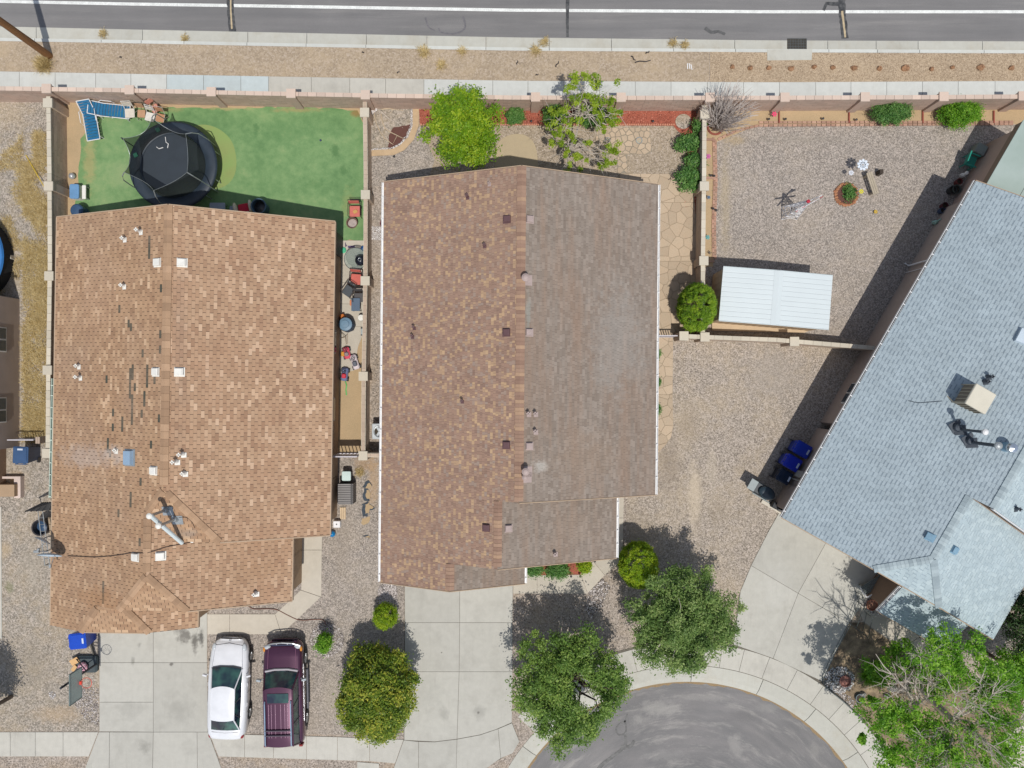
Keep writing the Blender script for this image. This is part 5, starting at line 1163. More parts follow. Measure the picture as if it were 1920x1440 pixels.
# straw covering the far west yard
rs = np.random.RandomState(4); n = 15000; pts = np.stack([rs.uniform(-22.9, -21.75, n * 2), rs.uniform(-2.7, 12.8, n * 2)], 1)
den = np.array([mnoise.noise(Vector((p[0] * .9, p[1] * .8, 1))) for p in pts]); gap = (pts[:, 1] > 11.8) | ((pts[:, 1] > 10.4) & (pts[:, 0] < -22.4)); pts = pts[(den + rs.uniform(-.35, .25, len(pts)) > -.18) & ~gap][:n]; n = len(pts)
ex = rs.uniform(-24.2, -22.9, 5000); ey = rs.uniform(4.3, 12.0, 5000); dn = np.array([mnoise.noise(Vector((a * .9, c * .8, 1))) for a, c in zip(ex, ey)]); k = dn > .02
pts = np.concatenate([pts, np.stack([ex[k], ey[k]], 1)]); n = len(pts)
a = rs.uniform(0, 6.28, n); l = rs.uniform(.08, .3, n); z0 = rs.uniform(.0, .04, n)
base = np.stack([pts[:, 0], pts[:, 1], z0], 1); tip = base + np.stack([np.cos(a) * l, np.sin(a) * l, rs.uniform(.01, .13, n)], 1); s = np.stack([-np.sin(a), np.cos(a), np.zeros(n)], 1) * .009
link('dry_grass', raw_mesh('dry_grass', np.stack([base - s, base + s, tip + s * .3, tip - s * .3], 1).reshape(-1, 3), np.arange(4 * n).reshape(n, 4), m_straw, rs.uniform(0, 1, n)), None, True)
# ------------------------------------------------------------------ things on roofs
def basis(n):
    n = n.normalized(); x = Vector((1, 0, 0)); x = (x - n * x.dot(n)).normalized(); y = n.cross(x); return Matrix((x, y, n)).transposed()
def turtle_vent(H, px, py, m, dark=None, w_=.38, l_=.34, sgn=1):
    p = H.on_roof(px, py); M3 = basis(H.normal_at(p)); rz = math.atan2(-H.F.s, H.F.c); Rz = Matrix.Rotation(rz, 3, 'Z'); M3 = M3 @ Rz
    q = MB(); q.box(p + M3 @ Vector((.03 * sgn, -.01, .022)), (w_ + .02, l_ + .03, .012), 0, M3)
    q.box(p + M3 @ Vector((0, 0, .08)), (w_ * .88, l_ * .88, .11), 0, M3, .92)
    q.box(p + M3 @ Vector((-.02 * sgn, 0, .14)), (w_ * .8, l_ * .84, .02), 0, M3, .85)
    return q.build('roof_vent', m, H.root)
def pipe_vent(H, px, py, m, h=.35, r=.05, cap=True, mf=None):
    p = H.on_roof(px, py); M3 = basis(H.normal_at(p)); q = MB()
    fl = .2 if r > .04 else .15; q.box(p + M3 @ Vector((.03, -.05, .024)), (fl, fl, .01), 0, M3); q.lathe([(r * 1.9, .02), (r * 1.15, .14), (r, .15), (r, h), (r * .6, h), (r * .6, h - .05)], p, 10)
    if cap:
        for a in range(4): q.box(p + Vector((math.cos(a * 1.57) * r * 1.1, math.sin(a * 1.57) * r * 1.1, h)), (.05, .05, .05), a)
    return q.build('vent_pipe', m, H.root)
m_vw = mat('vent_white', C(236, 234, 226), .5, .06, 4, 40, .05)
m_vm = mat('vent_maroon', C(104, 76, 78), .6, .1, 4)
m_vp = mat('vent_pinkish', C(176, 158, 152), .6, .1, 4)
m_vb = mat('vent_blue', C(128, 164, 186), .5, .1, 4)
m_dkp = mat('pipe_dark', C(66, 74, 84), .6, .15, 5)
m_galv = mat('galvanised', C(172, 178, 180), .4, .12, 5, 40, .1, metal=.5)
for x, y, sg in ((297, 492, -1), (340, 492, 1), (294, 697, -1), (335, 697, 1), (290, 882, -1), (256, 1044, -1), (300, 1042, 1)): turtle_vent(A, x, y, m_vw, sgn=sg)
for x, y, h in ((264, 434, .4), (234, 448, .25), (233, 536, .3), (148, 686, .25), (151, 707, .4), (218, 844, .15), (343, 851, .4), (331, 865, .4), (346, 887, .25), (480, 1112, .3)): pipe_vent(A, x, y, m_vw, h)
p = A.on_roof(244, 858); M3 = basis(A.normal_at(p)); q = MB(); q.box(p + M3 @ Vector((0, 0, .02)), (.6, .7, .012), 0, M3); q.build('flashing', m_galv, h1)
q = MB(); q.box(p + M3 @ Vector((0, 0, .1)), (.42, .6, .16), 0, M3, .92); q.build('skylight', mat('skylight_blue', C(150, 176, 200), .25, .08, 3), h1)
def flue(H, bx, by, tx, ty, m, mcap, r=.055, name='flue'):
    b0 = H.on_roof(bx, by); k = math.hypot(tx - 960, ty - 720) / math.hypot(bx - 960, by - 720); h = HC - (HC - b0.z) / k; top = P(tx, ty, h); top = Vector((b0.x, b0.y, h))
    M3 = basis(H.normal_at(b0)); q = MB(); q.box(b0 + M3 @ Vector((.06, -.04, .024)), (.44, .4, .012), 0, M3); q.lathe([(.13, .0), (.085, .2), (r, .22)], b0, 12); q.tube([b0, top], r, 10); q.build(name, m, H.root)
    q = MB(); q.lathe([(r * 1.1, -.12), (r * 2, -.1), (r * 2.1, 0), (r * 1.2, .04), (0.01, .05)], top, 14); q.build('flue_cap', mcap, H.root); return top
f1_ = flue(A, 312, 956, 279, 967, m_galv, m_vw); f2_ = flue(A, 330, 973, 296, 985, m_galv, m_vw)
q = MB(); e_ = A.on_roof(343, 1017) + Vector((0, 0, .1)); q.tube([f1_ + Vector((.05, 0, -.05)), e_], .085, 10); q.build('flue_pipe', mat('duct_white', C(214, 226, 228), .45, .05, 3), h1)
q = MB(); q.tube([A.on_roof(x, y) + Vector((0, 0, .05)) for x, y in smooth([(128, 1042), (150, 1043), (185, 1044), (225, 1040), (250, 1036), (278, 1036), (310, 1026), (345, 1019), (360, 1016)], 3)], .013, 5); q.build('cable', mat('cable_dark', C(74, 60, 54), .8), h1)
q = MB(); q.box(A.on_roof(361, 1016) + Vector((0, 0, .06)), (.12, .05, .04)); q.build('cable_end', m_vw, h1)
q = MB(); q.tube([A.on_roof(x, y) + Vector((0, 0, .04)) for x, y in smooth([(336, 970), (350, 970), (360, 978), (366, 990)], 3)], .01, 4); q.build('cable', mat('cable_dark', C(74, 60, 54), .8), h1)
for x, y in ((952, 411), (951, 623), (951, 834), (913, 989)): turtle_vent(B2, x, y, m_vm, w_=.32, l_=.3, sgn=-1)
for x, y in ((992, 411), (991, 623), (991, 836), (952, 990)): turtle_vent(B2, x, y, m_vp, w_=.32, l_=.3)
for x, y, h in ((917, 344, .1), (876, 369, .3), (908, 460, .25), (776, 614, .3), (773, 630, .25), (866, 751, .3)): pipe_vent(B2, x, y, m_vp if h < .2 else m_vm, h, .035)
for x, y, h in ((990, 775, .35), (1003, 775, .35), (1003, 808, .3), (1040, 1037, .3)): pipe_vent(B2, x, y, m_vp, h, .045)
def cowl(H, px, py, r, h, m, mc):
    p = H.on_roof(px, py); M3 = basis(H.normal_at(p)); q = MB(); q.box(p + M3 @ Vector((.08, -.05, .024)), (.42, .42, .012), 0, M3); q.tube([p, p + Vector((0, 0, h))], r * .6, 12)
    q.lathe([(r * .9, h - .1), (r, h - .05), (r, h + .02), (r * .5, h + .07), (.01, h + .08)], p, 18); return q.build('flue_cowl', mc, H.root)
cowl(B2, 985, 523, .16, .45, m_vp, m_vp); cowl(B2, 985, 882, .15, .5, m_vp, m_vp); cowl(B2, 984, 893, .12, .35, m_vp, m_vp)
for x, y in ((1743, 1006), (1788, 1030)): turtle_vent(D, x, y, m_vb, w_=.34, l_=.32)
for x, y, h in ((1852, 706, .35), (1846, 715, .3), (1904, 953, .3)): pipe_vent(D, x, y, m_dkp, h, .05)
for x, y in ((1792, 801), (1816, 826)):
    p = D.on_roof(x, y); q = MB(); q.lathe([(.16, .02), (.14, .22), (.07, .26)], p, 12); q.box(p + Vector((.02, 0, .03)), (.5, .5, .02), .5); q.build('flue_base', m_dkp, h3)
flue(D, 1797, 805, 1848, 814, m_dkp, m_white); flue(D, 1818, 829, 1873, 838, m_dkp, m_galv, .07)
p = D.on_roof(1884, 838); q = MB(); q.lathe([(.2, 0), (.17, .25), (.17, .3)], p, 16); q.build('turbine_base', m_vb, h3); q = MB(); q.lathe([(.14, .3), (.2, .36), (.21, .46), (.17, .56), (.02, .6)], p, 18); q.build('turbine_head', mat('alu', C(206, 216, 226), .2, .05, metal=.8), h3)
p = D.on_roof(1913, 630); q = MB(); M3 = basis(D.normal_at(p)) @ Matrix.Rotation(-math.radians(29.95), 3, 'Z'); q.box(p + M3 @ Vector((.35, 0, .09)), (.95, .62, .16), 0, M3, .93); q.build('skylight', mat('skylight_white', C(214, 228, 238), .3, .05), h3)
q = MB(); q.tube([D.on_roof(x, y) + Vector((0, 0, .03)) for x, y in smooth([(1703, 751), (1720, 755), (1740, 754), (1766, 752)], 3)], .012, 4); q.build('cable', m_dkp, h3)
# evaporative cooler on the grey roof
cc = D.F.g(664, -355, 4.08); rz = -math.radians(29.95)
t = thing('evaporative_cooler', 'beige louvred evaporative cooler standing on the grey roof', 'cooler', cc, rz)
m_bei = mat('cooler_beige', C(214, 208, 190), .6, .05, 2); m_lou = mat('cooler_louvre', C(128, 118, 104), .7, .1, 4); m_frt = mat('cooler_frame', C(178, 168, 146), .6, .08)
q = MB(); q.box((0, 0, .62), (.82, .84, .84)); q.build('body', m_lou, t); q = MB(); q.rbox((0, 0, 1.07), (.93, .92, .1), .04); q.build('lid', m_bei, t)
for sx in (-1, 1):
    for k in range(6): q = MB(); q.box((sx * .43, -.4 + k * .16, .62), (.02, .03, .8)); q.build('louvre', m_frt, t)
    for k in range(6): q = MB(); q.box((-.4 + k * .16, sx * .44, .62), (.03, .02, .8)); q.build('louvre', m_frt, t)
for sx in (-1, 1):
    for sy in (-1, 1): q = MB(); q.tube([(sx * .42, sy * .42, -.15 if sx < 0 else .12), (sx * .42, sy * .42, 1.03)], .025, 4); q.build('leg', m_frt, t)
q = MB(); q.tube([(-.42, -.42, .2), (-.75, -.2, -.15)], .02, 5); q.build('drain_pipe', m_frt, t)

# ------------------------------------------------------------------ flagstones, bricks, pebbles, rocks
m_flag = mat('flagstone', C(204, 184, 158), .9, .18, 3.5, 30, .16, C(182, 162, 138), orand=.1, bmp=.3)
m_mort = mat('mortar', C(164, 148, 126), .95, .1, 3, 40, .1)
m_mortd = mat('mortar_grey', C(150, 140, 124), .95, .1, 3, 40, .1)
def flag(name, regions, sp_, seed, gap, base_m, z=.01, stone=m_flag, full=None):
    o = group_struct(name); rr = random.Random(seed)
    for rg in regions:
        q = MB(); q.prism(W2(rg), z - .03, z + .006); q.build('mortar_bed', base_m, o)
        xs_, ys_ = [p[0] for p in rg], [p[1] for p in rg]; seeds = []
        x0, x1, y0, y1 = min(xs_), max(xs_), min(ys_), max(ys_)
        for _ in range(4000):
            p = (rr.uniform(x0 - 5, x1 + 5), rr.uniform(y0 - 5, y1 + 5))
            if all(math.hypot(p[0] - s[0], p[1] - s[1]) > sp_ * rr.uniform(.5, 1.15) for s in seeds): seeds.append(p)
        sw_ = [G(*p).xy[:] for p in seeds]
        for c in voronoi(sw_, W2(rg)):
            c = inset(c, gap)
            if len(c) < 3 or abs(area2(c)) < .01: continue
            q = MB(); q.prism(c, z - .02, z + .022 + rr.uniform(0, .008)); q.build('flagstone', stone, o)
    return o
flag('flagstone_patio', [[(1118, 242), (1135, 238), (1218, 240), (1222, 285), (1212, 290), (1122, 288), (1116, 270)], [(1157, 290), (1176, 290), (1176, 325), (1157, 325)]], 13, 3, .018, m_mortd)
flag('flagstone_walk', [[(1160, 326), (1300, 326), (1302, 380), (1160, 380)], [(1215, 380), (1303, 380), (1306, 490), (1215, 490)], [(1215, 490), (1306, 490), (1306, 560), (1302, 632), (1215, 632)], [(1215, 632), (1262, 632), (1261, 740), (1215, 740)], [(1215, 740), (1261, 740), (1262, 800), (1258, 820), (1248, 834), (1231, 852), (1215, 858)]], 24, 5, .011, m_mort)
q = MB(); ring0 = [(1281 + 15 * math.cos(a * .35), 228 + 14 * math.sin(a * .35)) for a in range(18)]; q.prism(W2(ring0), .0, .035); q.build('gravel_circle', m_gravd, structure=True)
m_brick = mat('brick_pink', C(186, 144, 124), .9, .15, 2, 30, .15, C(172, 142, 122), orand=.2)
def bricks(label, lines, ln=8.4, wd=.1, name='brick_edging'):
    pt0 = G(*lines[0][0]); o = thing(name, label, 'edging', pt0, world=True)
    for ls in lines:
        ls = dense(ls, 1.0); acc = 0; s0 = ls[0]
        for a, c in zip(ls, ls[1:]):
            acc += math.hypot(c[0] - a[0], c[1] - a[1])
            if acc >= ln:
                m_ = G((s0[0] + c[0]) / 2, (s0[1] + c[1]) / 2, .03); rz = math.atan2(-(c[1] - s0[1]), c[0] - s0[0]); q = MB(); q.box((m_.x, m_.y, .025 + R.uniform(-.006, .006)), (ln / PX - .015, wd, .07), rz + R.uniform(-.04, .04)); q.build('brick', m_brick, o); acc = 0; s0 = c
    return o
bricks('long double row of pink bricks along the bed below the pink wall', [[(1345, 262), (1380, 246), (1420, 236), (1900, 233)], [(1422, 230), (1900, 229)]])
bricks('upright row of pink bricks beside the wall down the east gravel yard', [[(1337, 258), (1339, 340), (1336, 420), (1337, 490)], [(1341, 262), (1343, 340), (1340, 420), (1341, 490)]])
m_brk2 = mat('brick_red', C(150, 84, 70), .9, .15)
for x, lb in ((1460, 'first dark red divider in the bed, beside the pink flower'), (1591, 'second dark red divider in the bed, left of the oval shrub'), (1729, 'third dark red divider in the bed, between the two green shrubs'), (1862, 'fourth dark red divider in the bed, near the patio roof')):
    q = MB(); q.box(G(x, 220, .04), (.06, .58, .1)); tag(q.build('bed_divider', m_brk2), lb, 'edging')
for i, (y, lb) in enumerate(((262, 'short pink brick cross row at the top of the side bed'), (334, 'short pink brick cross row halfway down the side bed'), (490, 'short pink brick cross row at the foot of the side bed'))):
    q = MB(); q.box(G(1327, y, .03), (.6, .1, .07)); tag(q.build('brick_row', m_brick), lb, 'edging')
q = MB(); q.ring(G(1341, 238, .04), .36, .05, 22, 5); tag(q.build('brick_ring', m_brk2), 'ring of red edging round the foot of the bare fan shrub', 'edging')
# scalloped edge of the red mulch
q = MB()
for k in range(115): q.tube([G(790 + k * 4.15, 234.3, 0), G(790 + k * 4.15, 234.3, .07)], .045, 5)
tag(q.build('scalloped_edging', mat('scallop', C(204, 142, 116), .9, .1), stuff=False), 'thin scalloped terracotta edging along the red mulch', 'edging'); bpy.data.objects['scalloped_edging']['kind'] = 'stuff'
m_peb = stone_mat('pebble_white', (176, 168, 164), (216, 210, 206), (242, 240, 238))
m_peb2 = stone_mat('pebble_whitegrey', (110, 102, 98), (190, 180, 174), (236, 230, 226))
def annulus(cx, cy, r0, r1, sx=1.0): return [(cx + r1 * sx * math.cos(a / 5), cy + r1 * math.sin(a / 5)) for a in range(32)], [(cx + r0 * sx * math.cos(a / 5), cy + r0 * math.sin(a / 5)) for a in range(32)]
for i, (cx, cy, r0, r1, n, sx) in enumerate(((613, 1199, 14, 32, 900, 1.0), (727, 1140, 14, 32, 1000, .62), (727, 1112, 0, 20, 700, .9))):
    o_, i_ = annulus(cx, cy, r0, r1, sx); scatter_stones('white_pebbles', W2(o_), [W2(i_)] if r0 else [], n * 2, .025, .06, m_peb2, .01, 60 + i)
edge_in = [(770, 201), (775, 201), (774, 236), (766, 259), (750, 275), (736, 282), (697, 284), (697, 279), (734, 277), (748, 270), (761, 255), (769, 234)]
scatter_stones('white_pebbles', W2(edge_in), [], 3600, .025, .055, m_peb, .02, 63)
scatter_stones('white_pebbles', W2([(696, 200), (709, 199), (707, 206), (700, 214), (696, 214)]), [], 330, .03, .07, m_peb, .02, 64)
scatter_stones('white_pebbles', W2([(1105, 1108), (1130, 1085), (1145, 1100), (1125, 1140), (1108, 1160), (1095, 1140)]), [], 900, .03, .07, m_peb2, .01, 65)
scatter_stones('white_pebbles', W2([(148, 1290), (184, 1288), (185, 1360), (160, 1350), (140, 1320)]), [], 800, .02, .05, m_peb2, .01, 66)
scatter_stones('white_pebbles', W2([(92, 1300), (103, 1294), (104, 1308), (96, 1312)]), [], 60, .03, .06, m_peb, .01, 67)
scatter_stones('white_pebbles', W2([(697, 425), (716, 425), (716, 450), (697, 450)]), [], 400, .02, .05, m_peb, .012, 68)
o_, i_ = annulus(1574, 1274, 8, 25, 1.1); scatter_stones('white_pebbles', W2(o_), [], 900, .04, .08, stone_mat('pebble_bw', (70, 66, 64), (170, 168, 166), (236, 236, 236)), .01, 69)
scatter_stones('white_pebbles', W2([(1556, 1285), (1580, 1310), (1600, 1330), (1610, 1320), (1580, 1290)]), [], 500, .03, .07, m_peb2, .01, 70)
scatter_stones('white_pebbles', W2([(1612, 1132), (1630, 1122), (1660, 1148), (1640, 1158)]), [], 400, .03, .07, m_peb2, .03, 71)
# branches lying in the corner bed
m_br = mat('branch_pale', C(200, 182, 156), .9, .15)
for i, (pts, lb) in enumerate((([(702, 212), (706, 232), (720, 258), (745, 276)], 'long pale branch curving down the left of the corner bed'), ([(715, 215), (722, 240), (745, 255), (763, 262)], 'pale branch crossing the dark mulch of the corner bed'), ([(712, 208), (730, 223), (745, 230), (755, 240)], 'thick grey branch in the middle of the corner bed'), ([(716, 206), (738, 205), (757, 209)], 'pale twig lying along the top of the corner bed'))):
    q = MB(); q.tube([G(x, y, .05 + .05 * math.sin(k)) for k, (x, y) in enumerate(smooth(pts, 4))], .03, 5, True, .012)
    for x, y in pts[1:-1]: q.tube([G(x, y, .06), G(x + R.uniform(-8, 8), y + R.uniform(6, 16), .05)], .014, 4, True, .005)
    tag(q.build('fallen_branch', m_br if i != 2 else m_barkg), lb, 'branch', 'cut branches in the corner bed')
# boulders in the gravel verge
m_rock = mat('rock_reddish', C(176, 134, 100), .95, .2, 5, 30, .2, C(150, 116, 90), local=True, bmp=.5, orand=.1)
rk = [(1373, 126, 9, 'pale half buried rock, first from the left in the verge row'), (1406, 128, 11, 'reddish rock, second from the left in the verge row'), (1441, 128, 10, 'brown rock just left of the drain apron'), (1483, 129, 12, 'flat rock below the storm drain'), (1526, 126, 10, 'dark rock right of the drain apron'), (1561, 127, 9, 'curled looking rock, sixth in the verge row'), (1601, 128, 13, 'flat reddish rock, seventh in the verge row'), (1648, 129, 11, 'rock eighth in the verge row'), (1697, 128, 15, 'large rock with a weed beside it in the verge row'), (1746, 130, 9, 'faint small rock after the large one in the verge row'), (1785, 127, 8, 'small rock third from the right in the verge row'), (1838, 127, 15, 'largest rounded rock near the right end of the verge row'), (1895, 128, 11, 'rightmost rock of the verge row')]
for i, (x, y, w_, lb) in enumerate(rk):
    q = MB(); q.blob((0, 0, 0), (w_ / 80, w_ / 95, .14), 100 + i, .25, 9, 5); o = q.build('boulder', m_rock, org=None); o.location = G(x, y, .03); tag(o, lb, 'rock', 'row of rocks in the gravel verge')
# ------------------------------------------------------------------ pole, shed, gates, bench
t = thing('utility_pole', 'tall brown wooden utility pole rising out of the dirt verge', 'pole', G(93, 105)); q = MB(); q.tube([(0, 0, -.1), (0, 0, 5), (0, 0, 10.5)], .17, 12, True, .12)
q.build('shaft', mat('pole_wood', C(150, 106, 62), .85, .2, 3, 30, .3, C(118, 82, 50), stretch=(3, 3, .3), bmp=.4), t); q = MB(); q.box((0, 0, 9.6), (2.2, .1, .12)); q.build('crossarm', m_barkd, t)
sx0 = [(373.5, -207), (567, -191), (560, -97), (365.5, -113)]
def S_(u, v, z):   # bilinear on the shed's footprint
    a, b2, c, d = [Vector(p) for p in sx0]; p = a.lerp(b2, u).lerp(d.lerp(c, u), v); return Vector((p.x / PX, -p.y / PX, z))
t = thing('metal_shed', 'metal garden shed with a pale ribbed white roof and tan walls', 'shed', S_(.5, .5, 0), world=True)
m_shw = mat('shed_tan', C(204, 180, 148), .7, .05, 2); m_shr = mat('shed_white', C(212, 221, 222), .5, .02, 1, 40, .02)
for nm, (u0, v0, u1, v1) in dict(n=(.02, .02, .98, .02), s=(.02, .97, .98, .97), w=(.02, .02, .02, .97), e=(.98, .02, .98, .97)).items():
    a, b2 = S_(u0, v0, 0), S_(u1, v1, 0); L_ = (b2 - a).xy.length; n = int(L_ / .3); q = MB(); rz = math.atan2(b2.y - a.y, b2.x - a.x); mid = (a + b2) / 2
    q.box((mid.x, mid.y, 1.0), (L_, .03, 2.0), rz)
    for i in range(n): c = a.lerp(b2, (i + .5) / n); q.box((c.x, c.y, 1.0), (.16, .05, 1.98), rz)
    q.build('wall', m_shw, t)
nr = 11
for side in (0, 1):
    for i in range(nr):
        v0, v1 = i / nr + .0012, (i + 1) / nr - .0012; ua, ub = (0, .487) if side == 0 else (.513, 1); za, zb = (2.06, 2.2) if side == 0 else (2.2, 2.06); q = MB()
        r0 = .006
        def RP(u, v, z): return S_(u, v, z)
        vs = []
        for u, z in ((ua, za), (ub, zb)): vs += [RP(u, v0, z), RP(u, v0 + .008, z + r0), RP(u, v1 - .008, z + r0), RP(u, v1, z), RP(u, v1, z - .03), RP(u, v0, z - .03)]
        q.add(vs, [[0, 1, 7, 6], [1, 2, 8, 7], [2, 3, 9, 8], [3, 4, 10, 9], [5, 0, 6, 11], [0, 5, 4, 3, 2, 1], [6, 7, 8, 9, 10, 11], [4, 5, 11, 10]]); q.build('roof_panel', m_shr, t)
q = MB(); a, b2 = S_(.5, -.005, 2.225), S_(.5, 1.005, 2.225); q.add([a + Vector((-.2, 0, -.02)), a + Vector((0, 0, .03)), a + Vector((.2, 0, -.02)), b2 + Vector((-.2, 0, -.02)), b2 + Vector((0, 0, .03)), b2 + Vector((.2, 0, -.02))], [[0, 1, 4, 3], [1, 2, 5, 4], [0, 2, 1], [3, 4, 5]]); q.build('ridge_cover', m_shr, t)
for v in (-.008, 1.008):
    for ua, ub, za, zb in ((0, .5, 2.06, 2.2), (.5, 1, 2.2, 2.06)):
        a, b2 = S_(ua, v, za), S_(ub, v, zb); q = MB(); q.tube([a, b2], .025, 4); q.build('roof_trim', m_shr, t)
q = MB(); q.prism([G(x, y).xy[:] for x, y in ((1334, 606), (1345, 604), (1528, 614), (1520, 618), (1507, 624), (1334, 620))], .0, .12); q.build('base_skirt', m_shw, t)
m_gate = mat('gate_metal', C(204, 200, 206), .5, .05); m_gatew = mat('gate_wood', C(150, 128, 104), .8, .15, 3)
def bar_gate(label, x0, x1, y, h, m, band=None, posts=True, name='gate', sp_=.11):
    a, b2 = G(x0, y), G(x1, y); t = thing(name, label, 'gate', a, world=True); L_ = b2.x - a.x; n = int(L_ / sp_)
    for i in range(n): x = a.x + (i + .5) * L_ / n; q = MB(); q.box((x, a.y, h / 2), (.035, .035, h)); q.build('bar', m, t)
    for z in (.12, h): q = MB(); q.box(((a.x + b2.x) / 2, a.y, z), (L_, .05, .05)); q.build('rail', m, t)
    if band: q = MB(); q.box(((a.x + b2.x) / 2, a.y, (band[0] + band[1]) / 2), (L_ + .1, .05, band[1] - band[0])); q.build('top_panel', m, t)
    return t
bar_gate('slatted metal gate between the brown roofed house and the block wall', 634, 681, 850, 1.05, m_gate, (1.1, 1.7), sp_=.16); bar_gate('white barred gate between the middle house and the low block wall', 1226, 1262, 632, 1.0, m_gate)
bar_gate('barred gate beside the far west house', 40, 88, 822, 1.0, m_gate)
t = thing('garden_bench', 'grey plank garden bench on the east gravel beside the round planter', 'bench', G(1628, 348), math.radians(-72)); m_pl = mat('plank_grey', C(178, 166, 146), .85, .1, 4, 30, .15)
for k in (-1, 0, 1): q = MB(); q.box((0, k * .095, .43), (1.05, .085, .03)); q.build('seat_plank', m_pl, t)
for k in (-1, 1): q = MB(); q.box((k * .42, 0, .21), (.09, .24, .42)); q.build('leg', m_pl, t)
q = MB(); q.box((.62, -.1, .22), (.16, .2, .44)); tag(q.build('stool', m_barkd, org=None), 'small dark stool standing at the top end of the plank bench', 'stool').location = G(1620, 322, 0)
# round planter with rocks
t = thing('round_planter', 'round planting bed ringed by terracotta rocks on the east gravel', 'planter', G(1586, 365), world=True); q = MB(); q.lathe([(.5, -.02), (.5, .03), (.01, .05)], G(1586, 365), 20); q.build('soil', m_mulchd, t)
m_terr = mat('rock_orange', C(190, 140, 104), .9, .15, 5, 30, .2, C(168, 110, 78), orand=.12)
for k in range(24):
    a = k * .262; c = G(1586, 365, .04) + Vector((math.cos(a) * .5, math.sin(a) * .5, 0)); q = MB(); q.blob((c.x, c.y, c.z), (.1, .075, .08), k, .3, 7, 4); q.build('rock', m_terr, t)
leaf_cloud('plants', shell_clumps(tuple(G(1588, 363, .12)), (.36, .36, .15), 26, 5, .2, -.2, .08), 60, .09, lf_rose, t, seed=7, org=G(1586, 365))
def spinner(label, px, py, h, col, r=.12, n=8, name='garden_spinner', stem=C(220, 220, 224)):
    p = P(px, py, h); t = thing(name, label, 'ornament', (p.x, p.y, 0)); m = mat(name + '_' + str(int(px)), col, .4, .05); ms = mat('spinner_stem_%d' % int(px), stem, .5)
    q = MB(); q.tube([(0, 0, 0), (0, 0, h)], .012, 5); q.build('stem', ms, t)
    for k in range(n): a = k * 2 * math.pi / n; q = MB(); q.box((math.cos(a) * r * .6, math.sin(a) * r * .6, h), (r * .8, r * .4, .015), a + .4); q.build('petal', m, t)
    return t
spinner('yellow flower spinner leaning over the round planter', 1615, 359, .7, C(226, 214, 70), .11); spinner('yellow flower ornament alone on the east gravel', 1642, 397, .12, C(214, 178, 60), .09)
spinner('large white wind spinner above the plank bench', 1618, 309, 1.0, C(226, 236, 246), .26, 9); spinner('smaller white wind spinner left of the large one', 1596, 324, .6, C(226, 230, 238), .12)
spinner('magenta flower ornament in the bed beside the bare fan shrub', 1452, 214, .35, C(236, 70, 120), .13, 6, stem=C(60, 60, 60)); spinner('purple and pink pinwheel behind the wall in the side bed', 1328, 293, .4, C(206, 90, 170), .12, 6, stem=C(70, 60, 70))
spinner('teal and black pinwheel in the side bed above the shed', 1327, 445, .3, C(90, 170, 170), .11, 6, stem=C(50, 50, 50))
spinner('blue globe ornament in the side bed', 1329, 370, .35, C(90, 120, 150), .08, 8, stem=C(50, 50, 50)); spinner('dark two lobed ornament in the side bed', 1331, 474, .2, C(90, 84, 80), .08, 4, stem=C(50, 50, 50))
m_lamp = mat('lamp_black', C(54, 54, 58), .4, .1)
def stake(label, px, py, h=.28, r=.055, name='path_light', cat='lamp', grp=None):
    t = thing(name, label, cat, G(px, py), group=grp); q = MB(); q.tube([(0, 0, 0), (0, 0, h)], .014, 5); q.build('stem', m_lamp, t); q = MB(); q.lathe([(r * .5, h), (r, h), (r * .9, h + .04), (.01, h + .06)], (0, 0, 0), 10); q.build('head', m_lamp, t); return t
for x, y, lb in ((997, 1077, 'leftmost path light of the front bed'), (1025, 1077, 'path light under the bushy rose, left side'), (1070, 1078, 'path light in front of the open red mulch'), (1087, 1078, 'path light at the corner where the front walk turns'), (1114, 1050, 'path light beside the upper end of the front walk')): stake(lb, x, y, grp='path lights of the front bed')
for x, y, lb in ((996, 230, 'small black light in the red mulch between shrub and straggly tree'), (1223, 230, 'small black light in the middle of the long red mulch bed'), (740, 296, 'black spike light below the tan curved edging'), (1470, 226, 'black spike light left in the brick edged bed'), (1540, 225, 'black forked light in the brick edged bed'), (1602, 227, 'black light next to the second bed divider'), (1751, 221, 'black light between the two green shrubs'), (1439, 226, 'dark stake left of the magenta flower'), (1331, 331, 'round black light in the side bed, left of a pair'), (1337, 332, 'round black light in the side bed, right of a pair'), (1335, 393, 'round dark light by the side bed bricks, upper'), (1341, 396, 'round dark light on the gravel side of the bricks')): stake(lb, x, y, .2, grp='small garden lights')
# windmill
c0 = G(1479, 400); t = thing('ornamental_windmill', 'white lattice ornamental windmill with red tipped blades on the east gravel', 'windmill', c0); m_wh2 = mat('paint_white', C(240, 240, 242), .5, .03); m_redp = mat('paint_red', C(196, 50, 72), .5, .05)
H_ = 2.3; cn = [(-.36, -.3), (.36, -.3), (.36, .3), (-.36, .3)]
for x, y in cn: q = MB(); q.tube([(x, y, 0), (x * .16, y * .16, H_)], .018, 5); q.build('leg', m_wh2, t)
q = MB()
for k in range(5):
    z0, z1 = k * .45, (k + 1) * .45; s0, s1 = 1 - .84 * z0 / H_, 1 - .84 * z1 / H_
    for i in range(4):
        a, b2 = cn[i], cn[(i + 1) % 4]; q.tube([(a[0] * s0, a[1] * s0, z0), (b2[0] * s1, b2[1] * s1, z1)], .011, 4); q.tube([(b2[0] * s0, b2[1] * s0, z0), (a[0] * s1, a[1] * s1, z1)], .011, 4); q.tube([(a[0] * s1, a[1] * s1, z1), (b2[0] * s1, b2[1] * s1, z1)], .011, 4)
q.build('lattice', m_wh2, t)
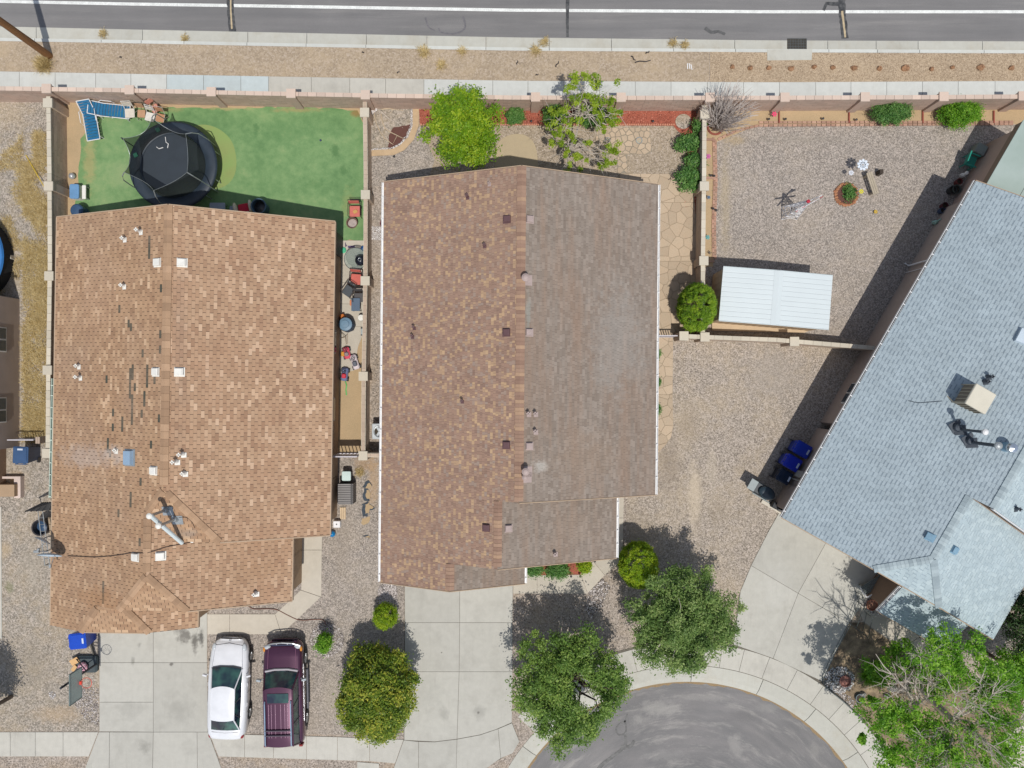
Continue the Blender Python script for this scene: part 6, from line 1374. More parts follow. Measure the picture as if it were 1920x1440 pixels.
q = MB(); q.lathe([(.07, 0), (.08, .1), (.01, .15)], (0, 0, H_), 10); q.build('hub', m_redp, t)
for k in range(4):
    a = .75 + k * math.pi / 2; M_ = Matrix.Rotation(a, 3, 'Y'); Mz = Matrix.Rotation(.5, 3, 'Z'); d = Mz @ (M_ @ Vector((0, 0, 1))); q = MB(); q.box(Vector((.05, -.12, H_ + .05)) + d * .3, (.11, .02, .5), 0, Mz @ M_); q.build('blade', m_wh2, t)
    q = MB(); q.box(Vector((.05, -.12, H_ + .05)) + d * .6, (.12, .022, .12), 0, Mz @ M_); q.build('blade_tip', m_redp, t)
q = MB(); q.tube([(0, 0, H_ + .05), (.28, .12, H_ + .08)], .015, 4); q.box((.42, .18, H_ + .08), (.3, .02, .2), .4); q.build('tail', m_wh2, t)

# ------------------------------------------------------------------ trampoline
C0 = P(324, 310, .9); cx0, cy0 = C0.x, C0.y
t = thing('trampoline', 'big round trampoline with black mat and sagging net enclosure on the turf', 'trampoline', (cx0, cy0, 0)); m_blk2 = mat('pad_navy', C(44, 56, 68), .5, .15, 4, 30, .15); m_mat = mat('mat_black', C(46, 56, 66), .7, .1, 2, 60, .1)
def net_mat():
    m, nt, b, N, L = new_mat('net'); b.inputs['Base Color'].default_value = C(40, 50, 44); b.inputs['Alpha'].default_value = .7; b.inputs['Roughness'].default_value = .8; return m
m_net = net_mat()
Rr = 2.02
q = MB(); q.lathe([(1.45, .84), (1.44, .85), (.01, .86)], (0, 0, 0), 48); q.build('mat', m_mat, t)
q = MB(); q.cs = True; q.lathe([(1.45, .85), (1.5, .9), (1.72, .93), (1.92, .92), (Rr, .87), (Rr, .82), (1.95, .8), (1.45, .83)], (0, 0, 0), 60, cap=False); q.build('padding', m_blk2, t)
q = MB(); q.ring((0, 0, .84), 1.96, .03, 48, 6); q.build('frame', m_galv, t)
q = MB(); q.lathe([(1.5, .05), (1.5, .8)], (0, 0, 0), 48, cap=False); q.build('underside_net', mat('skirt_black', C(30, 34, 38), .9), t)
tips = []; angs = [154, 210, 267, 330, 34, 96]
for a in angs:
    ar = math.radians(a); d = Vector((math.cos(ar), math.sin(ar), 0)); tip = d * 1.58 + Vector((0, 0, 2.6)); tips.append(tip)
    q = MB(); q.tube([d * 2.0 + Vector((0, 0, 0)), d * 2.02 + Vector((0, 0, 1.1)), d * 1.95 + Vector((0, 0, 2.0)), d * 1.78 + Vector((0, 0, 2.4)), tip], .024, 6); q.build('net_pole', m_galv if a not in (154,) else m_blk2, t)
    for s_ in (-.22, .22):
        q = MB(); d2 = Vector((math.cos(ar + s_), math.sin(ar + s_), 0)); q.tube([d2 * 1.96 + Vector((0, 0, .82)), d2 * 1.96 + Vector((0, 0, .02))], .025, 6); q.build('leg', m_galv, t)
q = MB(); rows = 6; cols = 10; grid = []
for i in range(6):
    a0, a1 = math.radians(angs[i]), math.radians(angs[(i + 1) % 6] + (360 if angs[(i + 1) % 6] < angs[i] else 0)); t0, t1 = tips[i], tips[(i + 1) % 6]
    for c in range(cols):
        u = c / cols; sag = 4 * u * (1 - u); top = t0.lerp(t1, u); top = Vector((top.x * (1 - .0 * sag), top.y, top.z - .38 * sag)); top.xy *= (1 - .07 * sag)
        a = a0 + (a1 - a0) * u; bot = Vector((math.cos(a) * 1.5, math.sin(a) * 1.5, .9))
        grid.append([bot.lerp(top, r_ / rows) + Vector((math.cos(a), math.sin(a), 0)) * (-.1 * math.sin(math.pi * r_ / rows) * sag) for r_ in range(rows + 1)])
n_ = len(grid); q.add([p for g_ in grid for p in g_], [[i * (rows + 1) + j, ((i + 1) % n_) * (rows + 1) + j, ((i + 1) % n_) * (rows + 1) + j + 1, i * (rows + 1) + j + 1] for i in range(n_) for j in range(rows)]); q.build('net', m_net, t)
q = MB(); q.tube([g_[-1] for g_ in grid] + [grid[0][-1]], .008, 5); q.build('net_top_cord', m_galv, t)
for a, lb in ((165, 'green toy'), (112, 'green toy')):
    q = MB(); ar = math.radians(a); q.box((math.cos(ar) * 1.72, math.sin(ar) * 1.72, .97), (.18, .18, .06), .5); q.build('shoe_bag', mat('teal_plastic', C(70, 150, 120), .5), t)
for pts in ([(-.35, 1.3, .88), (-.3, 1.05, .92), (-.2, .98, .9), (-.25, .8, .88)], [(-.75, .85, .88), (-.62, .75, .93), (-.45, .82, .88)]):
    q = MB(); q.tube(pts, .02, 5); q.build('strap', m_white, t)
# second trampoline at the west edge
t = thing('trampoline', 'blue rimmed trampoline mostly outside the west edge', 'trampoline', G(-58, 486)); q = MB(); q.lathe([(1.7, .86), (1.9, .95), (2.15, .93), (2.2, .85)], (0, 0, 0), 48, cap=False); q.build('padding', mat('pad_blue', C(52, 120, 186), .5, .1), t); q = MB(); q.lathe([(1.72, .84), (.01, .84)], (0, 0, 0), 32); q.build('mat', m_mat, t)
q = MB(); q.lathe([(2.12, .0), (2.15, .85)], (0, 0, 0), 48, cap=False); q.build('skirt', mat('skirt_black', C(30, 34, 38), .9), t)
q = MB(); q.rbox((0, 0, .16), (.24, .22, .3), .03, .3); tag(q.build('crate', mat('crate_pale', C(196, 190, 178), .8), org=None), 'small pale box on the straw near the west trampoline', 'box').location = G(23, 484)
q = MB(); q.tube([(0, 0, .02), (1.05, -1.6, .3)], .022, 6); tag(q.build('yellow_pole', mat('paint_yellow', C(222, 190, 60), .6)), 'thin yellow pole lying on the straw of the far west yard', 'pole').location = G(49, 291)

# ------------------------------------------------------------------ furniture in the turf yard
m_blue = mat('mesh_blue', C(14, 104, 148), .7, .12, 6, 60, .15, stretch=(1, 1, 1)); 
def lounger(label, p, rz, back=.45, grp='blue sun loungers in the corner of the turf'):
    t = thing('sun_lounger', label, 'lounger', p, rz, grp); L1, L2, W_ = 1.25, .62, .6
    ca, sa = math.cos(back), math.sin(back)
    q = MB()
    n = 9
    for k in range(n): q = MB(); x = -L1 + (k + .5) * L1 / n; q.box((x, 0, .36), (L1 / n - .02, W_ - .06, .012)); q.build('sling', m_blue, t)
    for k in range(5): q = MB(); s_ = (k + .5) * L2 / 5; q.box((s_ * ca, 0, .36 + s_ * sa), (L2 / 5 - .015, W_ - .06, .012), 0, Matrix.Rotation(-back, 3, 'Y')); q.build('back_sling', m_blue, t)
    for s_ in (-1, 1):
        q = MB(); q.tube([(-L1, s_ * W_ / 2, .36), (0, s_ * W_ / 2, .36), (L2 * ca, s_ * W_ / 2, .36 + L2 * sa)], .02, 6); q.build('side_rail', m_white, t)
        for x in (-L1 + .12, .12): q = MB(); q.tube([(x, s_ * (W_ / 2 + .01), .36), (x, s_ * (W_ / 2 + .03), 0)], .018, 6); q.build('leg', m_white, t)
        q = MB(); q.tube([(-.5, s_ * (W_ / 2 + .05), .36), (-.45, s_ * (W_ / 2 + .06), .56), (.05, s_ * (W_ / 2 + .06), .56), (.2, s_ * (W_ / 2 + .03), .42)], .016, 6); q.build('arm', m_white, t)
    q = MB(); q.tube([(-L1, -W_ / 2, .36), (-L1, W_ / 2, .36)], .02, 6); q.build('end_rail', m_white, t); q = MB(); q.tube([(L2 * ca, -W_ / 2, .36 + L2 * sa), (L2 * ca, W_ / 2, .36 + L2 * sa)], .02, 6); q.build('end_rail', m_white, t); return t
lounger('blue sling lounger lying along the pink wall', P(192, 205, .4).xy.to_3d(), math.radians(174), .4)
t = lounger('blue sling lounger standing across the corner, its white end frame to the house', P(166, 212, .4).xy.to_3d(), math.radians(100), .7)
def fold_chair(label, p, rz, seatc, framec, h=.44, w_=.42, back=True, rec=.2, name='folding_chair', arms=False, bh=.4, grp=None):
    t = thing(name, label, 'chair', p, rz, grp); ms = mat('seat_%s' % '_'.join(str(int(255 * v)) for v in seatc[:3]), seatc, .7, .08, 5); mf = mat('frm_%s' % '_'.join(str(int(255 * v)) for v in framec[:3]), framec, .5, .08)
    q = MB(); q.rbox((0, 0, h), (w_, w_, .04), .05); q.build('seat', ms, t)
    if back: q = MB(); q.box((0, w_ / 2 + .06 + rec * .3, h + bh * .62), (w_ * .95, .03, bh * .62), 0, Matrix.Rotation(-rec, 3, 'X')); q.build('backrest', ms, t)
    for s_ in (-1, 1):
        q = MB(); q.tube([(s_ * w_ / 2, -w_ / 2, 0), (s_ * w_ / 2, -w_ / 2 + .02, h), (s_ * w_ / 2, w_ / 2, h), (s_ * w_ / 2, w_ / 2 + .1 + rec * .5, h + bh)], .014, 5); q.build('side_frame', mf, t); q = MB(); q.tube([(s_ * w_ / 2, w_ / 2 + .08, 0), (s_ * w_ / 2, 0, h)], .014, 5); q.build('leg', mf, t)
        if arms: q = MB(); q.tube([(s_ * (w_ / 2 + .03), -w_ / 2, h), (s_ * (w_ / 2 + .03), -w_ / 2, h + .22), (s_ * (w_ / 2 + .03), w_ / 2 + .1, h + .22)], .018, 5); q.build('arm', mf, t)
    q = MB(); q.tube([(-w_ / 2, w_ / 2 + .1 + rec * .5, h + bh), (w_ / 2, w_ / 2 + .1 + rec * .5, h + bh)], .014, 5); q.build('top_rail', mf, t); return t
g_ = 'old chairs lined up by the wall'
fold_chair('cream folding chair at the foot of the blue lounger', P(243, 212, .45).xy.to_3d(), .05, C(214, 206, 192), C(230, 228, 222), .44, .42, grp=g_)
fold_chair('brown seated chair between the two cream chairs', P(265, 213, .45).xy.to_3d(), -.05, C(186, 146, 112), C(80, 72, 64), .44, .36, grp=g_)
fold_chair('cream chair nearest the trampoline net', P(281, 219, .45).xy.to_3d(), -.25, C(220, 216, 206), C(226, 224, 220), .44, .4, grp=g_)
fold_chair('brown seated chair right of the cream chairs', P(300, 221, .45).xy.to_3d(), -.2, C(184, 136, 100), C(196, 188, 176), .44, .38, grp=g_)
fold_chair('salmon coloured seat leaning behind the other chairs', P(290, 203, .4).xy.to_3d(), .6, C(208, 140, 122), C(90, 70, 66), .36, .36, grp=g_)
m_ball = mat('ball_silver', C(186, 188, 190), .3, .3, 9, metal=.3, local=True)
def ball(label, px, py, r, m, name='ball'):
    q = MB(); q.cs = True; q.blob((0, 0, 0), r, 1, 0, 14, 9); o = q.build(name, m, org=None); o.location = P(px, py, r); o.location.z = r; tag(o, label, 'ball'); return o
ball('silver grey ball on the bare strip by the west wall', 135, 330, .15, m_ball)
def soccer():
    m, nt, b, N, L = new_mat('soccer'); p = posn(nt, True); vo = N('ShaderNodeTexVoronoi'); vo.inputs['Scale'].default_value = 9; L(p, vo.inputs['Vector']); L(ramp(nt, vo.outputs['Distance'], [(0, C(30, 30, 40)), (.32, C(30, 30, 40)), (.36, C(236, 236, 238)), (1, C(236, 236, 238))]), b.inputs['Base Color']); return m
ball('white ball with dark spots on the patio below the red chair', 684, 513, .115, soccer())
ball('tiny dark ball in the middle of the turf', 601, 263, .05, mat('ball_dark', C(60, 70, 110), .5)); 
def tub(name, label, cat, px, py, r, h, m, min_=None, seg=24, taper=.85):
    t = thing(name, label, cat, G(px, py)); q = MB(); q.lathe([(r * taper, 0), (r, h), (r * 1.06, h), (r * 1.06, h + .02), (r * .9, h + .02), (r * .86, h * .6), (.01, h * .55)], (0, 0, 0), seg); q.build('tub', m, t)
    if min_: q = MB(); q.lathe([(r * .84, h * .62), (.01, h * .72)], (0, 0, 0), seg); q.build('contents', min_, t)
    return t
m_navy = mat('plastic_navy', C(56, 84, 116), .45, .1, 3); m_blu2 = mat('plastic_blue', C(110, 154, 196), .4, .1, 3)
t = thing('cooler_box', 'pale blue lidded cooler box by the west wall', 'cooler', G(149, 363)); q = MB(); q.rbox((0, 0, .2), (.42, .66, .4), .06); q.build('body', m_vw, t); q = MB(); q.rbox((0, 0, .42), (.44, .68, .06), .08); q.build('lid', m_blu2, t)
t = thing('bench_seat', 'narrow white bench right of the blue cooler', 'bench', G(166, 364)); q = MB(); q.rbox((0, 0, .38), (.18, .64, .05), .03); q.build('seat', m_vw, t)
for s_ in (-1, 1): q = MB(); q.box((0, s_ * .26, .18), (.16, .03, .36)); q.build('leg', m_galv, t)
t = thing('storage_bin', 'round backed blue grey bin beside the roof corner', 'bin', G(158, 400)); q = MB(); q.lathe([(.26, 0), (.28, .6), (.3, .62), (.24, .68), (.01, .7)], (0, 0, 0), 20); q.build('body', m_navy, t)
t = thing('side_table', 'grey square table under the north eave', 'table', G(414, 394)); q = MB(); q.rbox((0, 0, .42), (.72, .5, .05), .05); q.build('top', mat('table_grey', C(150, 160, 170), .6), t)
for a, b2 in ((-.3, -.2), (.3, -.2), (-.3, .2), (.3, .2)): q = MB(); q.tube([(a, b2, 0), (a, b2, .4)], .02, 5); q.build('leg', m_galv, t)
t = thing('footstool', 'small grey footstool right of the grey table', 'stool', G(440, 396)); q = MB(); q.rbox((0, 0, .3), (.26, .34, .05), .05); q.build('top', mat('table_grey', C(150, 160, 170), .6), t); q = MB(); q.box((0, 0, .14), (.2, .26, .28)); q.build('base', m_galv, t)
t = thing('armchair', 'cream armchair with a red cushion under the north eave', 'chair', G(463, 396), .2); q = MB(); q.rbox((0, 0, .4), (.5, .5, .12), .05); q.build('cushion', mat('cushion_red', C(196, 30, 56), .8), t)
for s_ in (-1, 1): q = MB(); q.cs = True; q.blob((s_ * .36, .03, .5), (.1, .34, .2), 3, .04, 10, 6); q.build('arm', mat('wicker_cream', C(216, 204, 178), .8, .1, 9), t)
q = MB(); q.box((0, -.28, .6), (.6, .08, .4)); q.build('backrest', mat('wicker_cream', C(216, 204, 178), .8, .1, 9), t)
tub('barrel', 'dark round tub with a blue grey rim under the north eave', 'tub', 494, 393, .34, .7, mat('tub_blue', C(66, 92, 108), .6), mat('water_dark', C(44, 44, 46), .3))
t = fold_chair('red sling armchair on the turf near the block wall', G(669, 400), 0, C(204, 112, 100), C(66, 44, 50), .42, .5, arms=True, name='armchair'); q = MB(); q.rbox((.02, -.02, .47), (.2, .16, .03), .03, .5); tag(q.build('toy', mat('toy_tan', C(206, 160, 92), .7), org=None), 'small tan toy lying on the red chair seat', 'toy').location = (t.location.x, t.location.y, 0)
tub('fire_pit', 'round brown metal fire pit with ash beside the red armchair', 'fire pit', 663, 421, .25, .38, mat('rust', C(112, 84, 70), .7, .2, 6), mat('ash', C(180, 166, 160), .9, .2, 8), taper=.6)
# ------------------------------------------------------------------ side patio things
t = thing('patio_table', 'round glass patio table on the side patio', 'table', G(672, 490)); 
def glass_mat():
    m, nt, b, N, L = new_mat('table_glass'); b.inputs['Base Color'].default_value = C(170, 182, 172); b.inputs['Alpha'].default_value = .45; b.inputs['Roughness'].default_value = .1; return m
q = MB(); q.lathe([(.5, .7), (.5, .712), (.01, .712)], (0, 0, 0), 32); q.build('glass_top', glass_mat(), t); q = MB(); q.ring((0, 0, .706), .51, .014, 36, 5); q.build('rim', m_dkp, t)
for k in range(4): a = k * 1.57 + .6; q = MB(); q.tube([(math.cos(a) * .38, math.sin(a) * .38, 0), (math.cos(a) * .1, math.sin(a) * .1, .35), (math.cos(a) * .42, math.sin(a) * .42, .69)], .016, 5); q.build('leg', m_galv, t)
t = thing('kettle_grill', 'black kettle grill between the glass table and the block wall', 'grill', G(683, 494, .22)); mk = mat('enamel_black', C(30, 34, 44), .15, .05)
q = MB(); q.cs = True; q.lathe([(.05, .45), (.2, .52), (.25, .68), (.25, .72), (.2, .83), (.08, .89), (.01, .9)], (0, 0, 0), 24); q.build('kettle', mk, t); q = MB(); q.ring((0, 0, .885), .07, .012, 16, 5); q.build('vent', m_galv, t); q = MB(); q.box((0, -.16, .82), (.16, .03, .03)); q.build('handle', m_vw, t)
for k in range(3): a = k * 2.1; q = MB(); q.tube([(math.cos(a) * .12, math.sin(a) * .12, .5), (math.cos(a) * .28, math.sin(a) * .28, -.22)], .014, 5); q.build('leg', m_galv, t)
q = MB(); q.box((0, 0, .73), (.1, .26, .03), .25); q.box((.02, -.25, .73), (.05, .24, .03), .2); tag(q.build('grill_tools', mat('tool_grey', C(96, 98, 104), .5), org=None), 'grill tools lying on the glass table', 'tools').location = G(675, 489)
tub('bucket', 'shiny blue bucket above the kettle grill', 'bucket', 683, 469, .12, .28, mat('bucket_blue', C(28, 110, 196), .3), mat('bucket_in', C(150, 196, 236), .3), 16)
t = thing('kick_scooter', 'purple kick scooter lying above the glass table', 'scooter', G(659, 463), .05); mp_ = mat('purple', C(86, 66, 110), .5); q = MB(); q.rbox((0, 0, .06), (.34, .09, .03), .02); q.build('deck', mp_, t); q = MB(); q.tube([(-.17, 0, .06), (-.26, .12, .08)], .016, 5); q.tube([(-.26, .0, .08), (-.26, .2, .08)], .016, 5); q.build('handlebar', mp_, t)
for x in (-.18, .2): q = MB(); q.lathe([(.045, -.015), (.045, .015)], (x, 0, .05), 12, Matrix.Rotation(1.57, 3, 'X')); q.build('wheel', m_vw, t)
q = MB(); q.blob((0, 0, .08), (.12, .14, .08), 4, .2); tag(q.build('toy', mat('toy_teal', C(90, 196, 150), .6), org=None), 'mint green toy beside the house wall on the patio', 'toy').location = G(645, 470)
fold_chair('red sling armchair below the glass table', G(671, 526), -.08, C(206, 106, 94), C(70, 48, 52), .42, .48, arms=True, name='armchair')
fold_chair('dark grey sling armchair turned towards the house wall', G(657, 548), math.radians(-35), C(76, 82, 88), C(96, 88, 84), .42, .46, arms=True, name='armchair')
fold_chair('dark chair tucked behind the slate blue table', G(676, 560), 0, C(84, 82, 84), C(60, 58, 60), .42, .42, arms=True, name='armchair')
t = thing('low_table', 'slate blue rectangular table on the side patio', 'table', G(671, 573)); q = MB(); q.rbox((0, 0, .5), (.4, .6, .04), .03); q.build('top', mat('slate_blue', C(84, 104, 126), .5, .08), t)
for a, b2 in ((-.17, -.26), (.17, -.26), (-.17, .26), (.17, .26)): q = MB(); q.tube([(a, b2, 0), (a, b2, .5)], .018, 5); q.build('leg', m_dkp, t)
q = MB(); q.rbox((0, 0, .06), (.12, .26, .1), .03); tag(q.build('toy', mat('toy_orange', C(224, 140, 96), .7), org=None), 'orange toy left of the slate blue table', 'toy').location = G(659, 568)
t = thing('white_drum', 'small white lidded drum near the block wall', 'drum', G(680, 597)); q = MB(); q.lathe([(.13, 0), (.13, .36)], (0, 0, 0), 18); q.build('body', m_dkp, t); q = MB(); q.lathe([(.14, .36), (.14, .4), (.01, .41)], (0, 0, 0), 18); q.build('lid', m_vw, t)
t = thing('covered_smoker', 'round slate blue covered smoker against the house wall', 'smoker', G(654, 610)); q = MB(); q.lathe([(.34, 0), (.36, .5), (.3, .7)], (0, 0, 0), 8); q.build('body', mat('cover_dark', C(60, 74, 92), .7), t); q = MB(); q.lathe([(.31, .7), (.3, .74), (.18, .78), (.17, .82), (.01, .83)], (0, 0, 0), 24); q.build('lid', mat('lid_slate', C(112, 142, 164), .5), t)
q = MB(); q.rbox((0, 0, .2), (.22, .34, .4), .04, .3); tag(q.build('orange_box', mat('box_orange', C(206, 116, 44), .7), org=None), 'orange box in the shade above the covered smoker', 'box').location = G(645, 597)
t = thing('metal_stand', 'thin bent metal stand below the covered smoker', 'stand', G(650, 634)); q = MB(); q.tube([(-.3, .35, .05), (.0, .02, .3), (0, -.3, .1), (.05, -.28, .08), (.06, .2, .1), (0, .02, .3), (-.25, 0, .05)], .014, 5); q.build('frame', mat('stand_tan', C(176, 160, 140), .5), t)
t = thing('toy_cart', 'small grey wheeled cart by the block wall', 'cart', G(681, 622)); q = MB(); q.rbox((0, 0, .14), (.14, .28, .1), .02); q.build('tray', mat('cart_grey', C(160, 170, 172), .6), t)
for y in (-.16, .16): q = MB(); q.box((0, y, .07), (.18, .05, .14)); q.build('wheels', m_lamp, t)
def ride_on(label, p, rz, c1, c2, c3, L_=.55, grp='ride-on toys by the house'):
    t = thing('ride_on_toy', label, 'toy', p, rz, grp); m1, m2 = mat('ride_%d' % int(p.y * 100), c1, .35, .06), mat('ride2_%d' % int(p.y * 100), c2, .5, .06); q = MB(); q.cs = False
    q.rbox((0, 0, .2), (.3, L_, .18), .09); q.build('body', m1, t); q = MB(); q.rbox((0, -L_ * .12, .34), (.2, L_ * .35, .12), .06); q.build('seat', m2, t); q = MB(); q.tube([(0, L_ * .3, .28), (0, L_ * .22, .42)], .02, 6); q.ring((0, L_ * .22, .43), .08, .014, 14, 5); q.build('steering_wheel', mat('ride3', C(40, 42, 50), .5), t)
    for x in (-.16, .16):
        for y in (-L_ * .33, L_ * .33): q = MB(); q.lathe([(.1, -.035), (.1, .035)], (x, y, .1), 14, Matrix.Rotation(1.57, 3, 'Y')); q.build('wheel', mat('ride3', C(40, 42, 50), .5), t)
    return t
ride_on('pink red toy car with a grey back by the house wall', G(652, 662), .2, C(226, 84, 108), C(150, 132, 136), None); ride_on('white ride-on toy tractor angled across the patio end', G(667, 679), math.radians(18), C(226, 214, 218), C(96, 100, 112), None, .7)
ride_on('narrow blue and grey ride-on toy with a red front', G(648, 702), math.radians(-8), C(112, 124, 160), C(206, 50, 70), None, .62)
q = MB(); q.rbox((0, 0, .14), (.16, .22, .28), .04); tag(q.build('toy', mat('toy_yellow', C(214, 150, 44), .6), org=None), 'yellow toy left of the pink toy car', 'toy').location = G(645, 664)
q = MB(); q.tube([(0, .3, .03), (.06, .1, .05), (.02, -.1, .03), (.05, -.35, .03)], .03, 5); tag(q.build('toy', mat('toy_green', C(90, 190, 100), .6), org=None), 'green toy strip on the dirt below the ride-on toys', 'toy').location = G(648, 727)
# things in front of the west house's gate
t = thing('cool_box', 'white lidded box right of the brown roof', 'box', G(654, 890)); q = MB(); q.rbox((0, 0, .25), (.38, .4, .5), .05); q.build('body', mat('box_dark', C(60, 56, 70), .6), t); q = MB(); q.rbox((0, 0, .53), (.42, .44, .06), .06); q.build('lid', mat('lid_mint', C(206, 226, 222), .5), t)
t = thing('air_conditioner', 'grey ribbed air conditioner beside the brown roofed house', 'air conditioner', G(654, 922)); m_rib = mat('rib_grey', C(150, 146, 144), .6, .1); m_ribd = mat('rib_dark', C(84, 82, 82), .7)
q = MB(); q.box((0, 0, .4), (.66, .94, .78)); q.build('body', m_ribd, t)
for k in range(12): q = MB(); q.box((-.03, -.44 + k * .08, .81), (.58, .045, .03)); q.build('slat', m_rib, t); q = MB(); q.box((.345, -.44 + k * .08, .42), (.03, .04, .7)); q.build('slat', m_rib, t)
t = thing('lumber', 'three pale boards stacked against the house', 'boards', G(640, 962)); 
for k in range(3): q = MB(); q.box((k * .09, 0, .06 + k * .0), (.07, .55, .05), 0); q.build('board', mat('lumber_pale', C(222, 196, 160), .8), t)
t = thing('white_box', 'small white box with a knob by the boards', 'box', G(634, 981)); q = MB(); q.rbox((0, 0, .16), (.32, .3, .3), .02); q.build('body', m_white, t); q = MB(); q.lathe([(.03, .31), (.03, .34)], (0, 0, 0), 8); q.build('knob', m_ribd, t)
ball('shiny blue ball on the gravel beside the brown roof', 623, 1001, .15, mat('ball_blue', C(24, 130, 190), .25))
m_fab = mat('weed_fabric', C(62, 72, 82), .8, .3, 8)
for i, (pts, lb) in enumerate(((wob([(681, 912), (686, 901), (693, 902), (697, 912), (690, 914)], 2, 1, 4), 'topmost scrap of torn black weed fabric'), (wob([(681, 920), (688, 915), (694, 928), (692, 938), (684, 940), (680, 930)], 2, 2, 4), 'second scrap of torn black weed fabric'), (wob([(679, 945), (690, 941), (702, 953), (697, 958), (692, 954), (688, 968), (679, 970)], 2, 3, 4), 'largest scrap of torn black weed fabric'), (wob([(679, 1006), (690, 1003), (693, 1009)], 1.2, 4, 4), 'lowest scrap of torn black weed fabric'))):
    q = MB(); q.prism(W2(pts), .006, .03); tag(q.build('weed_fabric', m_fab), lb, 'fabric', 'scraps of weed fabric in the gravel')
    pt2 = [(x + 3 + (x - 688) * -.35, y + 1 + (y - pts[0][1]) * -.3) for x, y in pts]; q = MB(); q.prism(W2(pt2), .02, .034); q.build('bare_patch', m_earth, structure=True)
sheet('bare_patch', wob([(679, 972), (693, 969), (694, 978), (682, 986), (677, 980)], 1.5, 9, 4), .013, m_earth)
# pot by the entry
tub('terracotta_pot', 'terracotta pot in the entry of the brown roofed house', 'pot', 553, 1094, .17, .36, mat('terracotta', C(158, 104, 82), .8, .1), m_pit, 18)
q = MB(); q.tube([G(x, y, .05) for x, y in smooth([(440, 1134), (452, 1137), (462, 1133), (475, 1141), (500, 1141), (520, 1143), (540, 1153), (562, 1162), (590, 1161), (606, 1162), (612, 1172)], 4)], .018, 5); tag(q.build('garden_hose', mat('hose_brown', C(120, 78, 62), .6)), 'brown garden hose snaking over the front walk', 'hose')
# AC unit in the middle house's side yard
t = thing('air_conditioner', 'pale grey air conditioner with a round fan under the white gutter', 'air conditioner', G(717, 807)); q = MB(); q.rbox((0, 0, .38), (.72, .72, .74), .05); q.build('body', mat('ac_grey', C(196, 202, 204), .5), t); q = MB(); q.ring((0, 0, .76), .26, .03, 24, 5); q.build('fan_guard', m_galv, t); q = MB(); q.lathe([(.25, .755), (.01, .757)], (0, 0, 0), 20); q.build('fan_well', m_pit, t)
for k in range(3): q = MB(); q.box((math.cos(k * 2.1) * .12, math.sin(k * 2.1) * .12, .765), (.2, .1, .01), k * 2.1); q.build('fan_blade', m_galv, t)
tub('flower_pot', 'dark red pot under the west gutter of the middle house', 'pot', 722, 422, .18, .34, mat('pot_red', C(130, 70, 76), .6), m_pit, 18)
# ------------------------------------------------------------------ trash carts
def cart(label, p, rz, col, lid, w_=.62, l_=.78, h=1.02, plate=True, grp='wheeled trash carts'):
    t = thing('trash_cart', label, 'trash cart', p, rz, grp); mc = mat('cart_%d_%d' % (int(col[2] * 999), int(col[0] * 999)), col, .4, .06, 3); ml = mat('lid_%d_%d' % (int(lid[2] * 999), int(lid[0] * 999)), lid, .32, .06, 3)
    q = MB(); q.box((0, 0, h / 2), (w_ * .94, l_ * .92, h), 0, None, 1.0); vs = q.v[-8:]; q.v[-8:] = [(v[0] * (.78 if v[2] < .1 else 1), v[1] * (.74 if v[2] < .1 else 1), v[2]) for v in vs]; q.build('body', mc, t)
    q = MB(); q.rbox((0, 0, h + .035), (w_, l_ * .96, .07), .06); q.rbox((0, -.02, h + .08), (w_ * .84, l_ * .78, .03), .05); q.build('lid', ml, t)
    q = MB(); q.tube([(-w_ * .4, l_ * .5 + .03, h - .03), (w_ * .4, l_ * .5 + .03, h - .03)], .02, 6); q.build('handle', ml, t)
    for s_ in (-1, 1): q = MB(); q.box((s_ * w_ * .25, l_ * .47, h + .02), (.08, .08, .06)); q.build('hinge', ml, t); q = MB(); q.lathe([(.13, -.03), (.13, .03)], (s_ * w_ * .38, l_ * .38, .13), 14, Matrix.Rotation(1.57, 3, 'Y')); q.build('wheel', m_lamp, t)
    if plate: q = MB(); q.box((.0, -l_ * .32, h + .1), (.24, .08, .008)); q.build('label_plate', mat('plate_white', C(206, 216, 230), .6), t)
    return t
rz3 = -math.radians(29.95) + math.pi / 2
def cpos(px, py, h=1.05): v = P(px, py, h); return Vector((v.x, v.y, 0))
cart('bright blue trash cart nearest the meter box', cpos(1505, 843), rz3, C(22, 52, 150), C(18, 56, 176)); cart('bright blue trash cart, second in the row of carts', cpos(1486, 868), rz3, C(20, 46, 140), C(14, 44, 178), plate=True)
cart('dark navy trash cart next to the bright blue ones', cpos(1471, 894, .95), rz3, C(14, 24, 42), C(18, 40, 66), .6, .66, .92)
cart('bright blue trash cart by the corner of the west garage', cpos(146, 1202), math.radians(96), C(24, 60, 160), C(20, 76, 196), .72, .8); cart('dusty blue recycling cart beside the far west house', cpos(39, 853), math.radians(178), C(52, 72, 108), C(64, 92, 130), .7, .8)
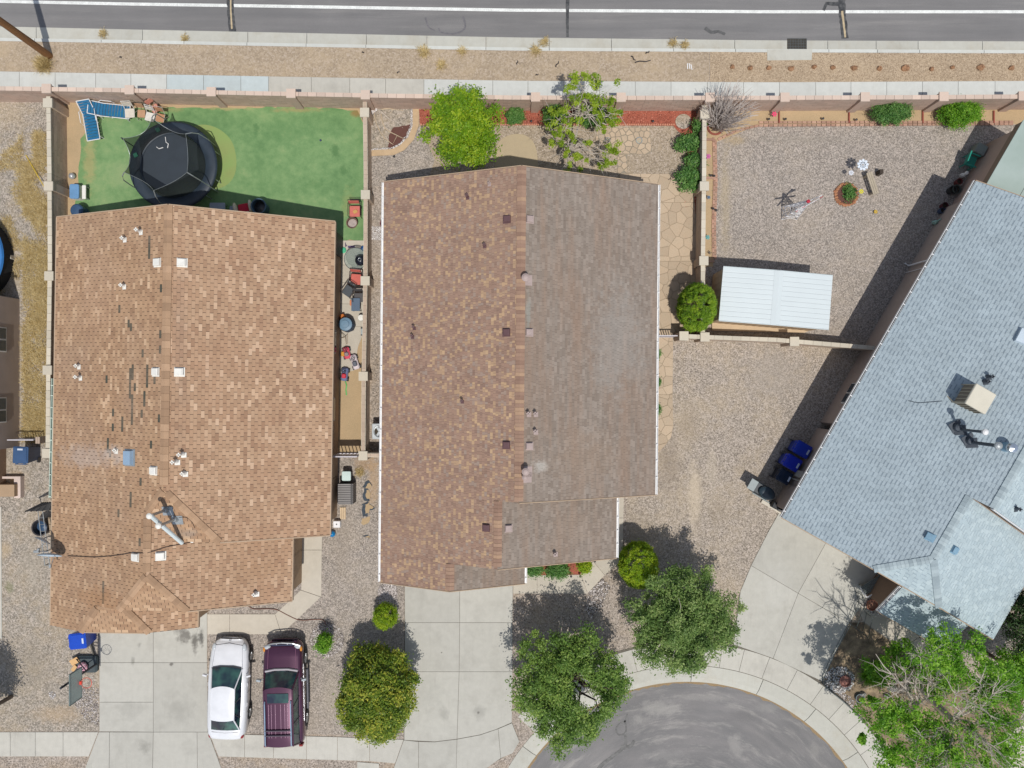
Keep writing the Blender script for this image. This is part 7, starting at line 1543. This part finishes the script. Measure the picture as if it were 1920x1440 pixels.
# gas grill at the grey house
t = thing('gas_grill', 'black and grey gas grill at the end of the row of carts', 'grill', cpos(1432, 921, .9), -math.radians(30)); q = MB(); q.rbox((0, 0, .55), (.9, .55, .5), .08); q.build('firebox', mat('enamel_dark', C(38, 48, 56), .4, .1), t); q = MB(); q.cs = True; q.blob((.18, 0, .85), (.42, .3, .16), 3, .02, 14, 6); q.build('hood', mat('hood_teal', C(46, 62, 72), .4, .1), t)
q = MB(); q.box((-.55, 0, .82), (.34, .5, .04)); q.build('side_shelf', mat('shelf_grey', C(150, 160, 160), .5), t); q = MB(); q.tube([(-.4, -.32, .84), (.5, -.32, .84)], .025, 6); q.build('handle', mat('shelf_grey', C(150, 160, 160), .5), t)
for a in (-.4, .4):
    for b2 in (-.2, .2): q = MB(); q.tube([(a, b2, 0), (a, b2, .5)], .025, 5); q.build('leg', m_dkp, t)
q = MB(); q.rbox((0, 0, .2), (.34, .3, .4), .05, -.5); tag(q.build('propane_box', mat('box_black', C(34, 38, 44), .6), org=None), 'small black box below the gas grill', 'box').location = G(1450, 946)
q = MB(); q.box((0, 0, .06), (1.5, .16, .12), -math.radians(30)); tag(q.build('kerb_board', mat('board_pale', C(214, 206, 190), .7), org=None), 'pale board between the grill and the corner of the grey house', 'board').location = G(1453, 954)
# back of grey house: things in the shade of the patio
t = thing('garden_chair', 'green plastic garden chair in the shade behind the grey house', 'chair', D.F.g(530, -782), rz=1.2); mg = mat('plastic_green', C(40, 150, 130), .4); q = MB(); q.rbox((0, 0, .42), (.5, .48, .04), .05); q.build('seat', mg, t); q = MB(); q.box((0, .26, .66), (.5, .05, .46), 0, Matrix.Rotation(-.25, 3, 'X')); q.build('backrest', mg, t)
for s_ in (-1, 1):
    q = MB(); q.box((s_ * .27, 0, .62), (.06, .5, .04)); q.build('arm', mg, t)
    for y in (-.2, .2): q = MB(); q.tube([(s_ * .24, y, 0), (s_ * .24, y, .42)], .03, 5); q.build('leg', mg, t)
q = MB(); q.rbox((0, 0, .3), (.5, .5, .6), .05, -.5); tag(q.build('storage_box', mat('box_greygreen', C(130, 138, 130), .7), org=None), 'grey green box beside the green garden chair', 'box').location = D.F.g(534, -808)
for e_, d_, r_, c_, lb in ((533, -742, .14, (110, 50, 46), 'small red brown pot, nearest the white figure'), (536, -727, .2, (84, 88, 80), 'wide dark planter in the row of pots'), (530, -722, .18, (50, 50, 48), 'black planter in the row of pots'), (532, -690, .14, (90, 40, 44), 'dark red pot near the corner of the grey roof'), (533, -680, .13, (70, 84, 110), 'blue grey pot next to the dark red one')):
    p = D.F.g(e_, d_); tub('flower_pot', lb, 'pot', 960 + p.x * PX, 720 - p.y * PX, r_, .3, mat('pot_%d' % d_, C(*c_), .7), m_pit, 16)
q = MB(); q.blob((0, 0, .2), (.13, .1, .22), 5, .15); q.blob((0, .02, .5), (.09, .09, .1), 6, .1); tag(q.build('garden_figure', m_vw, org=None), 'small white garden figure below the green chair', 'ornament').location = D.F.g(534, -757)
q = MB(); q.blob((0, 0, .2), (.12, .1, .2), 7, .2); q.tube([(0, 0, .2), (.1, .1, .5)], .03, 5); tag(q.build('garden_figure', mat('fig_mint', C(170, 206, 190), .6), org=None), 'pale green garden figure at the end of the pots', 'ornament').location = D.F.g(533, -655)
# porch rocker bench of the grey house
t = thing('porch_glider', 'white curved porch glider against the brown wall of the grey house', 'bench', D.F.g(766, -12), -math.radians(29.95) + math.pi / 2 - 2.05 + math.pi / 2); q = MB(); q.tube(smooth([(-.6, .25, .5), (-.62, -.1, .6), (-.5, -.25, .62), (.5, -.25, .62), (.62, -.1, .6), (.6, .25, .5)], 4), .035, 7); q.build('frame', m_white, t)
for k in range(6): q = MB(); q.box((0, -.18 + k * .075, .42), (1.1, .05, .02)); q.build('slat', mat('slat_grey', C(120, 130, 130), .6), t)
for x in (-.5, .5): q = MB(); q.box((x, 0, .2), (.05, .45, .4)); q.build('leg', m_galv, t)
tub('terracotta_bowl', 'terracotta bowl in the pebbles by the porch glider', 'pot', 1633, 1133, .26, .12, mat('terracotta', C(158, 104, 82), .8, .1), mat('terracotta_soil', C(164, 118, 98), .9), 20)
tub('terracotta_bowl', 'round reddish bowl in the black and white pebbles', 'pot', 1583, 1276, .26, .1, mat('terracotta_d', C(134, 92, 84), .8, .1), mat('terracotta_soil2', C(150, 104, 94), .9), 20)
tub('stone_basin', 'round blue grey basin in the shaded bed', 'basin', 1610, 1307, .2, .16, mat('basin', C(96, 112, 120), .6), m_pit, 20)
m_ed = mat('edging_metal', C(110, 118, 118), .6, .1)
def low_fence(label, pts, h=.3, name='low_fence', sp_=.5, m=None):
    t = thing(name, label, 'fence', G(*pts[0]), world=True); P_ = [G(x, y, h) for x, y in pts]; q = MB(); q.tube(P_, .018, 5); q.build('top_rail', m or m_ed, t); q = MB(); q.tube([p - Vector((0, 0, h * .8)) for p in P_], .014, 5); q.build('bottom_rail', m or m_ed, t)
    for a, c in zip(P_, P_[1:]):
        n = max(1, int((c - a).length / sp_))
        for i in range(n): p = a.lerp(c, i / n); q = MB(); q.tube([(p.x, p.y, 0), (p.x, p.y, h)], .015, 4); q.build('post', m or m_ed, t)
    return t
low_fence('low metal edging between the east driveway and the shaded bed', [(1592, 1166), (1560, 1225), (1541, 1268), (1542, 1282), (1560, 1298), (1585, 1318), (1612, 1345)], .22)
low_fence('dark metal wire screen at the corner of the east front walk', [(1603, 1108), (1607, 1128), (1592, 1168), (1614, 1186), (1622, 1148), (1609, 1133)], .75, sp_=.8, m=mat('screen_dark', C(78, 86, 84), .5))
for i, (x, y, w_, lb) in enumerate(((1672, 1290, .2, 'grey stone left of the elm trunk'), (1663, 1303, .16, 'blue grey stone below the spiky grass'), (1702, 1237, .3, 'large pale boulder beside the east front walk'), (1715, 1243, .22, 'pale stone right of the large boulder'), (1617, 1300, .14, 'small stone beside the round basin'))):
    q = MB(); q.blob((0, 0, .06), (w_ * 1.2, w_ * .8, .16), 200 + i, .2, 9, 5); o = q.build('boulder', mat('rock_grey', C(150, 148, 142), .9, .15, 5, local=True), org=None); o.location = G(x, y); tag(o, lb, 'rock')
# ------------------------------------------------------------------ basketball hoops corner
t = thing('basketball_hoop', 'portable basketball hoop with a grey backboard and orange rim beside the west driveway', 'hoop', G(184, 1243)); m_bb = mat('backboard', C(150, 166, 162), .3, .05, 2)
q = MB(); q.rbox((-.5, .0, .12), (1.1, .78, .24), .12); q.build('base', mat('base_black', C(66, 78, 82), .6, .1), t); q = MB(); q.tube([(0, 0, .1), (0, 0, 3.0)], .05, 8); q.build('pole', mat('pole_black', C(30, 34, 48), .5), t)
q = MB(); q.tube([(-.9, .3, .25), (-.02, .02, 1.0)], .025, 6); q.tube([(-.9, -.3, .25), (-.02, -.02, 1.0)], .025, 6); q.build('brace', mat('pole_black', C(30, 34, 48), .5), t)
q = MB(); q.box((.3, -.15, 2.4), (.04, 1.35, .9)); q.build('backboard', m_bb, t)
q = MB()
for y0, y1, z0, z1 in ((-.825, .525, 1.94, 1.96), (-.825, .525, 2.84, 2.87)): q.box((.3, (y0 + y1) / 2, z0), (.06, y1 - y0, .03))
for y in (-.82, .52): q.box((.3, y, 2.4), (.06, .03, .93))
q.build('backboard_frame', mat('bb_frame', C(96, 110, 108), .5), t)
for z in (2.2, 2.6): q = MB(); q.tube([(0, .04, z), (.28, .0, z - .05)], .022, 5); q.build('arm', mat('pole_black', C(30, 34, 48), .5), t)
q = MB(); q.ring((.62, -.12, 2.1), .23, .013, 24, 5); q.build('rim', mat('rim_orange', C(226, 84, 60), .4), t); q = MB(); q.box((.36, -.12, 2.08), (.1, .14, .1)); q.build('rim_bracket', mat('rim_orange2', C(236, 70, 50), .4), t)
q = MB()
for k in range(12):
    a, b2 = k * .5236, (k + 1) * .5236; q.tube([(.62 + .23 * math.cos(a), -.12 + .23 * math.sin(a), 2.1), (.62 + .15 * math.cos(b2), -.12 + .15 * math.sin(b2), 1.85), (.62 + .1 * math.cos(a), -.12 + .1 * math.sin(a), 1.65)], .006, 3)
q.build('net', mat('net_white', C(236, 232, 228), .8), t)
t = thing('cardboard', 'crumpled tan cardboard lying on the hoop base', 'cardboard', G(146, 1240, .24)); m_cb = mat('cardboard', C(220, 178, 126), .85)
q = MB(); q.box((0, .1, .03), (.42, .28, .03), .5, Matrix.Rotation(.15, 3, 'X')); q.build('flap', m_cb, t); q = MB(); q.box((-.02, -.22, .04), (.32, .18, .03), .9, Matrix.Rotation(-.2, 3, 'Y')); q.build('flap', m_cb, t)
q = MB(); q.cs = True; q.blob((0, 0, .16), (.22, .24, .16), 8, .1, 12, 7); o = q.build('backpack', mat('floral_pink', C(206, 120, 146), .8, .35, 14, 50, .4, C(236, 206, 214), local=True), org=None); tag(o, 'pink floral backpack lying on the hoop base', 'bag').location = G(164, 1246, .24)
q = MB(); q.tube([(0, 0, .03), (-.3, 1.0, .06)], .05, 6); q.box((-.2, .6, .05), (.3, .12, .06), .4); tag(q.build('folded_stand', mat('stand_grey', C(96, 92, 84), .7), org=None), 'grey folded stand lying above the hoop base', 'stand').location = G(178, 1232)
# ------------------------------------------------------------------ west side of the brown roofed house
m_dish = mat('dish_blue', C(182, 200, 214), .4, .05)
def dish(label, px, py, h, r, az=0, el=.25):
    p = P(px, py, h); t = thing('satellite_dish', label, 'satellite dish', (p.x, p.y, 0), az); M3 = Matrix.Rotation(math.pi / 2 - el, 3, 'X'); q = MB(); q.cs = True
    q.lathe([(r, .0), (r * .97, -.02), (r * .6, -.07), (.02, -.1), (.02, -.11), (r * .6, -.08), (r, -.015)], (0, 0, h), 28, M3, cap=False); q.build('reflector', m_dish, t)
    q = MB(); q.tube([(0, .12, 0), (0, .12, h - .1), (0, .05, h)], .025, 6); q.build('mast', m_galv, t); q = MB(); q.tube([(0, 0, h - r * .8), (0, -.45, h - .1)], .014, 5); q.box((0, -.45, h - .05), (.08, .14, .08)); q.build('feed_arm', m_galv, t); return t
dish('larger satellite dish, pale blue, hanging over the roof edge above the white cable', 93, 1042, 3.6, .47, 0, .3); dish('smaller grey blue satellite dish above the larger one', 79, 1014, 3.3, .34, -.45, .4)
t = thing('louvre_panel', 'black ribbed panel slanting off the west side of the brown roof', 'panel', G(95, 944), world=True); cs_ = [P(48, 959, 1.2), P(82, 942, 1.6), P(102, 941, 2.3), P(102, 957, 2.3)]
q = MB(); q.add([v for v in cs_] + [v - Vector((0, 0, .04)) for v in cs_], [[0, 3, 2, 1], [4, 5, 6, 7], [0, 1, 5, 4], [1, 2, 6, 5], [2, 3, 7, 6], [3, 0, 4, 7]]); q.build('sheet', mat('panel_dark', C(62, 60, 58), .6), t)
for k in range(6): q = MB(); u = k / 5; q.tube([cs_[1].lerp(cs_[2], u) + Vector((0, 0, .03)), cs_[0].lerp(cs_[3], u) + Vector((0, 0, .03))], .03, 5); q.build('rib', mat('rib_black', C(28, 28, 30), .5), t)
for x, y in ((48, 959), (100, 957)): q = MB(); a = P(x, y, 1.25 if x < 50 else 2.3); q.tube([(a.x, a.y, 0), a], .025, 5); q.build('leg', m_dkp, t)
t = thing('wood_ramp', 'long weathered wooden board beside the ladder', 'board', G(112, 990), world=True); q = MB(); q.prism(W2([(108, 965), (122, 965), (122, 1032), (116, 1032)]), .7, .75); q.build('board', mat('wood_weathered', C(170, 150, 124), .85, .15, 3, 30, .2), t)
q = MB(); q.box(G(118, 1000, .35), (.1, 1.4, .7)); q.build('support', m_barkd, t)
t = thing('ladder', 'thin metal ladder lying along the west wall', 'ladder', G(110, 1000), world=True); a0, a1, b0_, b1_ = P(71, 958, 1.2), P(84, 1060, 1.5), P(80, 958, 1.2), P(93, 1060, 1.5)
for u, v in ((a0, a1), (b0_, b1_)): q = MB(); q.tube([u, v], .02, 5); q.build('rail', m_galv, t)
for k in range(9): q = MB(); q.tube([a0.lerp(a1, k / 8), b0_.lerp(b1_, k / 8)], .014, 4); q.build('rung', m_galv, t)
q = MB()
for v in (a0, a1): q.tube([(v.x, v.y, 0), v], .02, 4)
q.build('stand', m_dkp, t)
tub('barrel', 'dark round barrel table under the ladder', 'barrel', 93, 984, .36, .75, mat('barrel_dark', C(50, 46, 48), .5), m_navy, 24, .95)
t = thing('camera_mount', 'small metal bracket with a lamp at the end of the ladder', 'bracket', P(84, 1034, 2.7).xy.to_3d()); q = MB(); q.tube([(0, 0, 0), (0, 0, 2.6), (-.3, 0, 2.7)], .02, 5); q.build('arm', m_dkp, t); q = MB(); q.box((-.35, 0, 2.7), (.24, .1, .08)); q.build('head', m_galv, t)
# litter on the verge
m_lit = mat('rubber_black', C(52, 50, 54), .8)
for i, (x, y, l_, a, lb) in enumerate(((1045, 121, .3, 1, 'small black scrap right of the straggly tree top, upper'), (1007, 141, .14, .3, 'small dark scrap low in the verge above the straggly tree'), (970, 118, .18, 1.3, 'thin dark scrap in the verge left of the straggly tree'), (1205, 116, .75, .1, 'long black rubber strip in the verge'), (1187, 110, .3, -.8, 'short black rubber strip left of the long one'), (1214, 99, .2, .5, 'black scrap near the kerb above the long strip'), (681, 99, .1, 0, 'black stone near the kerb above the turf yard'), (227, 108, .1, 0, 'small black stone in the verge above the loungers'), (747, 136, .14, .8, 'dark stone among the pebbles of the verge'))):
    q = MB(); q.tube([(-l_ / 2, 0, .02), (-l_ * .2, .03, .04), (l_ * .2, -.02, .03), (l_ / 2, .03, .02)], .03, 5, True, .02); o = q.build('litter', m_lit, org=None); o.location = G(x, y, .01); o.rotation_euler.z = a; tag(o, lb, 'litter', 'dark scraps on the verge')
q = MB()
for k in range(3): q.box((k * .09, R.uniform(-.04, .04), .02), (.04, .26, .01), .1 * k)
tag(q.build('litter', m_white, org=None), 'white torn paper in the verge left of the rock row', 'litter').location = G(1289, 125, .01)
tub('planter_bowl', 'pale round bowl set in the flagstone patio, left one', 'bowl', 1139, 263, .12, .05, m_galv, mat('bowl_in', C(170, 178, 160), .6), 18); tub('planter_bowl', 'pale round bowl set in the flagstone patio, right one', 'bowl', 1198, 264, .15, .05, m_galv, mat('bowl_in', C(170, 178, 160), .6), 18)
# ------------------------------------------------------------------ cars
m_rub = mat('tyre', C(44, 44, 46), .85, .1, 8, local=True); m_rim = mat('wheel_rim', C(176, 180, 184), .3, .05, metal=.7); m_cg = None
def car_glass():
    m, nt, b, N, L = new_mat('car_glass'); b.inputs['Base Color'].default_value = C(40, 66, 64); b.inputs['Roughness'].default_value = .04; b.inputs['Specular IOR Level'].default_value = .8
    p = posn(nt, True); n = noise(nt, p, 1.6, 2); L(mixc(nt, maprange(nt, n, .4, .65, 0, 1), C(34, 44, 62), C(64, 104, 96)), b.inputs['Base Color']); return m
m_cg = car_glass()
def loft(q, sts, sec):
    """sts: stations; sec(st) -> half section [(x,z)...] from bottom outside to top centre"""
    rings = []
    for st in sts:
        h = sec(st); full = [(-x, st[0], z) for x, z in h] + [(x, st[0], z) for x, z in h[::-1][1:]]; rings.append(full)
    m = len(rings[0]); q.add([p for r_ in rings for p in r_], [[i * m + k, i * m + k + 1, (i + 1) * m + k + 1, (i + 1) * m + k] for i in range(len(rings) - 1) for k in range(m - 1)] + [list(range(m)), list(range((len(rings) - 1) * m, len(rings) * m))[::-1]])
def wheels(t, W_, yf, yr, r):
    for y in (yf, yr):
        for s_ in (-1, 1):
            M3 = Matrix.Rotation(math.pi / 2, 3, 'Y'); q = MB(); q.cs = False; q.lathe([(r * .62, -.1), (r * .96, -.1), (r, -.07), (r, .07), (r * .96, .1), (r * .62, .1)], (s_ * (W_ - .08), y, r), 24, M3); w_ = q.build('wheel', m_rub, t)
            q = MB(); q.lathe([(r * .64, 0), (r * .6, .02), (.05, .03)], (s_ * (W_ + .0), y, r), 18, Matrix.Rotation(s_ * math.pi / 2, 3, 'Y'))
            for k in range(5): a = k * 1.2566; q.box((s_ * (W_ + .025), y + math.cos(a) * r * .32, r + math.sin(a) * r * .32), (.02, .05, r * .5), 0, Matrix.Rotation(-a + math.pi / 2, 3, 'X'))
            q.build('rim', m_rim, w_)
def glasshouse(t, base, top, zt, mbody, crown=.05, pil=.03, mid=None):
    """base/top: (yfront, yrear, halfw_front, halfw_rear, z_front, z_rear)"""
    bf, br, wf, wr, zf, zr = base; tf, tr, vf, vr = top
    BL = [Vector((s_ * w_, y, z)) for s_, w_, y, z in ((-1, wf, bf, zf), (1, wf, bf, zf), (1, wr, br, zr), (-1, wr, br, zr))]; TL = [Vector((s_ * w_, y, zt)) for s_, w_, y in ((-1, vf, tf), (1, vf, tf), (1, vr, tr), (-1, vr, tr))]
    def pane(name, a, b2, c, d, bow=.0, n=5):
        q = MB(); vs = []; nrm = (b2 - a).cross(d - a).normalized()
        for j in range(2):
            for i in range(n + 1):
                u = i / n; p = (a.lerp(b2, u) if j == 0 else d.lerp(c, u)); vs.append(p + Vector((0, bow * 4 * u * (1 - u), 0)))
        q.cs = True; q.add(vs, [[i, i + 1, n + 2 + i, n + 1 + i] for i in range(n)]); q.build(name, m_cg, t)
    pane('windshield', BL[0], BL[1], TL[1], TL[0], .12); pane('rear_window', BL[2], BL[3], TL[3], TL[2], -.07)
    pane('side_window', BL[1], BL[2], TL[2], TL[1]); pane('side_window', BL[3], BL[0], TL[0], TL[3])
    q = MB(); q.cs = True; n, m = 8, 8; vs = []
    for j in range(m + 1):
        v = j / m; y = tf + (tr - tf) * v; w_ = vf + (vr - vf) * v; bow = (.12 * (1 - v) - .07 * v)
        for i in range(n + 1): u = i / n; vs.append((w_ * 1.04 * (2 * u - 1), y + (bow if j in (0, m) else bow * .8 * abs(1 - 2 * v)) * 4 * u * (1 - u) * (1 if j < m / 2 else 1), zt + crown * (1 - (2 * u - 1) ** 4) * (1 - (2 * v - 1) ** 6) + .005))
    q.add(vs, [[j * (n + 1) + i, j * (n + 1) + i + 1, (j + 1) * (n + 1) + i + 1, (j + 1) * (n + 1) + i] for j in range(m) for i in range(n)]); q.build('roof', mbody, t)
    for k in range(4): q = MB(); q.tube([BL[k], BL[k].lerp(TL[k], .5) * 1.0, TL[k]], pil, 6); q.build('pillar', mbody, t)
    for a, c in ((TL[1], TL[2]), (TL[3], TL[0])): q = MB(); q.tube([a, c], pil, 6); q.build('roof_rail_edge', mbody, t)
    if mid:
        for s_ in (-1, 1):
            q = MB()
            for v in mid: q.tube([BL[0 if s_ < 0 else 1].lerp(BL[3 if s_ < 0 else 2], v), TL[0 if s_ < 0 else 1].lerp(TL[3 if s_ < 0 else 2], v)], .022, 5)
            q.build('door_pillar', m_lamp, t)
def paint(name, c, flake=.0, rough=.3):
    m, nt, b, N, L = new_mat(name); b.inputs['Base Color'].default_value = c; b.inputs['Roughness'].default_value = rough; b.inputs['Metallic'].default_value = flake; b.inputs['Coat Weight'].default_value = .6; b.inputs['Coat Roughness'].default_value = .06
    p = posn(nt, True); n = noise(nt, p, 2.5, 3); rgb = N('ShaderNodeRGB'); rgb.outputs[0].default_value = c; L(gain(nt, rgb.outputs[0], maprange(nt, n, .3, .7, .95, 1.05)), b.inputs['Base Color']); return m
# white sedan
cs = Vector((-521.5 / PX, -561 / PX, 0)); t = thing('parked_car', 'white sedan parked beside the west driveway', 'car', cs, math.radians(-1.2)); mw = paint('paint_white_car', C(232, 234, 238))
# station: y, halfwidth, z shoulder, z deck
S1 = [(2.24, .50, .46, .50), (2.16, .66, .56, .64), (1.98, .78, .62, .72), (1.7, .85, .67, .79), (1.3, .88, .72, .85), (.92, .89, .78, .93), (.4, .895, .84, .93), (-.4, .895, .86, .93), (-1.1, .89, .88, .96), (-1.6, .87, .9, 1.02), (-1.95, .83, .9, 1.03), (-2.15, .74, .86, 1.0), (-2.25, .6, .7, .82)]
q = MB(); q.cs = True; loft(q, S1, lambda s_: [(s_[1] * .86, .2), (s_[1] * .97, .34), (s_[1], s_[2] * .72), (s_[1] * .985, s_[2]), (s_[1] * .9, s_[2] + (s_[3] - s_[2]) * .62), (s_[1] * .72, s_[3]), (s_[1] * .35, s_[3] + .02), (0, s_[3] + .025)]); q.build('body', mw, t)
glasshouse(t, (1.02, -1.72, .70, .66, .93, 1.02), (.28, -1.12, .53, .52), 1.40, mw, mid=[.46, .8])
wheels(t, .88, 1.42, -1.2, .31)
for s_ in (-1, 1):
    q = MB(); q.cs = True; q.blob((s_ * .68, 1.86, .66), (.12, .26, .09), 3, .02, 10, 6); q.build('headlight', mat('headlight', C(200, 206, 210), .1, .1), t)
    q = MB(); q.cs = True; q.blob((s_ * .7, -2.05, .84), (.12, .14, .12), 4, .02, 10, 6); q.build('taillight', mat('taillight', C(150, 50, 50), .2), t)
    q = MB(); q.rbox((s_ * 1.0, .72, .96), (.2, .09, .12), .03, s_ * .25); q.tube([(s_ * .86, .75, .9), (s_ * .95, .73, .94)], .02, 5); q.build('mirror', mw, t)
    for y in (.25, -.65): q = MB(); q.rbox((s_ * .905, y, .78), (.02, .16, .03), .008); q.build('door_handle', mw, t)
q = MB(); q.box((0, 2.13, .6), (.62, .06, .08), 0, Matrix.Rotation(.5, 3, 'X')); q.build('grille', mat('grille_grey', C(120, 126, 130), .4), t)
q = MB(); q.ring((0, 2.17, .62), .045, .01, 12, 4); q.build('emblem', m_rim, t)
q = MB()
for s_ in (-1, 1): q.tube([(s_ * .62, 1.95, .74), (s_ * .66, 1.4, .86), (s_ * .7, 1.02, .93)], .006, 4)
q.build('hood_crease', mat('crease', C(176, 180, 184), .4), t)
q = MB(); q.tube([(-.6, -1.82, 1.035), (0, -1.86, 1.05), (.6, -1.82, 1.035)], .008, 4); q.tube([(-.62, 2.02, .7), (0, 2.12, .7), (.62, 2.02, .7)], .01, 4)
for s_ in (-1, 1):
    for y in (.95, -.1, -1.0): q.tube([(s_ * .9, y, .3), (s_ * .91, y, .82)], .008, 4)
q.build('panel_gap', m_lamp, t)
q = MB(); q.tube([(0, -1.55, 1.1), (0, -1.62, 1.2)], .015, 4); q.build('antenna', m_lamp, t)
q = MB(); q.tube([(-.66, 1.06, .94), (-.3, 1.13, .955), (.3, 1.13, .955), (.66, 1.06, .94)], .03, 5); q.build('cowl', m_lamp, t)
# purple SUV
cs = Vector((-418 / PX, -566 / PX, 0)); t = thing('parked_car', 'purple sport utility vehicle with a roof rack and sunroof', 'car', cs, math.radians(1.3)); mpu = paint('paint_purple', C(88, 50, 74), .4, .25)
S2 = [(2.32, .62, .52, .6), (2.26, .76, .62, .78), (2.1, .85, .76, .92), (1.7, .89, .84, 1.0), (1.2, .905, .9, 1.04), (1.0, .905, .94, 1.08), (.4, .91, .97, 1.08), (-.6, .91, .98, 1.08), (-1.4, .91, .98, 1.08), (-2.0, .9, .97, 1.08), (-2.2, .87, .95, 1.06), (-2.33, .78, .7, .9)]
q = MB(); q.cs = True; loft(q, S2, lambda s_: [(s_[1] * .88, .28), (s_[1] * .98, .42), (s_[1], s_[2] * .74), (s_[1] * .985, s_[2]), (s_[1] * .93, s_[2] + (s_[3] - s_[2]) * .7), (s_[1] * .78, s_[3]), (s_[1] * .35, s_[3] + .02), (0, s_[3] + .025)]); q.build('body', mpu, t)
glasshouse(t, (1.02, -2.2, .76, .76, 1.08, 1.08), (.48, -2.02, .64, .63), 1.7, mpu, .035, .04, mid=[.33, .62])
wheels(t, .9, 1.42, -1.35, .37)
for s_ in (-1, 1):
    q = MB(); q.cs = True; q.blob((s_ * .68, 2.12, .84), (.17, .13, .1), 3, .02, 10, 6); q.build('headlight', mat('headlight', C(200, 206, 210), .1, .1), t)
    q = MB(); q.cs = True; q.blob((s_ * .84, 2.02, .84), (.07, .13, .08), 4, .02, 8, 5); q.build('turn_signal', mat('amber', C(226, 150, 60), .2), t)
    q = MB(); q.box((s_ * .8, -2.3, .95), (.16, .08, .3)); q.build('taillight', mat('taillight', C(150, 50, 50), .2), t)
    q = MB(); q.rbox((s_ * 1.03, .72, 1.14), (.22, .1, .16), .03, s_ * .2); q.tube([(s_ * .86, .75, 1.05), (s_ * .95, .73, 1.1)], .025, 5); q.build('mirror', mat('mirror_shell', C(196, 206, 210), .2, metal=.4), t)
    q = MB(); q.tube([(s_ * .58, .0, 1.76), (s_ * .58, -.1, 1.8), (s_ * .58, -1.95, 1.8), (s_ * .58, -2.0, 1.74)], .03, 6); q.build('rack_rail', mat('rack_blue', C(150, 172, 196), .3, metal=.4), t)
    q = MB(); q.tube([(s_ * .97, .95, .38), (s_ * .97, -.9, .38)], .05, 6); q.build('running_board', mat('board_dark', C(90, 90, 100), .4), t)
    for y in (.2, -.75): q = MB(); q.rbox((s_ * .92, y, .9), (.02, .18, .04), .01); q.build('door_handle', m_rim, t)
    q = MB(); q.box((s_ * .915, 0, .8), (.02, 2.6, .05)); q.build('side_moulding', m_rim, t)
for y in (-1.3, -1.52): q = MB(); q.tube([(-.58, y, 1.81), (.58, y, 1.81)], .03, 6); q.build('rack_crossbar', mat('rack_dark', C(70, 60, 76), .4), t)
q = MB()
for x in (-.42, -.3, -.12, .12, .3, .42): q.box((x, -.9, 1.742), (.02, 1.5, .012))
q.build('roof_rib', mat('rib_light', C(160, 126, 146), .3, metal=.3), t)
q = MB(); q.rbox((0, .12, 1.742), (.96, .42, .02), .04); q.build('sunroof', m_cg, t)
q = MB(); q.box((0, 2.25, .84), (1.0, .08, .2), 0, Matrix.Rotation(.3, 3, 'X')); q.build('grille', mat('grille_dark', C(40, 44, 70), .4), t)
q = MB(); q.tube([(-.82, 2.18, .92), (-.5, 2.3, .96), (0, 2.34, .97), (.5, 2.3, .96), (.82, 2.18, .92)], .035, 6)
for x in (-.25, .25): q.box((x, 2.28, .86), (.04, .06, .2))
q.build('grille_trim', m_rim, t); q = MB(); q.ring((0, 2.31, .9), .055, .014, 14, 4, Matrix.Rotation(.9, 3, 'X')); q.build('emblem', m_rim, t)
q = MB(); q.tube([(-.74, 1.1, 1.09), (-.3, 1.18, 1.105), (.3, 1.18, 1.105), (.74, 1.1, 1.09)], .055, 6); q.build('cowl', mat('cowl_grey', C(176, 172, 178), .5), t)
for x in (-.45, .2): q = MB(); q.tube([(x, 1.12, 1.13), (x + .45, 1.02, 1.14)], .012, 4); q.build('wiper', m_lamp, t)
q = MB()
for s_ in (-1, 1): q.tube([(s_ * .62, 2.1, .96), (s_ * .64, 1.2, 1.08)], .01, 4)
q.build('hood_crease', mat('crease_purple', C(150, 104, 130), .3), t)
